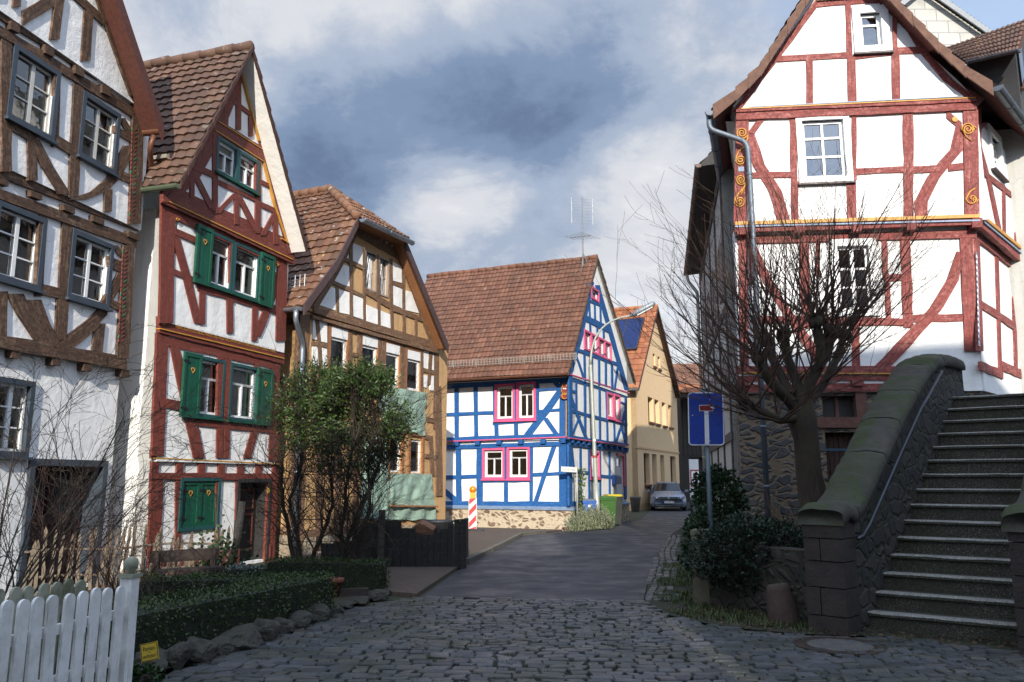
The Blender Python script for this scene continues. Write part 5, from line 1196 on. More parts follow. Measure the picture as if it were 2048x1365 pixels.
    for k, z in ():
        m = MB(); fl.ubox(m, fl.len - k - .8, z, fl.len - k, z + 1.3, .02, .07); m.build('shutter', plain('faded_blue_shutter', (0.07, 0.16, 0.30), .7, 0, .3), root)
    # stone cellar
    b = MB(); cut = f.rect(812, 1160 + 1187, 1016, 1290 + 1187, 0)
    f.Z = (1370, 400, 2.9676); wr = f.rect(812, 1165, 1016, 1290, 0); dr = f.rect(830, 1380, 1075, 2200, 0)
    f.hole('c', wr); f.hole('c', (dr[0], .05, dr[2], dr[3]))
    f.wall(b, 'c', [(-.02, -.2), (W + .02, -.2), (W + .02, zC), (-.02, zC)], -.0, .3, .2)
    s.wall(b, 'c', [(0, -.2), (7.5, -.2), (7.5, zC), (0, zC)], 0.003, .3)
    p_, q_ = f.p(-.02, 0, 0), f.p(0, 0, 0) + ld; b.face([p_ - Vector((0, 0, .2)), q_ - Vector((0, 0, .2)), q_ + Vector((0, 0, zC)), p_ + Vector((0, 0, zC))])
    b.build('stone_cellar_wall', rubble('cellar_stone', (0.055, 0.058, 0.065), (0.13, 0.115, 0.10), (0.20, 0.15, 0.10), 3.0, 2.3, .055), root)
    m = MB(); f.ubox(m, wr[0], wr[1], wr[2], wr[3], -.2, -.16); m.build('cellar_window', plain('dark_boards', (0.035, 0.03, 0.028), .7, 0, .3), root)
    m = MB(); f.ubox(m, (wr[0] + wr[2]) / 2 - .03, wr[1], (wr[0] + wr[2]) / 2 + .03, wr[3], -.158, -.13); f.ubox(m, wr[0] - .14, wr[1] - .2, wr[2] + .2, wr[1] - .002, -.02, .05); f.ubox(m, wr[2] + .002, wr[1], wr[2] + .2, wr[3] + .1, -.02, .05); m.build('cellar_lintel', stone('sandstone_lintel', (0.10, 0.045, 0.035), (0.17, 0.08, 0.06)), root)
    m = MB(); plank_panel(f, m, dr[0], .05, dr[2], dr[3], -.2, 6, .03); do = m.build('cellar_door', timber('dark_red_brown_door', (0.065, 0.026, 0.016), (0.1, .05, .03), .4), root)
    m = MB()
    for zz in (dr[3] - .35, .6): f.ubox(m, dr[0], zz, dr[0] + .4, zz + .05, -.16, -.15); f.ubox(m, dr[2] - .3, zz, dr[2], zz + .05, -.16, -.15)
    m.build('hinge', plain('blue_grey_iron', (0.05, 0.10, 0.15), .5), do)
    # dormer on the right slope
    f.Z = (1370, 0, 2.9676); yd = Vector((vd.x, vd.y, 0)); nd = s.N
    P = lambda x, y, Y: at(1370 + x / 2.9676, y / 2.9676, Y)
    base = P(1665, 378, 17.6); 
    e0, e1 = P(1668, 372, 17.6), P(1975, 300, 16.6); r0, r1 = P(1545, 290, 19.4), P(2030, 120, 18.2)
    dm = MB(); tile_roof(dm, [e0, r0], [e1, r1], 16, 7, rng); dob = dm.build('dormer_roof', ts, root)
    m = MB(); m.face([e0 - Vector((0, 0, .06)), e1 - Vector((0, 0, .06)), r1 - Vector((0, 0, .06)), r0 - Vector((0, 0, .06))]); m.build('soffit', sof, dob)
    gutter(e0 + Vector((-.02, -.08, -.02)), e1 + Vector((0, -.08, -.02)), .075, DARK_ZINC, dob)
    m = MB(); i0 = e0 + (r0 - e0) * .18 + Vector((.1, 0, -.1)); i1 = e1 + (r1 - e1) * .18 - (e1 - e0) * .1 + Vector((0, 0, -.1)); dn = Vector((0, 0, -2.2)); cs_ = (r1 - e1) * .9
    m.face([i0, i1, i1 + dn, i0 + dn]); m.face([i1, i1 + cs_ * 1.0, i1 + cs_ + dn, i1 + dn]); m.build('dormer_cheek', tiles('slate_cheek', (0.03, 0.03, 0.033), (0.045, 0.045, 0.05), (0.06, 0.06, 0.065)), dob)
    wv = (i1 - i0).normalized(); wn = cs_.normalized(); m = MB()
    nn_ = wn.cross(Vector((0, 0, 1))).normalized(); c0 = i1 + wn * .55 + Vector((0, 0, -.55)) + nn_ * .05
    for dz_ in (0,): 
        for k in range(3): m.bar(c0 + wn * (-.35 + .35 * k) - Vector((0, 0, .5)), c0 + wn * (-.35 + .35 * k) + Vector((0, 0, .45)), .06, .05)
        for h in (-.5, .45): m.bar(c0 - wn * .4 + Vector((0, 0, h)), c0 + wn * .4 + Vector((0, 0, h)), .05, .08)
    m.build('dormer_window', timber('dormer_brown', (0.12, 0.05, 0.03), (.2, .1, .06), .3), dob)
    m = MB(); m.face([c0 - wn * .35 - Vector((0, 0, .5)), c0 + wn * .35 - Vector((0, 0, .5)), c0 + wn * .35 + Vector((0, 0, .45)), c0 - wn * .35 + Vector((0, 0, .45))]); m.build('pane', GLASS, dob)
    return f, s
FE, SE = house_e()

# ================================================================ grey slate gable behind house E
def back_gable():
    rng = random.Random(2)
    P = lambda x, y, Y: at(1560 + x / 4.137, y / 4.137, Y)
    Y = 24.0
    root = thing('slate_gable_house', 'pale slate-clad gable rising behind the red timbered house', 'house', (P(1400, 300, Y).x, Y, 0))
    a = P(1750, 330, Y); b = P(1180, -60, Y); k = (b.z - a.z) / (b.x - a.x); ux = a.x - 2.2; apz = a.z + k * (ux - a.x)
    m = MB(); sl = [Vector((ux * 2 - a.x, Y, 0)), Vector((a.x, Y, 0)), Vector((a.x, Y, a.z)), Vector((ux, Y, apz)), Vector((ux * 2 - a.x, Y, a.z))]
    m.extrude(sl, Vector((0, 9, 0)))
    t = NT('pale_slates'); br = t.n('ShaderNodeTexBrick'); mp = t.n('ShaderNodeMapping'); mp.inputs['Rotation'].default_value = (R(90), 0, 0); t.l(t.tc.outputs['Object'], mp.inputs[0]); t.l(mp.outputs[0], br.inputs['Vector'])
    br.inputs['Scale'].default_value = 1.0; br.inputs['Brick Width'].default_value = .7; br.inputs['Row Height'].default_value = .42; br.inputs['Mortar Size'].default_value = .012; br.inputs['Color1'].default_value = (.48, .46, .42, 1); br.inputs['Color2'].default_value = (.40, .39, .36, 1); br.inputs['Mortar'].default_value = (.18, .18, .17, 1)
    c = t.mix(t.ramp(t.noise(1.5, 7, .7), [(.5, 0.0), (.75, .7)]), br.outputs[0], (.22, .22, .2)); t.bump(br.outputs[1], -.4, .01)
    m.build('wall', t.done(c, .85), root)
    ts = tiles('pale_grey_tiles', (.30, .28, .24), (.38, .36, .32), (.46, .43, .38), moss_amt=.2)
    for sg in (1, -1):
        q = MB(); tile_roof(q, [Vector((ux + sg * (a.x - ux + .25), Y - .25, a.z - .15)), Vector((ux, Y - .25, apz + .1))], [Vector((ux + sg * (a.x - ux + .25), Y + 9, a.z - .15)), Vector((ux, Y + 9, apz + .1))], 22, 22, rng); ro = q.build('roof', ts, root)
        q = MB(); p0, p1 = Vector((ux + sg * (a.x - ux + .25), Y - .25, a.z - .18)), Vector((ux, Y - .25, apz + .07)); q.extrude([p0, p1, p1 - Vector((0, 0, .22)), p0 - Vector((0, 0, .22))], Vector((0, -.05, 0))); q.build('bargeboard', plain('grey_barge', (.25, .26, .27), .6), ro)
back_gable()

# ================================================================ HOUSE F, grey side wall beyond house E
def house_f():
    rng = random.Random(3)
    near = at(1468, 900, 18.2); far = at(1414, 900, 29.0)
    f = Fac(far, near); W = f.len
    root = thing('grey_house', 'weathered grey house with deep dark eaves squeezed in behind the red house', 'house', (f.p(W / 2, 0).x, f.p(W / 2, 0).y, 0))
    ez = at(1400, 547, 29).z + .05
    w = MB()
    for i in range(4):
        u1 = W - .8 - i * 2.6
        for z in (3.3, 6.0):
            if u1 > 1: f.window('w', (u1 - .9, z, u1, z + 1.35), 0, root, casing=plain('grey_wood', (0.30, 0.25, 0.22), .8, 0, .3), cols=2, rows=(.5,), cw=.08)
    f.wall(w, 'w', [(0, -.1), (W, -.1), (W, ez + .2), (0, ez + .2)], 0); shell(f, w, 7, -.1, ez + .2)
    w.build('wall', plaster('grey_render', (0.42, 0.41, 0.38), (0.2, .19, .17), .6), root)
    t = MB()
    for z in (2.6, 5.6, ez - .4): f.beam_uv(t, [(0, z - .1), (W, z - .1)], [(0, z + .1), (W, z + .1)], 0, .04, .01, rng)
    for u in (.15, 3, 6, 8.4, W - .15): f.beam_uv(t, [(u - .1, 0), (u - .1, ez)], [(u + .1, 0), (u + .1, ez)], 0, .035, .01, rng)
    t.build('timber_frame', timber('grey_timber', (0.07, 0.06, 0.05), (0.15, .13, .11), .5), root)
    ts = tiles('grey_brown_tiles', (.07, .055, .045), (.10, .08, .065), (.14, .11, .09), moss_amt=.3)
    e0, e1 = f.p(-.2, ez, .42), f.p(W - .3, ez, .42); r0, r1 = f.p(-.2, ez + 4.2, -3.6), f.p(W - .3, ez + 4.2, -3.6)
    m = MB(); tile_roof(m, [e0, r0], [e1, r1], 34, 18, rng); ro = m.build('roof', ts, root)
    m = MB(); d = Vector((0, 0, -.05)); m.face([e0 + d, e1 + d, r1 + d, r0 + d]); m.face([r0, r1, f.p(W - .3, ez, -7.5), f.p(-.2, ez, -7.5)]); m.build('soffit', timber('dark_soffit', (0.045, 0.04, 0.036), (.07, .06, .05), .3), ro)
    m = MB(); m.face([f.p(-.2, ez - .06, .44), f.p(W - .3, ez - .06, .44), f.p(W - .3, ez - .02, 0), f.p(-.2, ez - .02, 0)]); m.face([f.p(W - .3, ez - .06, .44), f.p(W - .3, ez + .02, .44), f.p(W - .3, ez + 4.2, -3.6), f.p(W - .3, ez - .02, 0)]); m.build('eave_boards', timber('dark_soffit', (0.045, 0.04, 0.036), (.07, .06, .05), .3), ro)
    gutter(f.p(-.2, ez, .5), f.p(W - .3, ez, .5), .09, plain('rusty_gutter', (0.11, .07, .055), .6, .3, .4), root)
    pipe([f.p(.1, ez - .1, .48), f.p(.1, ez - .35, .45), f.p(.1, ez - .8, .12), f.p(.1, .05, .12)], .06, plain('cream_pipe', (.40, .38, .33), .6), root)
house_f()

# ================================================================ HOUSE G, cream gable with solar panel
def house_g():
    rng = random.Random(4)
    f = Fac(at(1277, 985, 42.5), at(1360, 985, 52.5), (1180, 560, 2.73)); W = f.len
    root = thing('cream_house', 'cream rendered gabled house with orange tile roof and deep narrow windows', 'house', (f.p(W / 2, 0).x, f.p(W / 2, 0).y, 0))
    br = timber('brown_window_wood', (0.14, 0.06, 0.03), (.2, .1, .06), .3); w = MB()
    kw = dict(casing=None, cw=0, sash=br, cols=1, rows=(), recess=.24, sw=.07, sill=br, sill_h=.12, glassm=plain('dark_pane', (.022, .022, .024), .12))
    a = f.uv(317, 645); b = f.uv(447, 802); zt = (a[1] + f.uv(430, 675)[1]) / 2; zb = (f.uv(320, 780)[1] + b[1]) / 2
    for x0, x1 in ((317, 346), (353, 378), (393, 414), (427, 447)): u0 = f.uv(x0, 700)[0]; u1 = f.uv(x1, 700)[0]; f.window('w', (u0, zb, u1, zt), 0, root, **kw)
    zt = f.uv(350, 952)[1]; zb = f.uv(330, 1118)[1]
    for x0, x1 in ((294, 326), (340, 364), (384, 406)): u0 = f.uv(x0, 1000)[0]; u1 = f.uv(x1, 1000)[0]; f.window('w', (u0, zb, u1, zt), .0, root, **kw)
    u0, u1 = f.uv(438, 1000)[0], f.uv(468, 1000)[0]; f.window('w', (u0, .1, u1, zt), .0, root, **kw)
    zt = f.uv(350, 405)[1]; zb = f.uv(350, 472)[1]
    for x0, x1 in ((344, 357), (370, 383)): u0 = f.uv(x0, 440)[0]; u1 = f.uv(x1, 440)[0]; f.window('w', (u0, zb, u1, zt), 0, root, **dict(kw, recess=.12))
    fo = .3; ap = f.uv(370, 150, fo); el = f.uv(264, 592, fo); er = f.uv(494, 642, fo)
    zE = el[1] - .1
    zl = lambda u: el[1] + (ap[1] - el[1]) * (u - el[0]) / (ap[0] - el[0]) - .1
    zr = lambda u: er[1] + (ap[1] - er[1]) * (u - er[0]) / (ap[0] - er[0]) - .1
    f.wall(w, 'w', [(0, -.1), (W, -.1), (W, zr(W)), (ap[0], ap[1] - .1), (0, zl(0))], 0, .3, .3); shell(f, w, 9, -.1, zl(0))
    w.build('wall', plaster('cream_render', (0.66, 0.46, 0.26), (.42, .3, .18), .2), root)
    zs = f.uv(380, 930)[1]; m = MB(); f.ubox(m, -.05, zs - .06, W, zs + .04, -.1, .05); f.ubox(m, -.04, -.1, W, .35, -.2, .03); m.build('string_course', plaster('tan_render', (0.54, 0.35, 0.19), (.4, .28, .17), .2), root)
    ts = tiles('orange_tiles', (.26, .085, .035), (.34, .12, .05), (.40, .16, .07), moss=(.14, .09, .05), moss_amt=.35)
    vb = timber('brown_verge_g', (.10, .045, .03), (.16, .08, .05), .3)
    slope(f, [el, ap], fo, root, ts, 26, 15, rng, depth=9, soffit=vb, barge=vb, bh=.15); slope(f, [er, ap], fo, root, ts, 26, 15, rng, depth=9, soffit=vb, barge=vb, bh=.15)
    m = MB(); ridge_tiles(m, f.p(ap[0], ap[1] + .05, fo), f.p(ap[0], ap[1] + .05, -9), .13, 20, rng); m.build('ridge_tiles', ts, root, True)
    gutter(f.p(el[0] - .05, el[1] - .02, fo), f.p(el[0] - .05, el[1] - .02, -9), .09, ZINC, root)
    # solar collector lying on the left slope
    sv = Vector((f.p(*ap) - f.p(*el))); L = sv.length; sd = sv.normalized(); nn = f.N; up = nn.cross(sd).normalized()
    if up.z < 0: up = -up
    pn = nn.cross(sd).normalized(); p0 = f.p(*el)
    def on(zx, zy):
        d = ray(*f.px(zx, zy)); o = Vector((0, 0, CAM_Z)); q = o + d * ((p0 - o).dot(pn) / d.dot(pn)) - p0
        return q.dot(sd), q.dot(nn)
    k = [on(*q) for q in ((292, 224), (262, 388), (186, 392))]
    s0, s1 = (k[1][0] + k[2][0]) / 2, k[0][0]; n1 = (k[0][1] + k[1][1]) / 2; n0 = n1 - max(2.6, (n1 - k[2][1]) * 1.15)
    c0 = p0 + sd * (s0 + s1) / 2 + nn * (n0 + n1) / 2 + up * .15; hs, hn = abs(s1 - s0) / 2, (n1 - n0) / 2
    m = MB(); m.box(c0, sd * hs, nn * hn, up * .04); so = m.build('solar_panel', plain('collector_glass', (.008, .018, .085), .14, .2, .3), root)
    m = MB()
    for q in (-1, .25, 1): m.box(c0 + nn * q * hn + up * .006, sd * (hs + .04), nn * .03, up * .045)
    for q in (-1, 1): m.box(c0 + sd * q * hs + up * .005, sd * .04, nn * (hn + .03), up * .046)
    m.build('frame', plain('dark_alu', (.05, .05, .06), .4, .5), so)
house_g()

# ================================================================ dark passage building and tiled roofs at the end of the street
def house_h():
    rng = random.Random(6)
    Y = 58.0
    a = at(1347, 792, Y); b = at(1440, 800, Y); e = at(1400, 772, Y).z; r = at(1400, 728, Y + 5).z
    root = thing('passage_house', 'dark timber-clad building bridging the street end under a brown tiled roof', 'house', ((a.x + b.x) / 2, Y, 0))
    x0, x1 = a.x - 1.5, b.x + 3.0; f = Fac((x0, Y), (x1, Y)); p0 = at(1388, 900, Y); p1 = at(1412, 900, Y); zt = at(1400, 915, Y).z
    w = MB(); f.hole('w', (p0.x - x0 - .4, .02, p1.x - x0 + .8, zt)); f.wall(w, 'w', [(0, -.1), (f.len, -.1), (f.len, e + .3), (0, e + .3)], 0, .3, 6)
    for i in range(int(f.len / .3)): f.ubox(w, i * .3, zt + .15, i * .3 + .26, e, .0, .03 + .01 * (i % 2))
    w.build('wall', timber('black_boards', (.035, .026, .02), (.06, .045, .035), .4), root)
    ts = tiles('brown_far_tiles', (.17, .075, .045), (.23, .105, .06), (.29, .14, .085), moss_amt=.3)
    m = MB(); tile_roof(m, [Vector((x0 - .3, Y - .5, e)), Vector((x0 - .3, Y + 5, r))], [Vector((x1, Y - .5, e)), Vector((x1, Y + 5, r))], 30, 14, rng); m.build('roof', ts, root)
    m = MB(); m.face([Vector((x0, Y + 5, r)), Vector((x1, Y + 5, r)), Vector((x1, Y + 10, e)), Vector((x0, Y + 10, e))]); m.build('rear_roof', ts, root)
    # lower orange lean-to roof in front
    Y2 = 55.0; c = at(1352, 790, Y2); d = at(1432, 790, Y2); z0 = at(1400, 786, Y2).z; z1 = at(1400, 769, Y2 + 2.4).z
    m = MB(); tile_roof(m, [Vector((c.x, Y2, z0)), Vector((c.x, Y2 + 2.7, z1))], [Vector((d.x + 1, Y2, z0)), Vector((d.x + 1, Y2 + 2.7, z1))], 18, 6, rng); m.build('porch_roof', tiles('orange_tiles', (.26, .085, .035), (.34, .12, .05), (.40, .16, .07), (.14, .09, .05), .35), root)
    m = MB(); 
    for x in (c.x + .2, d.x + .6): m.box((x, Y2 + .3, z0 / 2), (.12, 0, 0), (0, .12, 0), (0, 0, z0 / 2))
    m.box(((c.x + d.x) / 2 + .4, Y2 + .3, z0 - .15), ((d.x - c.x) / 2 + .5, 0, 0), (0, .1, 0), (0, 0, .12)); m.build('porch_frame', timber('black_boards', (.035, .026, .02), (.06, .045, .035), .4), root)
    # pale house seen through the passage
    p = at(1400, 985, 72); q = thing('far_house', 'small pale plastered house front glimpsed through the dark passage', 'house', (p.x, 72, 0))
    g = Fac((p.x - 4, 72), (p.x + 4, 72)); m = MB(); g.window('w', (3.2, .9, 4.4, 2.4), 0, q, casing=plain('red_casing', (0.5, 0.03, 0.05), .5), cols=2, rows=(.6,)); g.wall(m, 'w', [(0, -.1), (8, -.1), (8, 5), (0, 5)], 0); shell(g, m, 6, -.1, 5); m.build('wall', PLASTER_W, q)
    m = MB(); tile_roof(m, [Vector((p.x - 4.3, 71.6, 4.9)), Vector((p.x - 4.3, 75, 7))], [Vector((p.x + 4.3, 71.6, 4.9)), Vector((p.x + 4.3, 75, 7))], 20, 8, rng); m.build('roof', ts, q)
house_h()

# ================================================================ unseen houses added behind the viewer to cast the foreground shade
def shade_houses():
    rng = random.Random(9)
    def block(x0, x1, y0, y1, ez, rz, label, mat, along):
        root = thing('added_shade_house', label, 'house', ((x0 + x1) / 2, (y0 + y1) / 2, 0)); f = Fac((x1, y1), (x0, y1)); m = MB()
        n = int((x1 - x0) / 2.2)
        for i in range(n):
            for z in (1.0, 3.6, 6.2):
                if z + 1.5 < ez: f.window('w', (.7 + i * 2.2, z, 1.7 + i * 2.2, z + 1.4), 0, root, casing=plain('grey_wood', (0.30, 0.25, 0.22), .8, 0, .3), cols=2, rows=(.6,))
        D = y1 - y0
        if along: out = [(0, -.1), (x1 - x0, -.1), (x1 - x0, ez), (0, ez)]
        else: out = [(0, -.1), (x1 - x0, -.1), (x1 - x0, ez), ((x1 - x0) / 2, rz), (0, ez)]
        f.wall(m, 'w', out, 0); shell(f, m, D, -.1, ez); m.build('wall', mat, root)
        ts = tiles('roof_b_tiles', (0.085, 0.046, 0.033), (0.145, 0.075, 0.05), (0.20, 0.115, 0.08), (0.10, 0.10, 0.045), .12)
        q = MB()
        if along:
            ym = (y0 + y1) / 2
            tile_roof(q, [Vector((x0 - .3, y1 + .4, ez)), Vector((x0 - .3, ym, rz))], [Vector((x1 + .3, y1 + .4, ez)), Vector((x1 + .3, ym, rz))], 40, 20, rng, .03, .045, 2)
            tile_roof(q, [Vector((x0 - .3, y0 - .4, ez)), Vector((x0 - .3, ym, rz))], [Vector((x1 + .3, y0 - .4, ez)), Vector((x1 + .3, ym, rz))], 40, 20, rng, .03, .045, 2)
            for x in (x0, x1): q.face([Vector((x, y0, ez)), Vector((x, y1, ez)), Vector((x, ym, rz))])
        else:
            xm = (x0 + x1) / 2
            for xx in (x0 - .4, x1 + .4): tile_roof(q, [Vector((xx, y1 + .4, ez)), Vector((xm, y1 + .4, rz))], [Vector((xx, y0 - .3, ez)), Vector((xm, y0 - .3, rz))], 30, 22, rng, .03, .045, 2)
            q.face([Vector((x0, y0, ez)), Vector((x1, y0, ez)), Vector((xm, y0, rz))])
        q.build('roof', ts, root)
    cream = plaster('buff_render', (0.5, 0.45, 0.36), (.3, .26, .2), .3)
    block(-3.3, 2.4, -17, -8, 9.0, 12.3, 'buff plastered house added unseen behind the viewer to cast shade', cream, True)
    block(2.8, 9.6, -17, -8, 11.0, 15.3, 'broad white plastered house added unseen behind the viewer to cast shade', PLASTER_W, True)
    block(-14, -3.8, -15, -9, 6.4, 9.4, 'low plastered house added unseen behind the viewer to cast shade', PLASTER_W, True)
    block(9.9, 20, -17, -8, 11.5, 15.0, 'tall plastered house added unseen behind the viewer at the right to cast shade', PLASTER_W, True)
shade_houses()
# ================================================================ ground
def flat(name, pts, z, mat, kind='structure', th=0.0, sub=0):
    m = MB(); P = [Vector((p[0], p[1], z)) for p in pts]
    for tri in tessellate_polygon([P]): m.face([P[i] for i in tri])
    if th:
        for i in range(len(P)): a, b = P[i], P[(i + 1) % len(P)]; m.face([a, b, b - Vector((0, 0, th)), a - Vector((0, 0, th))])
    o = m.build(name, mat, None, loc=(0, 0, 0)); o['kind'] = kind; return o
def earth(name, a, b, c, s=2.0):
    t = NT(name); k = t.mix(t.ramp(t.noise(s, 8, .7), [(.4, 0.0), (.6, 1.0)]), a, b); k = t.mix(t.ramp(t.noise(s * 12, 5, .7), [(.5, 0.0), (.66, 1.0)]), k, c)
    t.bump(t.math('ADD', t.noise(s * 6, 6), t.math('MULTIPLY', t.noise(s * 25, 5), .6)), .9, .04); return t.done(k, .95)
flat('ground', [(-400, -120), (400, -120), (400, 500), (-400, 500)], -.03, earth('grass_earth', (.035, .045, .018), (.06, .055, .03), (.02, .025, .012)))
moss_joint = earth('mossy_joint', (.016, .018, .010), (.024, .036, .009), (.010, .010, .007), 1.4)
COB = [(-4.2, 1.0), (-3.35, 6.0), (-2.95, 7.2), (-2.08, 10.6), (-1.30, 11.75), (1.80, 11.35), (1.88, 10.2), (2.35, 9.4), (3.1, 8.95), (4.0, 8.8), (5.1, 7.9), (7.5, 6.6), (10, 5.5), (10, 1.0)]
flat('square', COB, -.012, moss_joint)
def inside(x, y, P):
    c = False; j = len(P) - 1
    for i in range(len(P)):
        if (P[i][1] > y) != (P[j][1] > y) and x < (P[j][0] - P[i][0]) * (y - P[i][1]) / (P[j][1] - P[i][1]) + P[i][0]: c = not c
        j = i
    return c
sett = NT('basalt_sett')
_fl = sett.n('ShaderNodeVectorMath'); _fl.operation = 'FLOOR'; sett.l(sett.tc.outputs['UV'], _fl.inputs[0]); _w = sett.n('ShaderNodeTexWhiteNoise'); _w.noise_dimensions = '2D'; sett.l(_fl.outputs[0], _w.inputs['Vector'])
_c = sett.ramp(_w.outputs['Value'], [(0.0, (.030, .032, .037)), (.3, (.054, .057, .065)), (.65, (.086, .087, .094)), (.85, (.080, .070, .062)), (1.0, (.12, .112, .104))])
_c = sett.mix(sett.math('MULTIPLY', sett.ramp(sett.noise(1.1, 7, .7), [(.42, 0.0), (.62, 1.0)]), .7), _c, (.026, .033, .013))
_c = sett.mix(sett.ramp(sett.noise(28, 5, .7), [(.35, .45), (.65, 0.0)]), _c, (.03, .03, .032))
sett.bump(sett.math('ADD', sett.noise(18, 6), sett.math('MULTIPLY', sett.noise(60, 4), .5)), .5, .015)
SETT = sett.done(_c, sett.ramp(sett.noise(3, 5), [(.3, .34), (.7, .66)]), 0, .5)
def setts(name, P, row, wmin, wmax, seed, ang=0.0, zoff=0.0, gap=.012):
    rng = random.Random(seed); m = MB(); xs = [p[0] for p in P]; ys = [p[1] for p in P]
    ca, sa = math.cos(ang), math.sin(ang); cx, cy = sum(xs) / len(xs), sum(ys) / len(ys); D = max(max(xs) - min(xs), max(ys) - min(ys)) * .8
    y = -D; k = 0
    while y < D:
        h = row * rng.uniform(.85, 1.18); x = -D + rng.uniform(0, wmax); k += 1
        while x < D:
            w = rng.uniform(wmin, wmax)
            wob = lambda xx, yy: (.07 * noise.noise(Vector((xx * .35, yy * .35, 3))) + .03 * math.sin(xx * .8))
            c4 = [(x + gap, y + gap), (x + w - gap, y + gap), (x + w - gap, y + h - gap), (x + gap, y + h - gap)]
            c4 = [(a + rng.uniform(-.024, .024), b + rng.uniform(-.022, .022) + wob(a, b)) for a, b in c4]
            q = [(cx + a * ca - b * sa, cy + a * sa + b * ca) for a, b in c4]
            mx, my = sum(a for a, b in q) / 4, sum(b for a, b in q) / 4
            if inside(mx, my, P) and rng.random() > .012:
                z = zoff + .012 + rng.uniform(-.007, .007) + .012 * noise.noise(Vector((mx * .5, my * .5, 0))); t1, t2 = rng.uniform(-.05, .05), rng.uniform(-.05, .05)
                b0 = len(m.v)
                for lvl, (ins, dz) in enumerate(((0, -.05), (.0, -.012), (.09, 0.0))):
                    for a, b in q: m.v.append(Vector((a + (mx - a) * ins, b + (my - b) * ins, z + dz + (t1 * (a - mx) + t2 * (b - my)) * (lvl > 0))))
                m.v.append(Vector((mx, my, z + .002)))
                U = (k % 97, (len(m.f) // 12) % 89)
                for l in (0, 1):
                    for i in range(4): j = (i + 1) % 4; m.f.append([b0 + l * 4 + i, b0 + l * 4 + j, b0 + l * 4 + 4 + j, b0 + l * 4 + 4 + i]); m.uv.append([(U[0] + .5, U[1] + .5)] * 4); m.mi.append(0)
                for i in range(4): j = (i + 1) % 4; m.f.append([b0 + 8 + i, b0 + 8 + j, b0 + 12]); m.uv.append([(U[0] + .5, U[1] + .5)] * 3); m.mi.append(0)
            x += w
        y += h
    o = m.build(name, SETT, None, False, loc=(0, 0, 0)); o['kind'] = 'structure'; return o
setts('cobbles', [(-4.0, 3.2)] + COB[1:-1] + [(9.0, 3.2)], .125, .12, .25, 4, R(-2), 0, .009)
ROADL = [(-1.28, 11.72), (-.87, 16.2), (.27, 23.8), (1.75, 26.2), (3.2, 28.9), (5.2, 33), (7.0, 41.5), (11.3, 51.5), (12, 80)]
ROADR = [(1.78, 11.32), (2.75, 16.2), (4.6, 24), (6.7, 29.2), (9.9, 40), (14.5, 52), (17, 80)]
asp = NT('worn_asphalt'); _c = asp.mix(asp.ramp(asp.noise(.7, 7, .6, .5), [(.4, 0.0), (.62, 1.0)]), (.030, .031, .038), (.054, .052, .056)); _c = asp.mix(asp.ramp(asp.noise(120, 3), [(.45, .5), (.62, 0.0)]), _c, (.03, .03, .034))
_c = asp.mix(asp.ramp(asp.noise(3.3, 6, .7, 1.0), [(.62, 0.0), (.7, .35)]), _c, (.13, .115, .095)); asp.bump(asp.math('ADD', asp.noise(90, 3), asp.math('MULTIPLY', asp.noise(2, 4), 1.2)), .5, .012); ASPH = asp.done(_c, asp.ramp(asp.noise(1.6, 5), [(.35, .45), (.65, .8)]), 0, .4)
_r = random.Random(3)
EDGE = [(1.78 - 3.06 * k / 30, 11.32 + .40 * k / 30 + _r.uniform(-.07, .05)) for k in range(1, 30)]
flat('road', ROADL + ROADR[::-1] + EDGE, -.004, ASPH)
brk = NT('block_paving'); bt = brk.n('ShaderNodeTexBrick'); mp = brk.n('ShaderNodeMapping'); mp.inputs['Rotation'].default_value = (0, 0, R(24)); brk.l(brk.tc.outputs['Object'], mp.inputs[0]); brk.l(mp.outputs[0], bt.inputs['Vector'])
for k_, v_ in (('Scale', 1.0), ('Brick Width', .22), ('Row Height', .12), ('Mortar Size', .008)): bt.inputs[k_].default_value = v_
bt.inputs['Color1'].default_value = (.11, .07, .052, 1); bt.inputs['Color2'].default_value = (.075, .05, .04, 1); bt.inputs['Mortar'].default_value = (.03, .03, .02, 1)
_c = brk.mix(brk.ramp(brk.noise(1.5, 7, .7), [(.45, 0.0), (.7, .7)]), bt.outputs[0], (.06, .055, .035)); brk.bump(bt.outputs[1], -.5, .01); BRK = brk.done(_c, .85)
flat('pavement', [(-1.36, 11.85), (-.93, 16.2), (.22, 23.8), (1.6, 26.3), (-4.5, 29), (-2.0, 22.6), (-4.8, 17.0), (-4.0, 14.0), (-2.0, 12.2)], .03, BRK, th=.06)
KERB = stone('kerb_stone', (.10, .09, .08), (.16, .145, .12), moss_amt=.6)
m = MB(); kp = [(-.90, 16.2), (-.3, 20.0), (.27, 23.9), (1.0, 25.2)]
for i in range(len(kp) - 1):
    a, b = Vector((*kp[i], .03)), Vector((*kp[i + 1], .03)); n = max(1, int((b - a).length / 1.0))
    for j in range(n): m.bar(a + (b - a) * (j + .01) / n, a + (b - a) * (j + .99) / n, .12, .12)
struct(m.build('kerb', KERB))
MOSSV = earth('mossy_verge', (.020, .030, .009), (.032, .026, .014), (.012, .014, .008), 1.6)
flat('verge', [(1.80, 11.30), (1.90, 10.2), (2.37, 9.4), (3.1, 8.98), (4.0, 8.85), (4.3, 9.6), (3.0, 11.5), (3.0, 13), (4.0, 16), (5.2, 22), (6.4, 28.6), (6.0, 28.6), (4.6, 24), (2.75, 16.2)], .006, MOSSV)
setts('gutter_stones', [(1.80, 11.34), (2.25, 11.3), (3.2, 16.2), (5.0, 24), (4.6, 24), (2.75, 16.2)], .13, .12, .2, 9, R(78), .01)
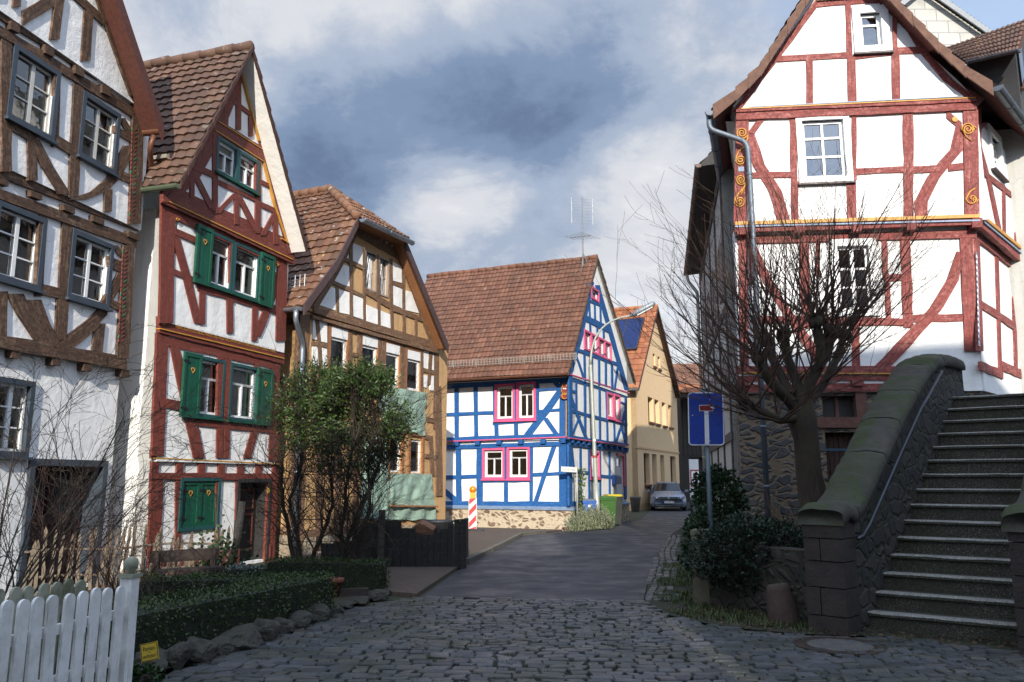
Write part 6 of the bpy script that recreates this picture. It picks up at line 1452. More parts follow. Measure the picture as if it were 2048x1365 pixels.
flat('garden_soil', [(-9, 4.0), (-3.6, 5.0), (-3.3, 6.2), (-2.98, 7.2), (-2.15, 10.5), (-1.75, 12.1), (-2.2, 13.0), (-4.6, 16.6), (-6.0, 13.6), (-6.4, 12.6), (-6.9, 9.5)], .035, earth('leafy_soil', (.030, .022, .014), (.035, .04, .016), (.05, .032, .018), 2.2))

# grass and moss tufts, fallen leaves: nobody could count them
def tufts(name, P, n, seed, h, mat, label, z=.0):
    rng = random.Random(seed); m = MB(); xs = [p[0] for p in P]; ys = [p[1] for p in P]; k = 0
    while k < n:
        x, y = rng.uniform(min(xs), max(xs)), rng.uniform(min(ys), max(ys))
        if not inside(x, y, P): continue
        k += 1
        if noise.noise(Vector((x * .9, y * .9, seed))) < -.05: continue
        for b in range(5):
            a = rng.uniform(0, 6.28); L = h * rng.uniform(.4, 1.1); d = Vector((math.cos(a), math.sin(a), 0)); c = Vector((x + rng.uniform(-.04, .04), y + rng.uniform(-.04, .04), z)); s = Vector((-d.y, d.x, 0)) * .006
            m.face([c - s, c + s, c + d * L * .6 + Vector((0, 0, L))], [(k % 50 + .5, b + .5)] * 3)
    o = m.build(name, mat, None, loc=(0, 0, 0)); tag(o, label, name.replace('_', ' '), None, 'stuff')
tufts('grass', [(1.9, 11.2), (2.0, 10.2), (2.4, 9.5), (3.2, 9.0), (3.9, 9.2), (2.9, 11.3), (3.0, 13), (3.6, 16), (2.9, 16)], 2600, 3, .07, leafmat('grass_blade', (.030, .055, .010), (.07, .085, .02)), 'short grass and moss on the verge beside the bollard and low wall')
def litter():
    rng = random.Random(77); m = MB(); P = [(1.9, 10.6), (2.4, 9.3), (3.1, 8.9), (5.2, 8.0), (5.1, 8.6), (3.9, 9.2), (3.0, 10.6)]; k = 0
    while k < 700:
        x, y = rng.uniform(1.8, 5.3), rng.uniform(7.9, 10.7)
        if not inside(x, y, P): continue
        k += 1; a = rng.uniform(0, 6.28); d = Vector((math.cos(a), math.sin(a), rng.uniform(-.3, .3))) * rng.uniform(.012, .03); s = Vector((-d.y, d.x, rng.uniform(-.01, .01))) * .55; c = Vector((x, y, .03))
        m.face([c - d, c + s, c + d, c - s], [(k % 60 + .5, .5)] * 4)
    o = m.build('fallen_leaves', leafmat('brown_leaf', (.05, .025, .012), (.12, .065, .03), .8), None, loc=(0, 0, 0)); tag(o, 'dry brown leaves scattered at the foot of the stone steps', 'fallen leaves', None, 'stuff')
litter()
tufts('joint_moss', [(-3.0, 7.3), (-2.1, 10.6), (-1.3, 11.7), (1.8, 11.3), (2.4, 9.4), (4.0, 8.8), (6.0, 7.2), (5.0, 6.2), (-2.6, 6.2)], 1500, 8, .022, leafmat('moss_blade', (.026, .040, .010), (.06, .07, .02)), 'moss and tiny weeds in the joints of the cobbled square', .006)

# ================================================================ stone staircase with parapets
WD = Vector((.705, .709, 0)).normalized(); WP = Vector((WD.y, -WD.x, 0))
ND = Vector((.81, -.586, 0)).normalized(); DD = Vector((.586, .81, 0)).normalized()
S0 = Vector((3.95, 9.27, 0)); SV = Vector((2.62, 2.63, 0)) / 14
def stairs():
    root = thing('stone_staircase', 'long flight of speckled concrete steps climbing between stone parapets at the right', 'staircase', S0 + ND)
    t = NT('exposed_aggregate'); c = t.ramp(t.noise(75, 3, .6), [(.36, (.018, .018, .015)), (.54, (.042, .038, .027)), (.68, (.17, .155, .12))]); c = t.mix(t.ramp(t.noise(1.8, 6, .7), [(.45, 0.0), (.65, .7)]), c, (.02, .026, .010))
    geo = t.n('ShaderNodeNewGeometry'); t.bump(t.noise(75, 3), .6, .01); mt = t.done(c, .85)
    m2 = NT('worn_nosing'); c = m2.ramp(m2.noise(80, 3, .6), [(.34, (.06, .055, .048)), (.5, (.21, .20, .175)), (.68, (.42, .40, .36))]); c = m2.mix(m2.ramp(m2.noise(2.4, 6, .7), [(.52, 0.0), (.7, .6)]), c, (.06, .065, .03)); m2.bump(m2.noise(80, 3), .5, .01); mn = m2.done(c, .8)
    rng = random.Random(5)
    for i in range(15):
        a = S0 + SV * i; w = 2.2 if i > 4 else 1.65; z = .19 * (i + 1); m = MB(); A = a - ND * .12
        P = [A, A + ND * (w + .1), A + ND * (w + .1) + DD * (.62), A + DD * .62]
        # slightly worn front edge
        n = 14; top = []; 
        for k in range(n + 1):
            e = A + ND * ((w + .1) * k / n); wv = .010 * noise.noise(Vector((k * .6, i * 3.1, 0))); top.append((e, wv))
        for k in range(n):
            (e0, w0), (e1, w1) = top[k], top[k + 1]; zz = lambda w_: Vector((0, 0, z + w_)); lo = Vector((0, 0, z - .22 if i else -.1))
            m.cur = 0; m.face([e0 + DD * .03 + lo, e1 + DD * .03 + lo, e1 + DD * .03 + Vector((0, 0, z - .05)), e0 + DD * .03 + Vector((0, 0, z - .05))])
            m.face([e0 + DD * .03 + Vector((0, 0, z - .05)), e1 + DD * .03 + Vector((0, 0, z - .05)), e1 + Vector((0, 0, z - .04)), e0 + Vector((0, 0, z - .04))])
            m.face([e0 + Vector((0, 0, z - .04)), e1 + Vector((0, 0, z - .04)), e1 + Vector((0, 0, z - .014 + w1)), e0 + Vector((0, 0, z - .014 + w0))])
            m.cur = 1; m.face([e0 + Vector((0, 0, z - .014 + w0)), e1 + Vector((0, 0, z - .014 + w1)), e1 + DD * .02 + zz(w1 * .3), e0 + DD * .02 + zz(w0 * .3)])
            m.face([e0 + DD * .02 + zz(w0 * .3), e1 + DD * .02 + zz(w1 * .3), e1 + DD * .16 + zz(0), e0 + DD * .16 + zz(0)])
            m.cur = 0; m.face([e0 + DD * .16 + zz(0), e1 + DD * .16 + zz(0), e1 + DD * .62 + zz(0), e0 + DD * .62 + zz(0)])
        m.build('step', [mt, mn], root)
    tp = S0 + SV * 14; terr = [tp - ND * .1 + DD * .3, tp + ND * 4.0 + DD * .3, tp + ND * 9 + DD * 3, Vector((19.5, 17, 0)), Vector((13.9, 20.4, 0)), Vector((8.62, 15.03, 0))]
    flat('terrace', [(p.x, p.y) for p in terr], 2.845, mt, th=3)
    return root
stairs()
def parapet(base, prof, label, zb, rail):
    root = thing('parapet_wall', label, 'parapet', (base.x, base.y, 0), 'parapets of the stone staircase')
    th = .21; m = MB()
    C = lambda t: base + WD * t
    for sgn in (-1, 1):
        for i in range(len(prof) - 1):
            (t0, z0), (t1, z1) = prof[i], prof[i + 1]; o = WP * th * sgn
            m.face([C(t0) + o + Vector((0, 0, zb)), C(t1) + o + Vector((0, 0, zb)), C(t1) + o + Vector((0, 0, z1)), C(t0) + o + Vector((0, 0, z0))])
    a = C(prof[-1][0]); m.face([a - WP * th + Vector((0, 0, zb)), a + WP * th + Vector((0, 0, zb)), a + WP * th + Vector((0, 0, prof[-1][1])), a - WP * th + Vector((0, 0, prof[-1][1]))])
    m.build('wall', rubble('parapet_stone', (.026, .027, .028), (.062, .057, .048), (.042, .040, .026), 3.1, 1.7, .045), root)
    # ashlar pier at the foot
    pm = stone('pier_stone', (.021, .016, .014), (.046, .034, .030), (.025, .032, .01), .4, 4); t0, z0 = prof[0]; pr = MB(); rng = random.Random(int(base.x * 10)); z = zb
    k = 0
    while z < z0 - .02:
        h = min(rng.uniform(.2, .33), z0 - z); cut = rng.uniform(.35, .65) if k % 2 else None; c = C(t0 - .16) + Vector((0, 0, z + h / 2)); hw = th + .015
        pieces = [(-1, 1)] if cut is None else [(-1, -1 + 2 * cut), (-1 + 2 * cut, 1)]
        for (p, q) in pieces:
            j = rng.uniform(-.006, .012); pr.box(c + WP * hw * (p + q) / 2, WP * (hw * (q - p) / 2 - .006), WD * (.17 + j), Vector((0, 0, h / 2 - .006)))
        z += h; k += 1
    pr.build('pier', pm, root)
    # rounded coping in long mossy stones
    cm = stone('coping_stone', (.026, .023, .018), (.060, .052, .042), (.027, .036, .008), 1.0, 3.0)
    full = [(t0 - .36, z0 - .03), (t0 - .18, z0 + .05)] + prof; ls = []
    def smp(t):
        for i in range(len(full) - 1):
            if t <= full[i + 1][0] or i == len(full) - 2: return full[i][1] + (full[i + 1][1] - full[i][1]) * (t - full[i][0]) / (full[i + 1][0] - full[i][0])
    cuts = [full[0][0], full[0][0] + .42, .75, 1.35, 2.0, 2.75, 3.35, prof[-1][0]]
    for a, b in zip(cuts[:-1], cuts[1:]):
        m = MB(); n = 14; rows = []
        for i in range(n + 1):
            t = a + .006 + (b - a - .012) * i / n; z = smp(t); bump = 0; ring = []
            for k in range(11):
                an = math.pi * k / 10; x = math.cos(an) * .27; zz = max(0, math.sin(an)) ** .55 * .125; q0 = C(t) + WP * x + Vector((0, 0, z + zz))
                q0 += (WP * (x * 2) + Vector((0, 0, 1))).normalized() * (.034 * noise.noise(q0 * 2.3) + .024 * noise.noise(q0 * 6) + .010 * noise.noise(q0 * 17) + (-.014 if i in (0, n) else 0)); ring.append(q0)
            ring.append(C(t) - WP * .262 + Vector((0, 0, z - .07))); ring.append(C(t) + WP * .262 + Vector((0, 0, z - .07))); rows.append(ring)
        b0 = len(m.v); nn = len(rows[0])
        for r_ in rows: m.v += r_
        for i in range(n):
            for k in range(nn): k2 = (k + 1) % nn; m.f.append([b0 + i * nn + k, b0 + i * nn + k2, b0 + (i + 1) * nn + k2, b0 + (i + 1) * nn + k]); m.uv.append(None); m.mi.append(0)
        for i in (0, n): m.f.append([b0 + i * nn + k for k in range(nn)]); m.uv.append(None); m.mi.append(0)
        m.build('coping', cm, root, True)
    if rail:
        m = MB(); o = WP * (th + .09); P = [C(t) + o + Vector((0, 0, z)) for t, z in rail]; m.tube(P, .021, 8, True); hr = m.build('handrail', plain('grey_rail', (.045, .05, .06), .4, .5), root, True)
        m = MB()
        for t, z in rail[1::2]: p = C(t) + Vector((0, 0, z)); m.tube([p + WP * th, p + o - Vector((0, 0, .03)), p + o], .011, 6)
        m.build('bracket', BLACK, hr)
PROF = [(-.25, 1.24), (0, 1.34), (.5, 1.70), (1.5, 2.42), (2.6, 3.10), (3.0, 3.28), (3.4, 3.36), (4.3, 3.37)]
parapet(S0 - WP * .21 + WD * .02, PROF, 'mossy stone parapet with rounded coping and iron handrail left of the steps', -.1, [(-.36, 1.0), (-.22, 1.02), (.0, 1.14), (1, 1.86), (2, 2.56), (3.0, 3.16)])
parapet(S0 + ND * 1.62 + WP * .16 - WD * .05, PROF, 'dark stone parapet at the right edge, beside the lowest steps', -.1, None)

# raised bed with its low retaining wall
BED = [(2.62, 11.25), (3.55, 9.55), (6.3, 12.3), (8.3, 14.9), (4.45, 15.4)]
flat('garden_bed', BED, .74, earth('bed_soil', (.022, .018, .012), (.03, .034, .014), (.04, .026, .016), 2.5), th=.8)
m = MB(); a, b, c = Vector((2.62, 11.25, 0)), Vector((3.55, 9.5, 0)), Vector((4.45, 15.35, 0))
for p, q in ((a, b), (c, a)):
    d = (q - p).normalized(); n_ = Vector((d.y, -d.x, 0)) * .14; L = (q - p).length; k = int(L / .25)
    m.box((p + q) / 2 + Vector((0, 0, .40)), d * (L / 2), n_, Vector((0, 0, .42)))
rw = m.build('retaining_wall', rubble('low_wall_stone', (.028, .023, .020), (.058, .042, .035), (.028, .028, .015), 3.4, 1.5, .05)); tag(rw, 'low dark stone wall holding the planted bed beside the steps', 'wall')
def gate_pillar():
    p = at(1409, 1190, 11.2); p.z = 0; root = thing('stone_pillar', 'short mossy concrete pillar with flat top beside the dead end sign', 'pillar', p)
    mt = stone('mossy_concrete', (.10, .085, .06), (.16, .14, .10), (.075, .085, .02), .9, 3); m = MB(); x = Vector((.93, -.36, 0)); y = Vector((.36, .93, 0))
    m.box(p + Vector((0, 0, .43)), x * .12, y * .2, (0, 0, .46)); m.build('shaft', mt, root); m = MB(); m.box(p + Vector((0, 0, .925)), x * .13, y * .21, (0, 0, .033)); m.build('cap', mt, root)
gate_pillar()

# ================================================================ stones and small street things
def rock(c, sx, sy, sz, rot, seed, mat, name, label, cat, group, blocky=.5):
    bm = bmesh.new(); bmesh.ops.create_icosphere(bm, subdivisions=4, radius=1.0); rng = random.Random(seed); off = Vector((rng.uniform(0, 50),) * 3)
    pl = [(Vector((rng.gauss(0, 1), rng.gauss(0, 1), rng.gauss(0, .8))).normalized(), rng.uniform(.55, .88)) for _ in range(11)]
    for v in bm.verts:
        p = v.co.copy()
        for n_, d_ in pl:
            e = p.dot(n_) - d_
            if e > 0: p -= n_ * e * .93
        p *= 1 + .12 * noise.noise(v.co * 2.5 + off) + .07 * noise.noise(v.co * 7 + off)
        x, y, z = p.x * sx, p.y * sy, p.z * sz; v.co = Vector((x * math.cos(rot) - y * math.sin(rot), x * math.sin(rot) + y * math.cos(rot), max(-.06, z + sz * .55)))
    me = bpy.data.meshes.new(name); bm.to_mesh(me); bm.free(); me.materials.append(mat); o = bpy.data.objects.new(name, me); COL.objects.link(o); o.location = c; ROOTLOC[o.name] = Vector(c); return tag(o, label, cat, group)
def edging():
    rng = random.Random(14); mt = stone('edging_stone', (.024, .022, .018), (.062, .056, .047), (.026, .032, .012), .5, 4)
    px = [(300, 1345, .27, .20), (352, 1336, .17, .26), (398, 1322, .25, .24), (440, 1308, .2, .17), (480, 1296, .30, .23), (528, 1282, .22, .25), (566, 1266, .2, .19), (598, 1255, .2, .19), (632, 1241, .24, .22), (668, 1226, .17, .12), (696, 1216, .14, .1), (760, 1196, .2, .14), (728, 1206, .15, .1)]
    labs = ['flat broad edging stone under the yellow parking sign', 'upright pale edging stone with a moss patch right of the parking sign', 'third edging stone from the white fence post, brown and blocky', 'small edging stone leaning between two larger brown ones', 'widest flat-topped edging stone below the middle of the box hedge',
            'tall squared edging stone just right of the widest one', 'round edging stone in the right half of the row', 'edging stone leaning against its round neighbour in the right half of the row', 'large pale edging stone under the right end of the front box hedge', 'low edging stone just beyond the end of the front hedge',
            'small low edging stone midway between hedge end and road corner', 'squared corner stone where the garden border meets the asphalt', 'flat mossy edging stone next to the corner stone']
    for i, ((x, y, s, h), lb) in enumerate(zip(px, labs)): g = ground(x, y + 4); rock((g.x - .03, g.y + .1, 0), s * rng.uniform(.85, 1.05), s * .7, h * .62, rng.uniform(.6, 1.6), i * 7 + 3, mt, 'edging_stone', lb, 'stone', 'stones edging the garden')
edging()
g_ = ground(1578, 1250); 
def bollard():
    m = MB(); c = Vector((g_.x, g_.y + .12, -.05)); prof = [(.175, 0), (.185, .08), (.165, .25), (.14, .42), (.125, .47), (.10, .485), (0.001, .49)]; m.lathe(c, prof, 18, Vector((-.12, .1, 1)).normalized()); o = m.build('stone_bollard', stone('red_sandstone', (.045, .026, .022), (.075, .045, .038), (.04, .05, .02), .3, 6), None, True); tag(o, 'leaning reddish stone bollard in front of the low wall', 'bollard')
bollard()
def manhole():
    c = ground(1680, 1293); root = thing('manhole_cover', 'round iron manhole cover with pale concrete centre set in the cobbles', 'manhole cover', c); m = MB(); m.lathe(c + Vector((0, 0, .0)), [(.44, 0), (.44, .014), (.415, .018), (.41, .012), (.31, .012)], 36); m.build('rim', plain('rusty_iron', (.045, .030, .022), .6, .4, .4), root)
    m = MB(); m.lathe(c, [(.31, 0), (.31, .014), (0.001, .018)], 36); m.build('cover', stone('cover_concrete', (.055, .05, .046), (.095, .088, .08), nsc=8), root)
manhole()
m = MB(); c = ground(1828, 1258); m.face([c + Vector((-.05, 0, .03)), c + Vector((.0, -.03, .045)), c + Vector((.06, .01, .04)), c + Vector((.01, .03, .05))]); m.extrude([c + Vector((-.05, 0, .028)), c + Vector((.0, -.03, .043)), c + Vector((.06, .01, .038))], (0, 0, -.004)); tag(m.build('litter_scrap', plain('sky_blue_plastic', (.05, .30, .60), .4)), 'small scrap of bright blue litter at the foot of the steps', 'litter')

def dead_end_sign():
    c = at(1411.5, 838, 12.0); pb = Vector((c.x + .03, 12.05, .0)); root = thing('dead_end_sign', 'blue dead end road sign with white bar and red block on a grey post', 'road sign', pb)
    m = MB(); m.cyl(pb, Vector((pb.x - .02, 12.05, c.z + .44)), .034, 14); m.lathe(Vector((pb.x - .02, 12.05, c.z + .44)), [(.038, 0), (.038, .02), (.001, .03)], 12); m.build('post', plain('galvanised_post', (.13, .17, .20), .5, .4, .3), root, True)
    X = Vector((1, -.05, 0)).normalized(); N_ = Vector((-.05, -1, 0)).normalized(); Z = Vector((.018, 0, 1)).normalized(); w, h = .262, .395
    def rr(w, h, r, o): 
        P = []
        for cx, cy, a0 in ((w - r, h - r, 0), (-w + r, h - r, 90), (-w + r, -h + r, 180), (w - r, -h + r, 270)):
            for k in range(6): a = R(a0 + k * 18); P.append(c + X * (cx + r * math.cos(a)) + Z * (cy + r * math.sin(a)) + N_ * o)
        return P
    wm = plain('sign_white', (.62, .64, .66), .4, 0, .15)
    m = MB(); m.extrude(rr(w, h, .05, 0), N_ * .02); pl = m.build('plate', wm, root); m = MB(); m.extrude(rr(w - .014, h - .014, .042, .02), N_ * .002); m.build('blue_field', plain('sign_blue', (.006, .035, .26), .35, 0, .2), pl)
    m = MB()
    def rect(x0, y0, x1, y1, o, q): q.extrude([c + X * x0 + Z * y0 + N_ * o, c + X * x1 + Z * y0 + N_ * o, c + X * x1 + Z * y1 + N_ * o, c + X * x0 + Z * y1 + N_ * o], N_ * .002)
    rect(-.024, -h + .014, .04, .115, .0225, m); rect(-.098, .112, .110, .205, .0225, m); m.build('white_symbol', wm, pl); m = MB(); rect(-.090, .12, .102, .197, .025, m); m.build('red_block', plain('sign_red', (.20, .012, .012), .4, 0, .3), pl)
    m = MB(); rng = random.Random(3)
    for (x, z) in ((.06, .28), (.08, .17), (.11, .155), (-.2, .05), (.1, .16), (.05, -.33)): m.lathe(c + X * x + Z * z + N_ * .027, [(rng.uniform(.006, .013), 0), (.001, .003)], 7, N_)
    m.tube([c + X * .07 + Z * .165 + N_ * .028, c + X * .13 + Z * .155 + N_ * .028], .006, 4); m.build('scratch', wm, pl)
    m = MB(); [m.box(c + Z * z - N_ * .02, X * .05, N_ * .02, Z * .015) for z in (.25, -.25)]; m.build('clamp', ZINC, root)
dead_end_sign()

def street_lamp():
    b = at(1196, 1049, 28.0); b.z = 0; root = thing('street_lamp', 'tall pale street lamp with curved arm in front of the blue timbered gable', 'street lamp', b); gm = plain('grey_green_steel', (.36, .38, .34), .5, .3, .15)
    t1 = Vector((b.x - .16, b.y, 5.6)); m = MB(); m.tube([b, b + Vector((-.05, 0, 1.5))], [.11, .10], 12, True); m.tube([b + Vector((-.05, 0, 1.5)), t1], [.075, .06], 12); m.build('pole', gm, root, True)
    e = at(1262, 632, 27.6); P = [t1]; c1 = t1 + Vector((0, 0, 1.6))
    for k in range(1, 15): s = k / 14; P.append(t1 * (1 - s) ** 2 + c1 * 2 * s * (1 - s) + e * s * s)
    m = MB(); m.tube(P, [.045 - .015 * k / 14 for k in range(15)], 10, True); m.build('arm', gm, root, True)
    h = at(1288, 618, 27.5); d = (h - e).normalized(); m = MB(); side = d.cross(Vector((0, 0, 1))).normalized(); u = side.cross(d)
    m.tube([e - d * .05, e + d * .05, e + d * .3, e + d * .85, e + d * .95], [.04, .07, .11, .11, .05], 10, True); o = m.build('lamp_head', plain('grey_lamp', (.22, .24, .26), .5, .3), root, True); m = MB(); m.box(e + d * .5 - u * .10, d * .3, side * .07, u * .02); m.build('diffuser', plain('lamp_glass', (.6, .6, .58), .2), o)
    m = MB(); m.tube([b + Vector((-.075, 0, 2.35)), b + Vector((-.077, 0, 2.43))], .079, 12); m.build('red_band', plain('sign_red', (.35, .03, .03), .4, 0, .3), root)
    m = MB(); m.lathe(b + Vector((-.08, -.08, 2.95)), [(.045, 0), (.045, .006), (.001, .008)], 10, Vector((0, -1, 0))); m.build('number_disc', WHITE_PAINT, root)
street_lamp()
def street_sign():
    b = at(1155, 1050, 26.2); b.z = 0; root = thing('street_name_sign', 'small white street name sign on a slim grey post at the house corner', 'street sign', b)
    m = MB(); m.cyl(b, b + Vector((0, 0, 2.22)), .03, 10); m.build('post', plain('pale_galvanised', (.40, .40, .38), .5, .5), root, True); X = Vector((-1, 0, .06)).normalized(); N_ = Vector((0, -1, 0)); Z = Vector((.06, 0, 1)).normalized(); c = b + Vector((-.25, -.04, 1.93))
    m = MB(); m.box(c, X * .26, N_ * .008, Z * .085); pl = m.build('plate', plain('sign_ivory', (.66, .64, .58), .5), root); m = MB(); 
    for s in (-1, 1): m.box(c + Z * .075 * s + N_ * .006, X * .25, N_ * .004, Z * .004); m.box(c + X * .25 * s + N_ * .006, X * .004, N_ * .004, Z * .075)
    m.build('border', BLACK, pl); text_mesh('Grünes Meer', c + N_ * .0105, -X, Z, .12, pl, BLACK, 'lettering', width=.42)
street_sign()
def beacon():
    b = at(945, 1060, 25.6); b.z = .03; root = thing('warning_beacon', 'red and white striped barrier board topped by an amber warning lamp', 'barrier board', b); w = .125; z0, z1 = .06, 1.0
    m = MB(); m.box(b + Vector((0, 0, (z0 + z1) / 2)), (w, 0, 0), (0, .025, 0), (0, 0, (z1 - z0) / 2)); p = m.build('board', plain('board_white', (.72, .72, .70), .5, 0, .08), root); m = MB()
    def P(x, z): return b + Vector((x, -.0265, z))
    s = .20; wi = w - .012
    for k in range(-1, 4):
        lo = z0 + .02 + k * .36; poly = []
        # band rising to the right, clipped to the board
        pts = [(-wi, lo), (wi, lo + .24), (wi, lo + .42), (-wi, lo + .18)]
        zc = lambda z: min(max(z, z0 + .012), z1 - .012); pts = [(x, zc(z)) for x, z in pts]
        if pts[1][1] - pts[0][1] < .01 and pts[2][1] - pts[1][1] < .01: continue
        m.extrude([P(x, z) for x, z in pts], (0, -.002, 0))
    m.build('red_stripe', plain('signal_red', (.55, .02, .025), .45, 0, .1), p); m = MB(); m.box(b + Vector((0, .05, .02)), (.35, 0, 0), (0, .2, 0), (0, 0, .05)); m.build('foot', BLACK, root)
    m = MB(); m.box(b + Vector((0, 0, 1.09)), (.09, 0, 0), (0, .06, 0), (0, 0, .088)); l = m.build('lamp_case', plain('lamp_yellow', (.60, .36, .02), .5), root); m = MB(); m.lathe(b + Vector((0, .05, 1.27)), [(.10, 0), (.115, .02), (.115, .07), (.09, .1), (.05, .125), (.001, .13)], 16, Vector((0, -1, 0))); m.build('amber_lens', plain('amber_lens', (.65, .22, .01), .2), l, True)
beacon()
def bin_(px, Y, w, h, body, lid, lab, rot):
    b = at(px, 1000, Y); b.z = 0; root = thing('wheelie_bin', lab, 'bin', b, 'wheelie bins beside the blue timbered house'); c, s = math.cos(rot), math.sin(rot); X = Vector((c, s, 0)); Yv = Vector((-s, c, 0)); d = w * 1.1
    def ring(k, z, o=0): return [b + X * (sx * w / 2 * k) + Yv * (sy * d / 2 * k + o) + Vector((0, 0, z)) for sx, sy in ((-1, -1), (1, -1), (1, 1), (-1, 1))]
    m = MB(); lv = [ring(.80, .04), ring(.97, h * .88), ring(1.04, h * .88), ring(1.06, h * .95)]
    for a, e in zip(lv[:-1], lv[1:]):
        for i in range(4): m.face([a[i], a[(i + 1) % 4], e[(i + 1) % 4], e[i]])
    m.face(lv[0]); m.face(lv[-1]); m.build('body', body, root); m = MB(); a, e = ring(1.08, h * .955), ring(.95, h * 1.02)
    for i in range(4): m.face([a[i], a[(i + 1) % 4], e[(i + 1) % 4], e[i]])
    m.face(a); m.face(e); q = b + Yv * (d / 2 + .05) + Vector((0, 0, h * .98)); m.cyl(q - X * w * .45, q + X * w * .45, .02, 8); m.build('lid', lid, root)
    for sg in (-1, 1): q = b + X * sg * w * .42 + Yv * d * .42 + Vector((0, 0, .1)); m = MB(); m.cyl(q - X * .025, q + X * .025, .1, 14); m.build('wheel', BLACK, root)
    return root, b, X, Yv, d
bb = bin_(1175, 27.35, .46, .95, plain('bin_blue', (.035, .115, .42), .45, 0, .1), plain('bin_lid_grey', (.10, .12, .17), .5), 'blue wheelie bin with dark lid and white sticker by the house corner', .2)
m = MB(); q = bb[1] - bb[3] * (bb[4] * .475) + Vector((0, 0, .74)); m.box(q, bb[2] * .05, bb[3] * .004, (0, 0, .04)); m.build('sticker', WHITE_PAINT, bb[0])
bin_(1212, 28.3, .56, 1.02, plain('bin_green', (.03, .095, .012), .45, 0, .1), plain('bin_green', (.03, .095, .012), .45, 0, .1), 'green wheelie bin with green lid right of the street lamp', .15)
bin_(1226, 29.3, .54, 1.06, plain('bin_black', (.02, .025, .02), .45, 0, .1), plain('bin_yellow', (.42, .32, .01), .45, 0, .1), 'dark wheelie bin with yellow lid behind the green bin', .15)
def planter():
    b = at(1271, 1021, 41.0); b.z = 0; root = thing('plant_pot', 'tall grey plant pot holding dry stalks beside the cream house', 'plant pot', b); m = MB(); m.lathe(b, [(.2, 0), (.27, .66), (.29, .68), (.29, .74), (.25, .74), (.24, .68), (.001, .68)], 18); m.build('pot', stone('grey_pot', (.13, .115, .10), (.18, .16, .14)), root, True); rng = random.Random(2); m = MB()
    for i in range(26): a = rng.uniform(0, 6.28); r = rng.uniform(0, .2); p = b + Vector((r * math.cos(a), r * math.sin(a), .66)); m.tube([p, p + Vector((rng.uniform(-.06, .06), rng.uniform(-.06, .06), rng.uniform(.2, .55)))], .005, 3)
    m.build('dry_stalks', plain('straw', (.30, .21, .11), .9), root)
planter()

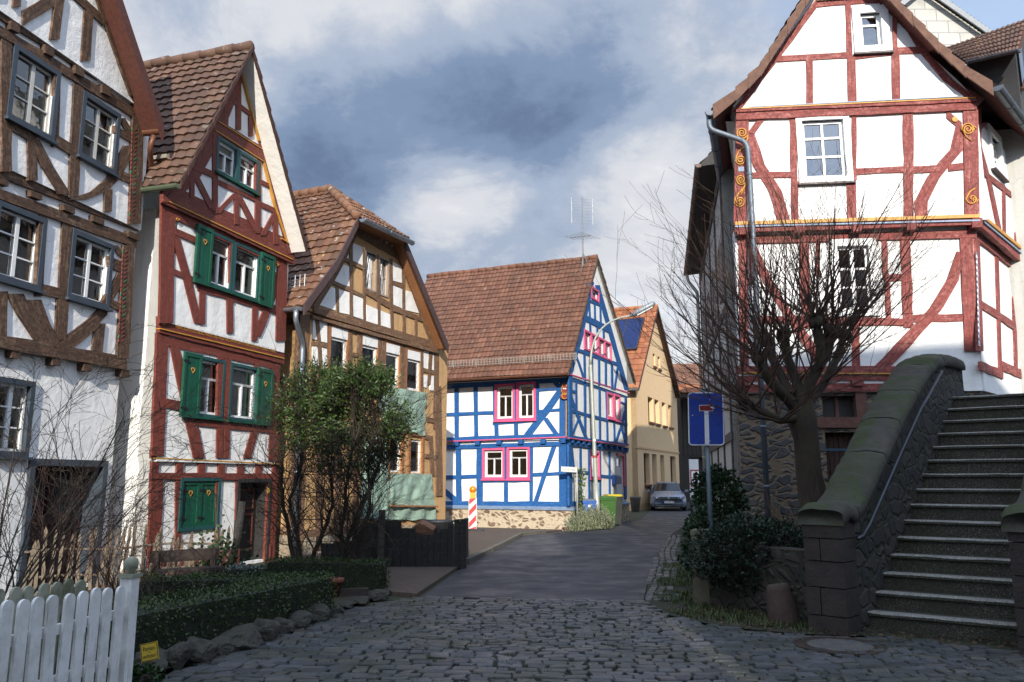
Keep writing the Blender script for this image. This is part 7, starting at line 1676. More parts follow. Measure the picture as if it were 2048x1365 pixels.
# ================================================================ car
def car():
    fc = at(1338, 1020, 41.6); fc.z = 0; hd = Vector((-.16, -1, 0)).normalized(); sd = Vector((-hd.y, hd.x, 0)); root = thing('parked_car', 'silver grey saloon car parked facing the viewer beside the cream house', 'car', fc - hd * 2.3)
    def P(x, y, z): return fc - hd * x + sd * y + Vector((0, 0, z))     # x back from the nose, y to its left
    paint = plain('silver_blue_paint', (.30, .34, .42), .28, .55, .06); dark = plain('car_black', (.012, .012, .014), .35)
    # stations: x, half width, low z, shoulder z, top z, top half width
    S = [(0.0, .70, .32, .56, .62, .60), (.10, .80, .22, .60, .72, .72), (.35, .89, .18, .66, .80, .78), (.9, .915, .18, .74, .92, .74), (1.35, .915, .18, .80, .98, .70), (2.0, .915, .18, .84, 1.36, .58), (2.5, .915, .18, .86, 1.45, .56), (3.2, .915, .18, .88, 1.42, .55), (3.9, .91, .2, .90, 1.12, .60), (4.5, .87, .25, .86, 1.02, .66), (4.72, .76, .35, .7, .92, .62)]
    m = MB(); rings = []
    for x, w, zl, zs, zt, wt in S:
        pr = [(w * .93, zl), (w, zl + (zs - zl) * .35), (w, zl + (zs - zl) * .75), (w * .965, zs), (wt + (w * .965 - wt) * .25, zs + (zt - zs) * .62), (wt, zt - .02), (wt * .8, zt), (wt * .4, zt + .012), (0, zt + .016)]
        rings.append([P(x, -y, z) for y, z in pr] + [P(x, y, z) for y, z in pr[-2::-1]])
    b0 = len(m.v); n = len(rings[0])
    for r_ in rings: m.v += r_
    for i in range(len(rings) - 1):
        for k in range(n): k2 = (k + 1) % n; m.f.append([b0 + i * n + k, b0 + i * n + k2, b0 + (i + 1) * n + k2, b0 + (i + 1) * n + k]); m.uv.append(None); m.mi.append(0)
    for i in (0, len(rings) - 1): m.f.append([b0 + i * n + k for k in range(n)]); m.uv.append(None); m.mi.append(0)
    m.build('body', paint, root, True)
    def panel(name, pts, mat, par, d=.012, th=.02):
        q = MB(); a, b, c = [P(*p) for p in pts[:3]]; nn = (b - a).cross(c - a).normalized()
        if nn.dot(Vector((0, 0, 1.0)) - hd * -1) < 0: nn = -nn
        if nn.dot(hd) < -.2: nn = -nn
        q.extrude([P(*p) + nn * d for p in pts], nn * th); return q.build(name, mat, par)
    gl = plain('car_glass', (.012, .015, .02), .06)
    panel('windscreen', [(1.36, -.68, .985), (1.36, .68, .985), (2.0, .54, 1.37), (2.0, -.54, 1.37)], gl, root, .015, .01)
    for sg in (-1, 1):
        q = MB(); q.extrude([P(1.55, sg * .80, .95), P(2.1, sg * .64, 1.33), P(3.2, sg * .62, 1.35), P(3.8, sg * .79, .98)], sd * sg * .05 + Vector((0, 0, .03))); q.build('side_window', gl, root)
        q = MB(); q.extrude([P(-.02, sg * .50, .62), P(.0, sg * .66, .60), P(.16, sg * .83, .64), P(.2, sg * .82, .73), P(.04, sg * .62, .71), P(.0, sg * .50, .70)], hd * .03 + Vector((0, 0, .004))); hl = q.build('headlight', plain('headlight_glass', (.10, .11, .13), .08, .2), root)
        q = MB(); q.lathe(P(-.03, sg * .6, .655), [(.035, 0), (.03, .02), (.001, .03)], 10, hd); q.build('lens', plain('lens_bright', (.7, .72, .75), .1), hl)
        q = MB(); q.box(P(1.62, sg * 1.0, 1.0), sd * .085, hd * .05, (0, 0, .06)); q.bar(P(1.62, sg * .88, .95), P(1.62, sg * .97, .98), .03, .03); q.build('wing_mirror', paint, root)
        for x in (.92, 3.72):
            c = P(x, sg * .80, .325); q = MB(); q.lathe(c - sd * .1, [(.2, 0), (.31, .0), (.33, .03), (.33, .19), (.31, .215), (.2, .215)], 22, sd); wv = q.build('wheel', dark, root, True); q = MB(); q.lathe(c + sd * (sg * .118), [(.21, -.01), (.21, .004), (.05, .012), (.001, .014)], 14, sd); q.build('rim', plain('alloy', (.4, .4, .42), .35, .7), wv)
    q = MB(); q.extrude([P(-.02, -.47, .60), P(-.02, .47, .60), P(.0, .49, .71), P(.0, -.49, .71)], hd * .025); gr = q.build('grille', dark, root); q = MB()
    for z in (.62, .65, .68, .705): q.bar(P(-.05, -.46, z), P(-.05, .46, z), .01, .008)
    q.build('chrome_slat', plain('chrome', (.6, .6, .62), .15, .9), gr)
    q = MB(); q.lathe(P(-.055, 0, .66), [(.058, 0), (.058, .012), (.046, .014)], 18, hd); ring = [P(-.072, .052 * math.cos(a * .349), .66 + .052 * math.sin(a * .349)) for a in range(19)]; q.tube(ring, .006, 5)
    q.tube([P(-.074, -.03, .695), P(-.074, -.012, .66), P(-.074, 0, .68), P(-.074, .012, .66), P(-.074, .03, .695)], .005, 4); q.tube([P(-.074, -.04, .675), P(-.074, -.02, .62), P(-.074, 0, .655), P(-.074, .02, .62), P(-.074, .04, .675)], .005, 4); q.build('round_badge', plain('chrome', (.6, .6, .62), .15, .9), gr)
    q = MB(); q.box(P(-.03, 0, .45), sd * .265, hd * .012, (0, 0, .058)); pl = q.build('number_plate', plain('plate_white', (.68, .68, .66), .4), root); q = MB(); q.box(P(-.044, -.24, .45), sd * .024, hd * .002, (0, 0, .056)); q.build('blue_strip', plain('plate_blue', (.01, .05, .35), .4), pl)
    text_mesh('GI·WM 39', P(-.0445, .02, .45), sd, (0, 0, 1), .095, pl, BLACK, 'lettering', width=.43)
    q = MB(); q.extrude([P(-.01, -.72, .23), P(-.01, .72, .23), P(-.0, .66, .345), P(-.0, -.66, .345)], hd * .02); q.build('air_intake', dark, root); q = MB(); q.bar(P(-.05, -.74, .265), P(-.05, .74, .265), .02, .02); q.build('chrome_trim', plain('chrome', (.6, .6, .62), .15, .9), root)
car()

# ================================================================ fences
def picket_fence(a, b, n, h, label, mat, post, capmat):
    a, b = Vector(a), Vector(b); d = (b - a).normalized(); nn = Vector((d.y, -d.x, 0)); root = thing('picket_fence', label, 'fence', a, 'white picket fences in the corner'); rng = random.Random(int(a.x * 100)); step = (b - a).length / n
    for i in range(n):
        c = a + d * (step * (i + .5)) + nn * .02; hh = h * (1 - .06 * i / n) + rng.uniform(-.014, .014); w = .047; P = []; ln = d * rng.uniform(-.016, .016)
        for k in range(9): t = math.pi * k / 8; P.append(c + ln + d * (w * math.cos(t)) + Vector((0, 0, hh - .045 + .045 * math.sin(t))))
        P += [c - d * w + Vector((0, 0, .06)), c + d * w + Vector((0, 0, .06))]; m = MB(); m.extrude(P, nn * .022); m.build('picket', mat, root)
    m = MB()
    for z in (.28, .62): m.bar(a + Vector((0, 0, z)), b + Vector((0, 0, z)), .03, .07)
    m.build('rail', mat, root)
    if post:
        p = b + d * .09; m = MB(); m.box(p + Vector((0, 0, .44)), d * .05, nn * .05, (0, 0, .44)); po = m.build('post', mat, root); m = MB(); m.box(p + Vector((0, 0, .895)), d * .066, nn * .066, (0, 0, .013)); m.lathe(p + Vector((0, 0, .908)), [(.035, 0), (.03, .02), (.05, .045), (.058, .075), (.045, .11), (.02, .128), (.001, .132)], 16); m.build('ball_cap', capmat, po, True)
wp = NT('weathered_white_paint'); _c = wp.mix(wp.ramp(wp.noise(2.2, 7, .7), [(.44, 0.0), (.7, .75)]), (.70, .695, .68), (.32, .32, .27)); _c = wp.mix(wp.ramp(wp.noise(1.0, 5, .7, 0, None, (40, 40, 3)), [(.60, 0.0), (.68, .6)]), _c, (.16, .15, .12)); wp.bump(wp.noise(1, 5, .6, 0, None, (50, 50, 4)), .35, .01); WP_M = wp.done(_c, .6)
gp = NT('mossy_white_paint'); _c = gp.mix(gp.ramp(gp.noise(3, 6, .7), [(.4, 0.0), (.65, .85)]), (.30, .30, .23), (.07, .08, .035)); GP_M = gp.done(_c, .8)
pA = at(-30, 1200, 5.1); pB = at(242, 1200, 6.45)
picket_fence((pA.x - .12, pA.y - .42, 0), (pB.x, pB.y, 0), 13, .895, 'white picket fence with round-topped pickets and a ball-topped post', WP_M, True, GP_M)
picket_fence((pA.x - .5, pA.y - .2, 0), (pB.x - .36, pB.y + .12, 0), 13, .93, 'greenish second picket fence showing behind the white pickets', GP_M, False, GP_M)
def parking_sign():
    c = at(299, 1304, 7.0); root = thing('parking_sign', 'small yellow Parken verboten sign leaning behind the first edging stone', 'sign', (c.x, c.y, 0)); X = Vector((.98, .05, .21)).normalized(); Z = Vector((-.2, .1, .97)).normalized(); N_ = X.cross(Z) ; Z = N_.cross(X) * 1; N_ = X.cross(Z)
    m = MB(); m.box(c, X * .072, N_ * .003, Z * .072); pl = m.build('plate', plain('sign_yellow', (.52, .36, .03), .5), root); m = MB()
    for s in (-1, 1): m.box(c + Z * .066 * s + N_ * .0035, X * .066, N_ * .001, Z * .0025); m.box(c + X * .066 * s + N_ * .0035, X * .0025, N_ * .001, Z * .064)
    m.build('border', BLACK, pl); text_mesh('Parken', c + Z * .026 + N_ * .004, X, Z, .052, pl, BLACK, 'lettering', width=.095); text_mesh('verboten!', c - Z * .032 + N_ * .004, X, Z, .052, pl, BLACK, 'lettering', width=.115)
    m = MB(); m.bar(Vector((c.x, c.y + .02, -.05)), c - N_ * .006, .02, .02, (0, 1, 0)); m.build('stake', plain('stake_wood', (.14, .1, .06), .8), root)
parking_sign()
LATH = timber('silver_lath', (.26, .20, .14), (.42, .35, .27), .6, .6)
def lath_fence():
    a = at(45, 1150, 11.6); b = at(462, 1140, 13.6); a.z = b.z = 0; root = thing('lath_fence', 'rustic fence of pointed split laths below the green shutters', 'fence', a); rng = random.Random(8); d = (b - a).normalized(); L = (b - a).length; n = int(L / .085); nn = Vector((d.y, -d.x, 0))
    for i in range(n):
        t = i / (n - 1); c = a + d * L * t; h = .82 + .12 * math.sin(t * 5) + rng.uniform(-.08, .1) + (.22 if t > .9 else 0); l = d * rng.uniform(-.07, .12); w = .022; m = MB()
        m.extrude([c - d * w + Vector((0, 0, .02)), c + d * w + Vector((0, 0, .02)), c + d * w + l + Vector((0, 0, h - .07)), c + l * 1.08 + Vector((0, 0, h)), c - d * w + l + Vector((0, 0, h - .07))], nn * .018); m.build('lath', LATH, root)
    m = MB()
    for z in (.25, .62): m.tube([a + d * L * k / 12 + Vector((0, 0, z + .02 * math.sin(k))) - nn * .02 for k in range(13)], .018, 6)
    m.build('rail', LATH, root)
lath_fence()
m = MB(); p = at(455, 1143, 13.2); p.z = 0; m.tube([p, p + Vector((.12, .03, .7)), p + Vector((.16, .05, 1.28))], [.07, .06, .055], 8, True); tag(m.build('fence_post', LATH, None, True), 'leaning bare wooden post at the right end of the lath fence', 'post')
def bench():
    a = at(300, 1130, 12.0); b = at(436, 1130, 12.6); a.z = b.z = 0; d = (b - a).normalized(); nn = Vector((d.y, -d.x, 0)); root = thing('garden_bench', 'dark plank bench standing in front of the lath fence', 'bench', (a + b) / 2); dk = timber('dark_plank', (.045, .028, .02), (.08, .055, .04), .5)
    m = MB(); m.bar(a + Vector((0, 0, .52)), b + Vector((0, 0, .52)), .045, .17); m.build('backrest', dk, root); m = MB(); m.bar(a + nn * .2 + Vector((0, 0, .33)), b + nn * .2 + Vector((0, 0, .33)), .28, .04); m.build('seat', dk, root)
    for t in (.1, .93): p = a + (b - a) * t; m = MB(); m.bar(p, p + Vector((0, 0, .58)), .07, .07, (0, 1, 0)); m.bar(p + nn * .3, p + nn * .3 + Vector((0, 0, .31)), .07, .07, (0, 1, 0)); m.build('leg', dk, root)
    m = MB()
    for z in (.49, .55): m.lathe(b - d * .05 + nn * .024 + Vector((0, 0, z)), [(.012, 0), (.001, .008)], 8, nn)
    m.build('bolt', plain('bright_bolt', (.7, .7, .7), .3, .7), root)
bench()
def plank_fence():
    a = at(640, 1140, 15.4); b = at(928, 1130, 15.4); a.z = b.z = 0; root = thing('plank_fence', 'black upright plank fence of stepped heights in front of the ochre house', 'fence', (a + b) / 2); dk = timber('black_plank', (.018, .015, .013), (.05, .046, .04), .8, .5)
    def top(x):
        T = [(640, 1085), (690, 1080), (705, 1060), (722, 1054), (738, 1047), (748, 1040), (790, 1041), (798, 1047), (806, 1057), (826, 1058), (830, 1070), (864, 1070), (866, 1064), (880, 1057), (894, 1048), (908, 1040), (940, 1040)]
        r = T[0][1]
        for x_, y_ in T:
            if x >= x_: r = y_
        return r
    x = 642; rng = random.Random(4); i = 0
    while x < 926:
        w = rng.uniform(11, 15); p, q = at(x, 1130, 15.4), at(x + w - .8, 1130, 15.4); zt = at(x + w / 2, top(x + w / 2), 15.4).z + rng.uniform(-.02, .02); m = MB(); m.box(((p.x + q.x) / 2, 15.4 + rng.uniform(-.015, .015), zt / 2), ((q.x - p.x) / 2, 0, 0), (0, .035, 0), (0, 0, zt / 2)); m.build('plank', dk, root); x += w
    p = at(762, 1130, 15.3); zt = at(762, 1020, 15.3).z; m = MB(); m.box((p.x, 15.28, zt / 2), (.055, 0, 0), (0, .055, 0), (0, 0, zt / 2)); m.build('post', timber('grey_post', (.07, .06, .05), (.13, .115, .1), .5), root)
    p = at(921, 1130, 15.4); m = MB(); m.box((p.x + .02, 16.2, .42), (.04, 0, 0), (0, .8, 0), (0, 0, .42)); m.build('side_panel', dk, root)
plank_fence()
lg = timber('firewood', (.20, .085, .04), (.34, .18, .09), .6, .5)
c = at(838, 1072, 15.9)
m = MB(); m.extrude([c + Vector((-.2, 0, 0)), c + Vector((.26, 0, 0)), c + Vector((.28, 0, .10)), c + Vector((.1, 0, .2)), c + Vector((0, 0, .24)), c + Vector((-.12, 0, .16))], (0, .5, .05)); m.bar(c + Vector((-.25, -.04, .09)), c + Vector((.14, -.05, .06)), .1, .05); m.box(Vector((c.x, c.y + .25, c.z / 2)), (.22, 0, 0), (0, .2, 0), (0, 0, c.z / 2 - .005)); tag(m.build('wood_block', lg), 'rough split wood block showing over the low middle of the black fence', 'wood')
def tub():
    c = at(876, 1060, 16.9); zb = 0; root = c; m = MB(); zt = at(876, 1041, 16.9).z; m.lathe(Vector((c.x, c.y, .03)), [(.28, 0), (.31, zt - .08), (.34, zt - .06), (.34, zt - .03), (.31, zt - .03), (.29, .2), (.001, .2)], 20); tag(m.build('mortar_tub', plain('black_plastic', (.03, .032, .036), .45, 0, .3), None, True), 'black plastic mortar tub behind the right end of the plank fence', 'tub')
tub()

# ================================================================ plants
def leaf(m, c, d, s, L, W, i):
    m.face([c - d * L * .5, c + s * W * .5, c + d * L * .5, c - s * W * .5], [(i % 83 + .5, (i // 83) % 71 + .5)] * 4)
def rdir(rng, up=0.0):
    while True:
        v = Vector((rng.uniform(-1, 1), rng.uniform(-1, 1), rng.uniform(-1, 1)))
        if .05 < v.length < 1: v.normalize(); v.z += up; return v.normalized()
def hedge(name, pts, w, h, label, seed, mat, dens=1500, ls=.026, z=.0, group='box hedges of the front garden'):
    rng = random.Random(seed); root = thing(name, label, 'hedge', (pts[0][0], pts[0][1], 0), group); m = MB(); core = MB(); i = 0
    for (x0, y0), (x1, y1) in zip(pts[:-1], pts[1:]):
        a, b = Vector((x0, y0, z)), Vector((x1, y1, z)); d = (b - a).normalized(); nn = Vector((d.y, -d.x, 0)); L = (b - a).length
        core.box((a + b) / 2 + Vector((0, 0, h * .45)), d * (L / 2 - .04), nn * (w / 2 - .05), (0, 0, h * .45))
        for _ in range(int(L * (w + 2 * h) * dens + 2 * w * h * dens)):
            f = rng.random() * (L * w + 2 * L * h + 2 * w * h); e = rng.uniform(-.03, .022)
            wob = lambda p: .035 * noise.noise(p * 2.2) + .02 * noise.noise(p * 6)
            if f < L * w: p = a + d * rng.uniform(0, L) + nn * rng.uniform(-w / 2, w / 2); nv = Vector((0, 0, 1)); p += Vector((0, 0, h + e + wob(p)))
            elif f < L * w + 2 * L * h: sg = rng.choice((-1, 1)); zz = rng.random() ** .8 * h; p = a + d * rng.uniform(0, L) + nn * sg * (w / 2 + e) + Vector((0, 0, zz)); nv = nn * sg; p += nv * wob(p)
            else: sg = rng.choice((0, 1)); p = (a if not sg else b) + nn * rng.uniform(-w / 2, w / 2) + Vector((0, 0, rng.random() * h)) + d * e; nv = d * (1 if sg else -1); p += nv * wob(p)
            dv = (rdir(rng) + nv * .9).normalized(); sv = dv.cross(rdir(rng)).normalized(); i += 1; leaf(m, p, dv, sv, ls * rng.uniform(.7, 1.4), ls * .7, i)
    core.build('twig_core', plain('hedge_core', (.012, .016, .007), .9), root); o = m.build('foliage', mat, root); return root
BOX = leafmat('box_leaf', (.012, .034, .007), (.055, .088, .016), .4)
hedge('box_hedge', [(-4.0, 6.3), (-2.38, 10.2)], .55, .50, 'long dark green box hedge along the edging stones', 1, BOX)
hedge('box_hedge', [(-4.7, 10.5), (-2.75, 10.75)], .45, .42, 'box hedge running across the garden behind the front one', 2, BOX)
hedge('box_hedge', [(-3.7, 12.7), (-1.9, 12.35)], .5, .44, 'short box hedge at the foot of the leafy bush', 3, BOX)
LAV = leafmat('lavender_leaf', (.10, .13, .12), (.20, .23, .20), .7)
hedge('lavender_row', [(-4.35, 12.75), (-3.1, 13.0)], .4, .3, 'low grey-blue lavender row before the dark door', 5, LAV, 900, .045, group=None)

def grow(m, p, d, L, r, depth, rng, bend=.25, up=.1, splits=(3, 4), ratio=.62, seg=5, sides=5, tips=None, spread=.7, tmin=.35):
    pts = [p.copy()]; rad = [r]; dd = d.copy(); step = L / seg
    for i in range(seg):
        dd = (dd + rdir(rng) * bend / seg * 2.0 + Vector((0, 0, up / seg))).normalized(); pts.append(pts[-1] + dd * step); rad.append(max(.0022, r * (1 - .72 * (i + 1) / seg)))
    m.tube(pts, rad, sides)
    if tips is not None and depth <= 1: tips.extend(pts[2:])
    if depth > 0:
        n = rng.randint(*splits)
        for k in range(n):
            t = tmin + (1 - tmin) * (k + rng.random()) / n; i = min(seg - 1, int(t * seg)); q = pts[i] + (pts[i + 1] - pts[i]) * (t * seg - i); ax = (pts[i + 1] - pts[i]).normalized()
            nd = (ax + rdir(rng) * spread).normalized(); grow(m, q, nd, L * ratio * rng.uniform(.7, 1.15), max(.0024, rad[i] * .62), depth - 1, rng, bend, up, splits, ratio, max(3, seg - 1), max(3, sides - 1), tips, spread, tmin)
def pollard():
    rng = random.Random(20); b = Vector((4.62, 12.4, .72)); root = thing('pollard_tree', 'bare pollarded tree with thick mossy trunk and dense thin shoots before the red house', 'tree', b)
    mt = bark('mossy_bark', (.016, .011, .008), (.055, .038, .026), (.05, .042, .02)); tw = bark('dark_twig', (.045, .023, .014), (.095, .052, .034)); P = lambda x, y, Y=12.4: at(x, y, Y)
    m = MB(); f0 = P(1605, 835); path = [b - Vector((0, 0, .1)), b + Vector((0, 0, .25)), P(1618, 950), P(1612, 880), f0, P(1600, 800)]; m.tube(path, [.34, .25, .20, .18, .22, .17], 14)
    limbs = []
    for pts, r in (([f0, P(1575, 800, 12.3), P(1538, 762, 12.1), P(1512, 715, 12.0)], .085), ([f0, P(1560, 840, 12.1), P(1515, 822, 11.9), P(1490, 800, 11.8)], .07), ([P(1602, 800), P(1592, 760, 12.5), P(1575, 715, 12.6), P(1570, 670, 12.6)], .09), ([P(1603, 810), P(1622, 760, 12.3), P(1650, 712, 12.2), P(1662, 660, 12.1)], .095), ([P(1605, 820), P(1645, 770, 12.7), P(1672, 720, 12.9), P(1690, 668, 13.0)], .08), ([P(1640, 735, 12.2), P(1640, 690, 12.1), P(1632, 640, 12.0)], .075), ([P(1580, 790), P(1545, 720, 12.9), P(1530, 680, 13.1)], .07)):
        m.tube(pts, [r * (1 - .25 * i / len(pts)) for i in range(len(pts))], 9); e = pts[-1]; limbs.append((e, (pts[-1] - pts[-2]).normalized(), 17)); 
        for q in pts[1:-1]: limbs.append((q, (pts[-1] - pts[0]).normalized(), 8))
        for k in range(4): c = e + rdir(rng) * .05; m.lathe(c - Vector((0, 0, .1)), [(.04, 0), (.075, .05), (.08, .11), (.045, .18), (.001, .2)], 8)
    for v in m.v: v += Vector((noise.noise(v * 4), noise.noise(v * 4 + Vector((9, 0, 0))), 0)) * .035 + Vector((noise.noise(v * 13), noise.noise(v * 13 + Vector((9, 0, 0))), 0)) * .014
    m.build('trunk', mt, root, True); t = MB()
    for e, dv, n in limbs:
        for k in range(n):
            d = rdir(rng, .35); d = (d + dv * .6 + Vector((rng.uniform(-.6, .65), -.05, .40)) * .55).normalized()
            if d.z < -.15: d.z = abs(d.z) * .5; d.normalize()
            L = rng.uniform(1.3, 2.75) * (1.0 if d.z > .45 else .75)
            grow(t, e + rdir(rng) * .06, d, L, rng.uniform(.010, .018), 2 if rng.random() < .5 else 1, rng, .26, .32, (3, 5), .42, 6, 4, None, .7, .35)
    t.build('bare_shoots', tw, root)
pollard()
def shrub(name, label, base, stems, L, rng, mat, depth=2, spread=.5, up=.2, r=.012, leanx=0.0, cat='shrub', group=None):
    root = thing(name, label, cat, base, group); m = MB()
    for i in range(stems): d = (Vector((rng.uniform(-1, 1) * spread + leanx, rng.uniform(-1, 1) * spread, 1))).normalized(); grow(m, Vector(base) + Vector((rng.uniform(-.12, .12), rng.uniform(-.12, .12), -.03)), d, L * rng.uniform(.65, 1.1), r * rng.uniform(.7, 1.2), depth, rng, .4, up, (3, 5), .5, 6, 4, None, .6, .25)
    m.build('twigs', mat, root); return root
RT = bark('reddish_twig', (.035, .014, .010), (.07, .032, .022)); GT = bark('grey_twig', (.028, .020, .014), (.065, .05, .036))
q = at(95, 1180, 9.0); shrub('bare_shrub', 'bare reddish shrub in front of the dark door of the brown house', (q.x, q.y, 0), 11, 1.9, random.Random(3), RT, 2, .45, .1, .008, .08)
q = at(-20, 1180, 8.0); shrub('bare_shrub', 'tangled bare shrub at the left edge with long arching branches', (q.x, q.y, 0), 14, 2.5, random.Random(5), GT, 3, .5, -.25, .012, .30)
q = at(250, 1170, 10.2); shrub('bare_shrub', 'low thicket of bare twigs behind the white fence post', (q.x, q.y, 0), 14, 1.0, random.Random(7), RT, 2, .6, .1, .009, .1)
q = at(200, 1165, 11.0); shrub('bare_shrub', 'upright bare bush against the white side wall of the red house', (q.x, q.y, 0), 10, 1.3, random.Random(8), RT, 2, .5, .1, .007, .12)
q = at(310, 1190, 9.0); shrub('bare_shrub', 'sprawling bare twigs lying over the hedge beside the fence post', (q.x, q.y, 0), 14, .8, random.Random(9), GT, 2, 1.1, -.3, .008, .2)

def leafy_bush(label, base, stempx, Y, crown, rx, rz, n, seed, leafm):
    rng = random.Random(seed); root = thing('leafy_shrub', label, 'shrub', base, 'leafy shrubs before the ochre house'); m = MB(); tips = []
    c = Vector(crown)
    for px in stempx:
        pts = [at(x, y, Y + rng.uniform(-.2, .2)) for x, y in px]; pts[0].z = -.02; fine = []
        for i in range(len(pts) - 1):
            for k in range(4): fine.append(pts[i] + (pts[i + 1] - pts[i]) * k / 4 + rdir(rng) * .02)
        fine.append(pts[-1]); m.tube(fine, [.042 - .028 * i / len(fine) for i in range(len(fine))], 7)
        for q in fine[3:]:
            for k in range(3): d = (rdir(rng, .5) + (c - q).normalized() * .2 + Vector((0, 0, .3))).normalized(); grow(m, q, d, rng.uniform(.5, 1.1), .011, 2, rng, .5, .2, (3, 4), .6, 5, 4, None, .7)
    # shell of twigs carrying the leaves
    lm = MB(); i = 0; made = 0
    while made < n:
        v = rdir(rng, .15); rr = rng.uniform(.35, 1.0) ** .5; p = c + Vector((v.x * rx * rr, v.y * rx * .8 * rr, v.z * rz * rr)); p += rdir(rng) * .05
        g = noise.noise(p * 1.6 + Vector((seed, 0, 0))) + .5 * noise.noise(p * 4)
        if g < -.12 + (.25 if p.z < c.z - rz * .35 else 0) + .35 * (1 - rr): made += .25; continue
        made += 1
        d = (v + rdir(rng) * .7).normalized(); m.tube([p - d * .14, p + d * .1], [.004, .002], 3)
        for k in range(6): i += 1; ld = (d + rdir(rng) * .9).normalized(); leaf(lm, p + d * (.12 - .05 * k) + ld * .025, ld, ld.cross(rdir(rng)).normalized(), rng.uniform(.055, .09), rng.uniform(.02, .032), i)
    m.build('stems', bark('twisted_stem', (.016, .011, .007), (.045, .032, .02)), root); lm.build('foliage', leafm, root)
PRIV = leafmat('privet_leaf', (.022, .055, .010), (.075, .115, .022), .45)
leafy_bush('tall leafy shrub with twisted bare stems in front of the drainpipe', (at(605, 1150, 13.2).x, 13.2, 0), ([(610, 1150), (595, 1080), (580, 1000), (605, 920), (600, 850)], [(608, 1150), (640, 1080), (665, 1010), (660, 930), (640, 850)], [(604, 1150), (575, 1060), (560, 960), (570, 880)]), 13.2, at(640, 845, 13.2), .80, 1.0, 1750, 31, PRIV)
leafy_bush('rounded leafy shrub with a forked pale stem beside the plank fence', (at(705, 1170, 12.6).x, 12.6, 0), ([(708, 1172), (712, 1120), (680, 1075), (690, 1000), (700, 920), (720, 850)], [(720, 1172), (715, 1100), (740, 1010), (735, 930), (750, 850)], [(700, 1172), (690, 1100), (720, 1020), (760, 930), (770, 870)]), 12.6, at(725, 840, 12.6), .74, .88, 1750, 32, PRIV)
def trellis():
    a = at(592, 1130, 13.6); b = at(742, 1130, 13.6); z1 = at(660, 900, 13.6).z; m = MB()
    for k in range(4): x = a.x + (b.x - a.x) * k / 3; m.cyl((x, 13.6, 0), (x, 13.6, z1), .008, 5)
    for k in range(6): z = .25 + (z1 - .3) * k / 5; m.cyl((a.x, 13.6, z), (b.x, 13.6, z), .007, 5)
    tag(m.build('trellis', BLACK, None, loc=((a.x + b.x) / 2, 13.6, 0)), 'thin black iron trellis grid behind the leafy shrubs', 'trellis')
trellis()
def evergreen(label, c, rx, ry, rz, n, seed, mat, ls=.09, name='evergreen_bush', group='evergreen bushes beside the steps', wratio=.42):
    rng = random.Random(seed); root = thing(name, label, 'bush', (c[0], c[1], c[2] - rz), group); c = Vector(c); m = MB(); t = MB(); i = 0
    for _ in range(n):
        v = rdir(rng); rr = rng.uniform(.3, 1.0) ** .45; p = c + Vector((v.x * rx, v.y * ry, v.z * rz)) * rr * (1 + .30 * noise.noise(v * 2.0 + Vector((seed, 0, 0))) + .12 * noise.noise(v * 6)); d = (v + rdir(rng) * .6 + Vector((0, 0, .15))).normalized()
        if rng.random() < .25: t.tube([c + (p - c) * .55, p], [.006, .003], 3)
        for k in range(5): i += 1; ld = (d + rdir(rng) * .9).normalized(); leaf(m, p + ld * ls * .5, ld, ld.cross(rdir(rng)).normalized(), ls * rng.uniform(.6, 1.2), ls * wratio, i)
    for k in range(9): t.tube([Vector((c.x + rng.uniform(-.1, .1), c.y, c.z - rz - .02)), c + Vector((rng.uniform(-.5, .5) * rx, rng.uniform(-.5, .5) * ry, rng.uniform(-.2, .6) * rz))], [.02, .008], 5)
    t.build('stems', GT, root); m.build('foliage', mat, root); return root
LAU = leafmat('laurel_leaf', (.012, .030, .012), (.032, .060, .022), .35)
c = at(1436, 985, 12.9); evergreen('tall dark glossy evergreen bush behind the dead end sign post', (c.x, 12.9, 1.30), .40, .42, .56, 850, 41, LAU, .085)
c = at(1412, 1030, 12.2); evergreen('small dark evergreen bush left of the dead end sign post', (c.x, 12.5, .62), .32, .36, .58, 560, 43, LAU, .08)
c = at(1520, 1105, 10.6); evergreen('broad low evergreen bush hanging over the wall beside the stone pier', (c.x - .05, 10.62, .70), .88, .66, .50, 3200, 42, leafmat('yew_leaf', (.008, .020, .010), (.020, .038, .020), .45), .055)
q = at(1585, 1060, 11.2); shrub('bare_shrub', 'dry brown shoots around the foot of the pollarded tree', (q.x, q.y, .7), 22, .75, random.Random(17), bark('tan_twig', (.07, .042, .02), (.14, .09, .045)), 1, .8, .1, .006)
c = at(1180, 1040, 26.9)
def lavender_bush():
    rng = random.Random(6); root = thing('lavender_bush', 'spreading grey-green lavender bush around the foot of the street lamp', 'bush', (2.55, 26.6, 0)); m = MB(); i = 0
    for _ in range(900):
        t = rng.random(); p = Vector((1.95 + 1.25 * t + rng.uniform(-.2, .2), 26.1 + 1.3 * t + rng.uniform(-.35, .3), 0)); hh = rng.uniform(.3, .72) * (.6 + .6 * math.sin(math.pi * min(1, max(0, t)))); d = (Vector((rng.uniform(-.4, .4), rng.uniform(-.4, .4), 1))).normalized(); i += 1
        for k in range(9): q = p + d * hh * (k + 1) / 9; ld = (d + rdir(rng) * .6).normalized(); leaf(m, q, ld, ld.cross(rdir(rng)).normalized(), .09, .022, i * 9 + k)
    m.build('foliage', leafmat('lavender_grey', (.13, .15, .09), (.27, .29, .18), .8), root)
lavender_bush()
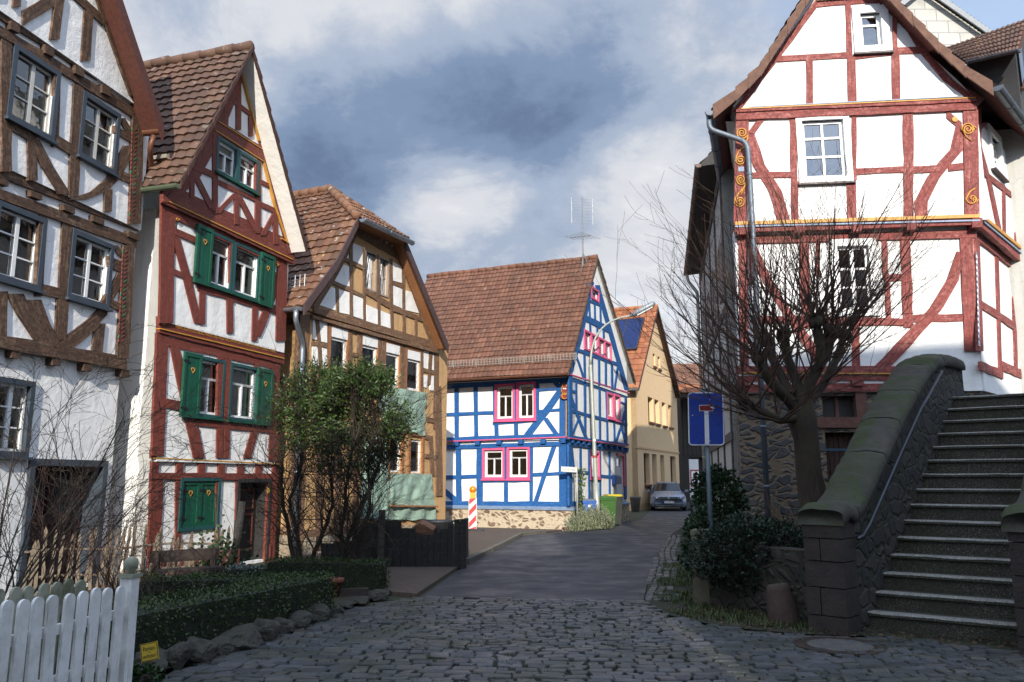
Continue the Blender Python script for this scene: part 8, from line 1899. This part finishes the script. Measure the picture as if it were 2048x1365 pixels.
def climber():
    rng = random.Random(61); p0 = GD.p(.55, .55, .1); root = thing('climbing_plant', 'sparse green climber on the wall behind the street name sign', 'climber', p0); m = MB(); s = MB(); i = 0
    for k in range(6):
        pts = [p0 + GD.U * rng.uniform(-.2, .2) - Vector((0, 0, .2))]
        for j in range(7): pts.append(pts[-1] + Vector((0, 0, .22)) + GD.U * rng.uniform(-.12, .12) + GD.N * rng.uniform(-.01, .02))
        s.tube(pts, .008, 4)
        for q in pts:
            for _ in range(7): i += 1; d = rdir(rng); leaf(m, q + d * .08 + GD.N * .05, d, d.cross(rdir(rng)).normalized(), .09, .06, i)
    s.build('stems', GT, root); m.build('foliage', leafmat('climber_leaf', (.05, .10, .02), (.14, .18, .05)), root)
climber()
def ivy():
    rng = random.Random(62); p0 = at(440, 1100, 13.1); root = thing('ivy', 'green ivy climbing the end of the lath fence', 'ivy', (p0.x, p0.y, 0)); m = MB(); i = 0
    for _ in range(420): i += 1; d = rdir(rng); q = Vector((p0.x + rng.gauss(0, .22), p0.y + rng.gauss(0, .1) - .08, abs(rng.gauss(.35, .25)))); leaf(m, q, d, d.cross(rdir(rng)).normalized(), .07, .06, i)
    m.build('foliage', leafmat('ivy_leaf', (.015, .04, .012), (.05, .085, .025)), root)
ivy()
c = at(255, 1348, 6.7); evergreen('small ivy clump at the foot of the white fence post', (c.x + .05, 6.75, .07), .22, .15, .09, 90, 71, leafmat('ivy_leaf', (.015, .04, .012), (.05, .085, .025)), .05, 'ivy_clump', None, .7)
def flower_pot():
    c = at(662, 1178, 11.5); c.z = .03; root = thing('flower_pot', 'terracotta flower pot lying low beside the short box hedge', 'flower pot', c); m = MB(); m.lathe(c, [(.11, 0), (.16, .2), (.18, .2), (.18, .25), (.15, .25), (.001, .22)], 16); m.build('pot', stone('terracotta', (.12, .035, .02), (.17, .055, .03)), root, True)
flower_pot()
m = MB(); a, b = at(655, 1190, 11.5), at(735, 1190, 11.7); m.bar((a.x, a.y, .06), (b.x, b.y, .06), .12, .14); tag(m.build('border_beam', timber('dark_plank', (.045, .028, .02), (.08, .055, .04), .5)), 'dark wooden beam edging the bed under the leafy shrubs', 'edging beam')
def far_tree(px, Y, H, R_, seed, label):
    rng = random.Random(seed); b = at(px, 900, Y); b.z = 0; root = thing('bare_tree', label, 'tree', b, 'bare trees far behind the street'); m = MB(); m.tube([b, b + Vector((.1, 0, H * .35)), b + Vector((0, 0, H * .6))], [.3, .22, .15], 8); m.build('trunk', bark('pale_bark', (.12, .09, .06), (.2, .15, .1)), root, True); m = MB()
    for k in range(26): p = b + Vector((0, 0, H * rng.uniform(.3, .62))); d = (rdir(rng, .7)).normalized(); grow(m, p, d, R_ * rng.uniform(.7, 1.2), .06, 3, rng, .4, .3, (3, 5), .6, 5, 4, None, .7)
    m.build('crown', bark('tan_crown_twig', (.17, .12, .075), (.30, .22, .14)), root)
far_tree(1358, 88, 15.5, 4.4, 81, 'pale bare tree above the orange roofs, nearest to the cream gable')
far_tree(1408, 95, 16.5, 4.6, 82, 'pale bare tree above the brown passage roof, touching the grey house')
far_tree(1470, 100, 16, 4.6, 83, 'pale bare tree mostly hidden behind the red house')
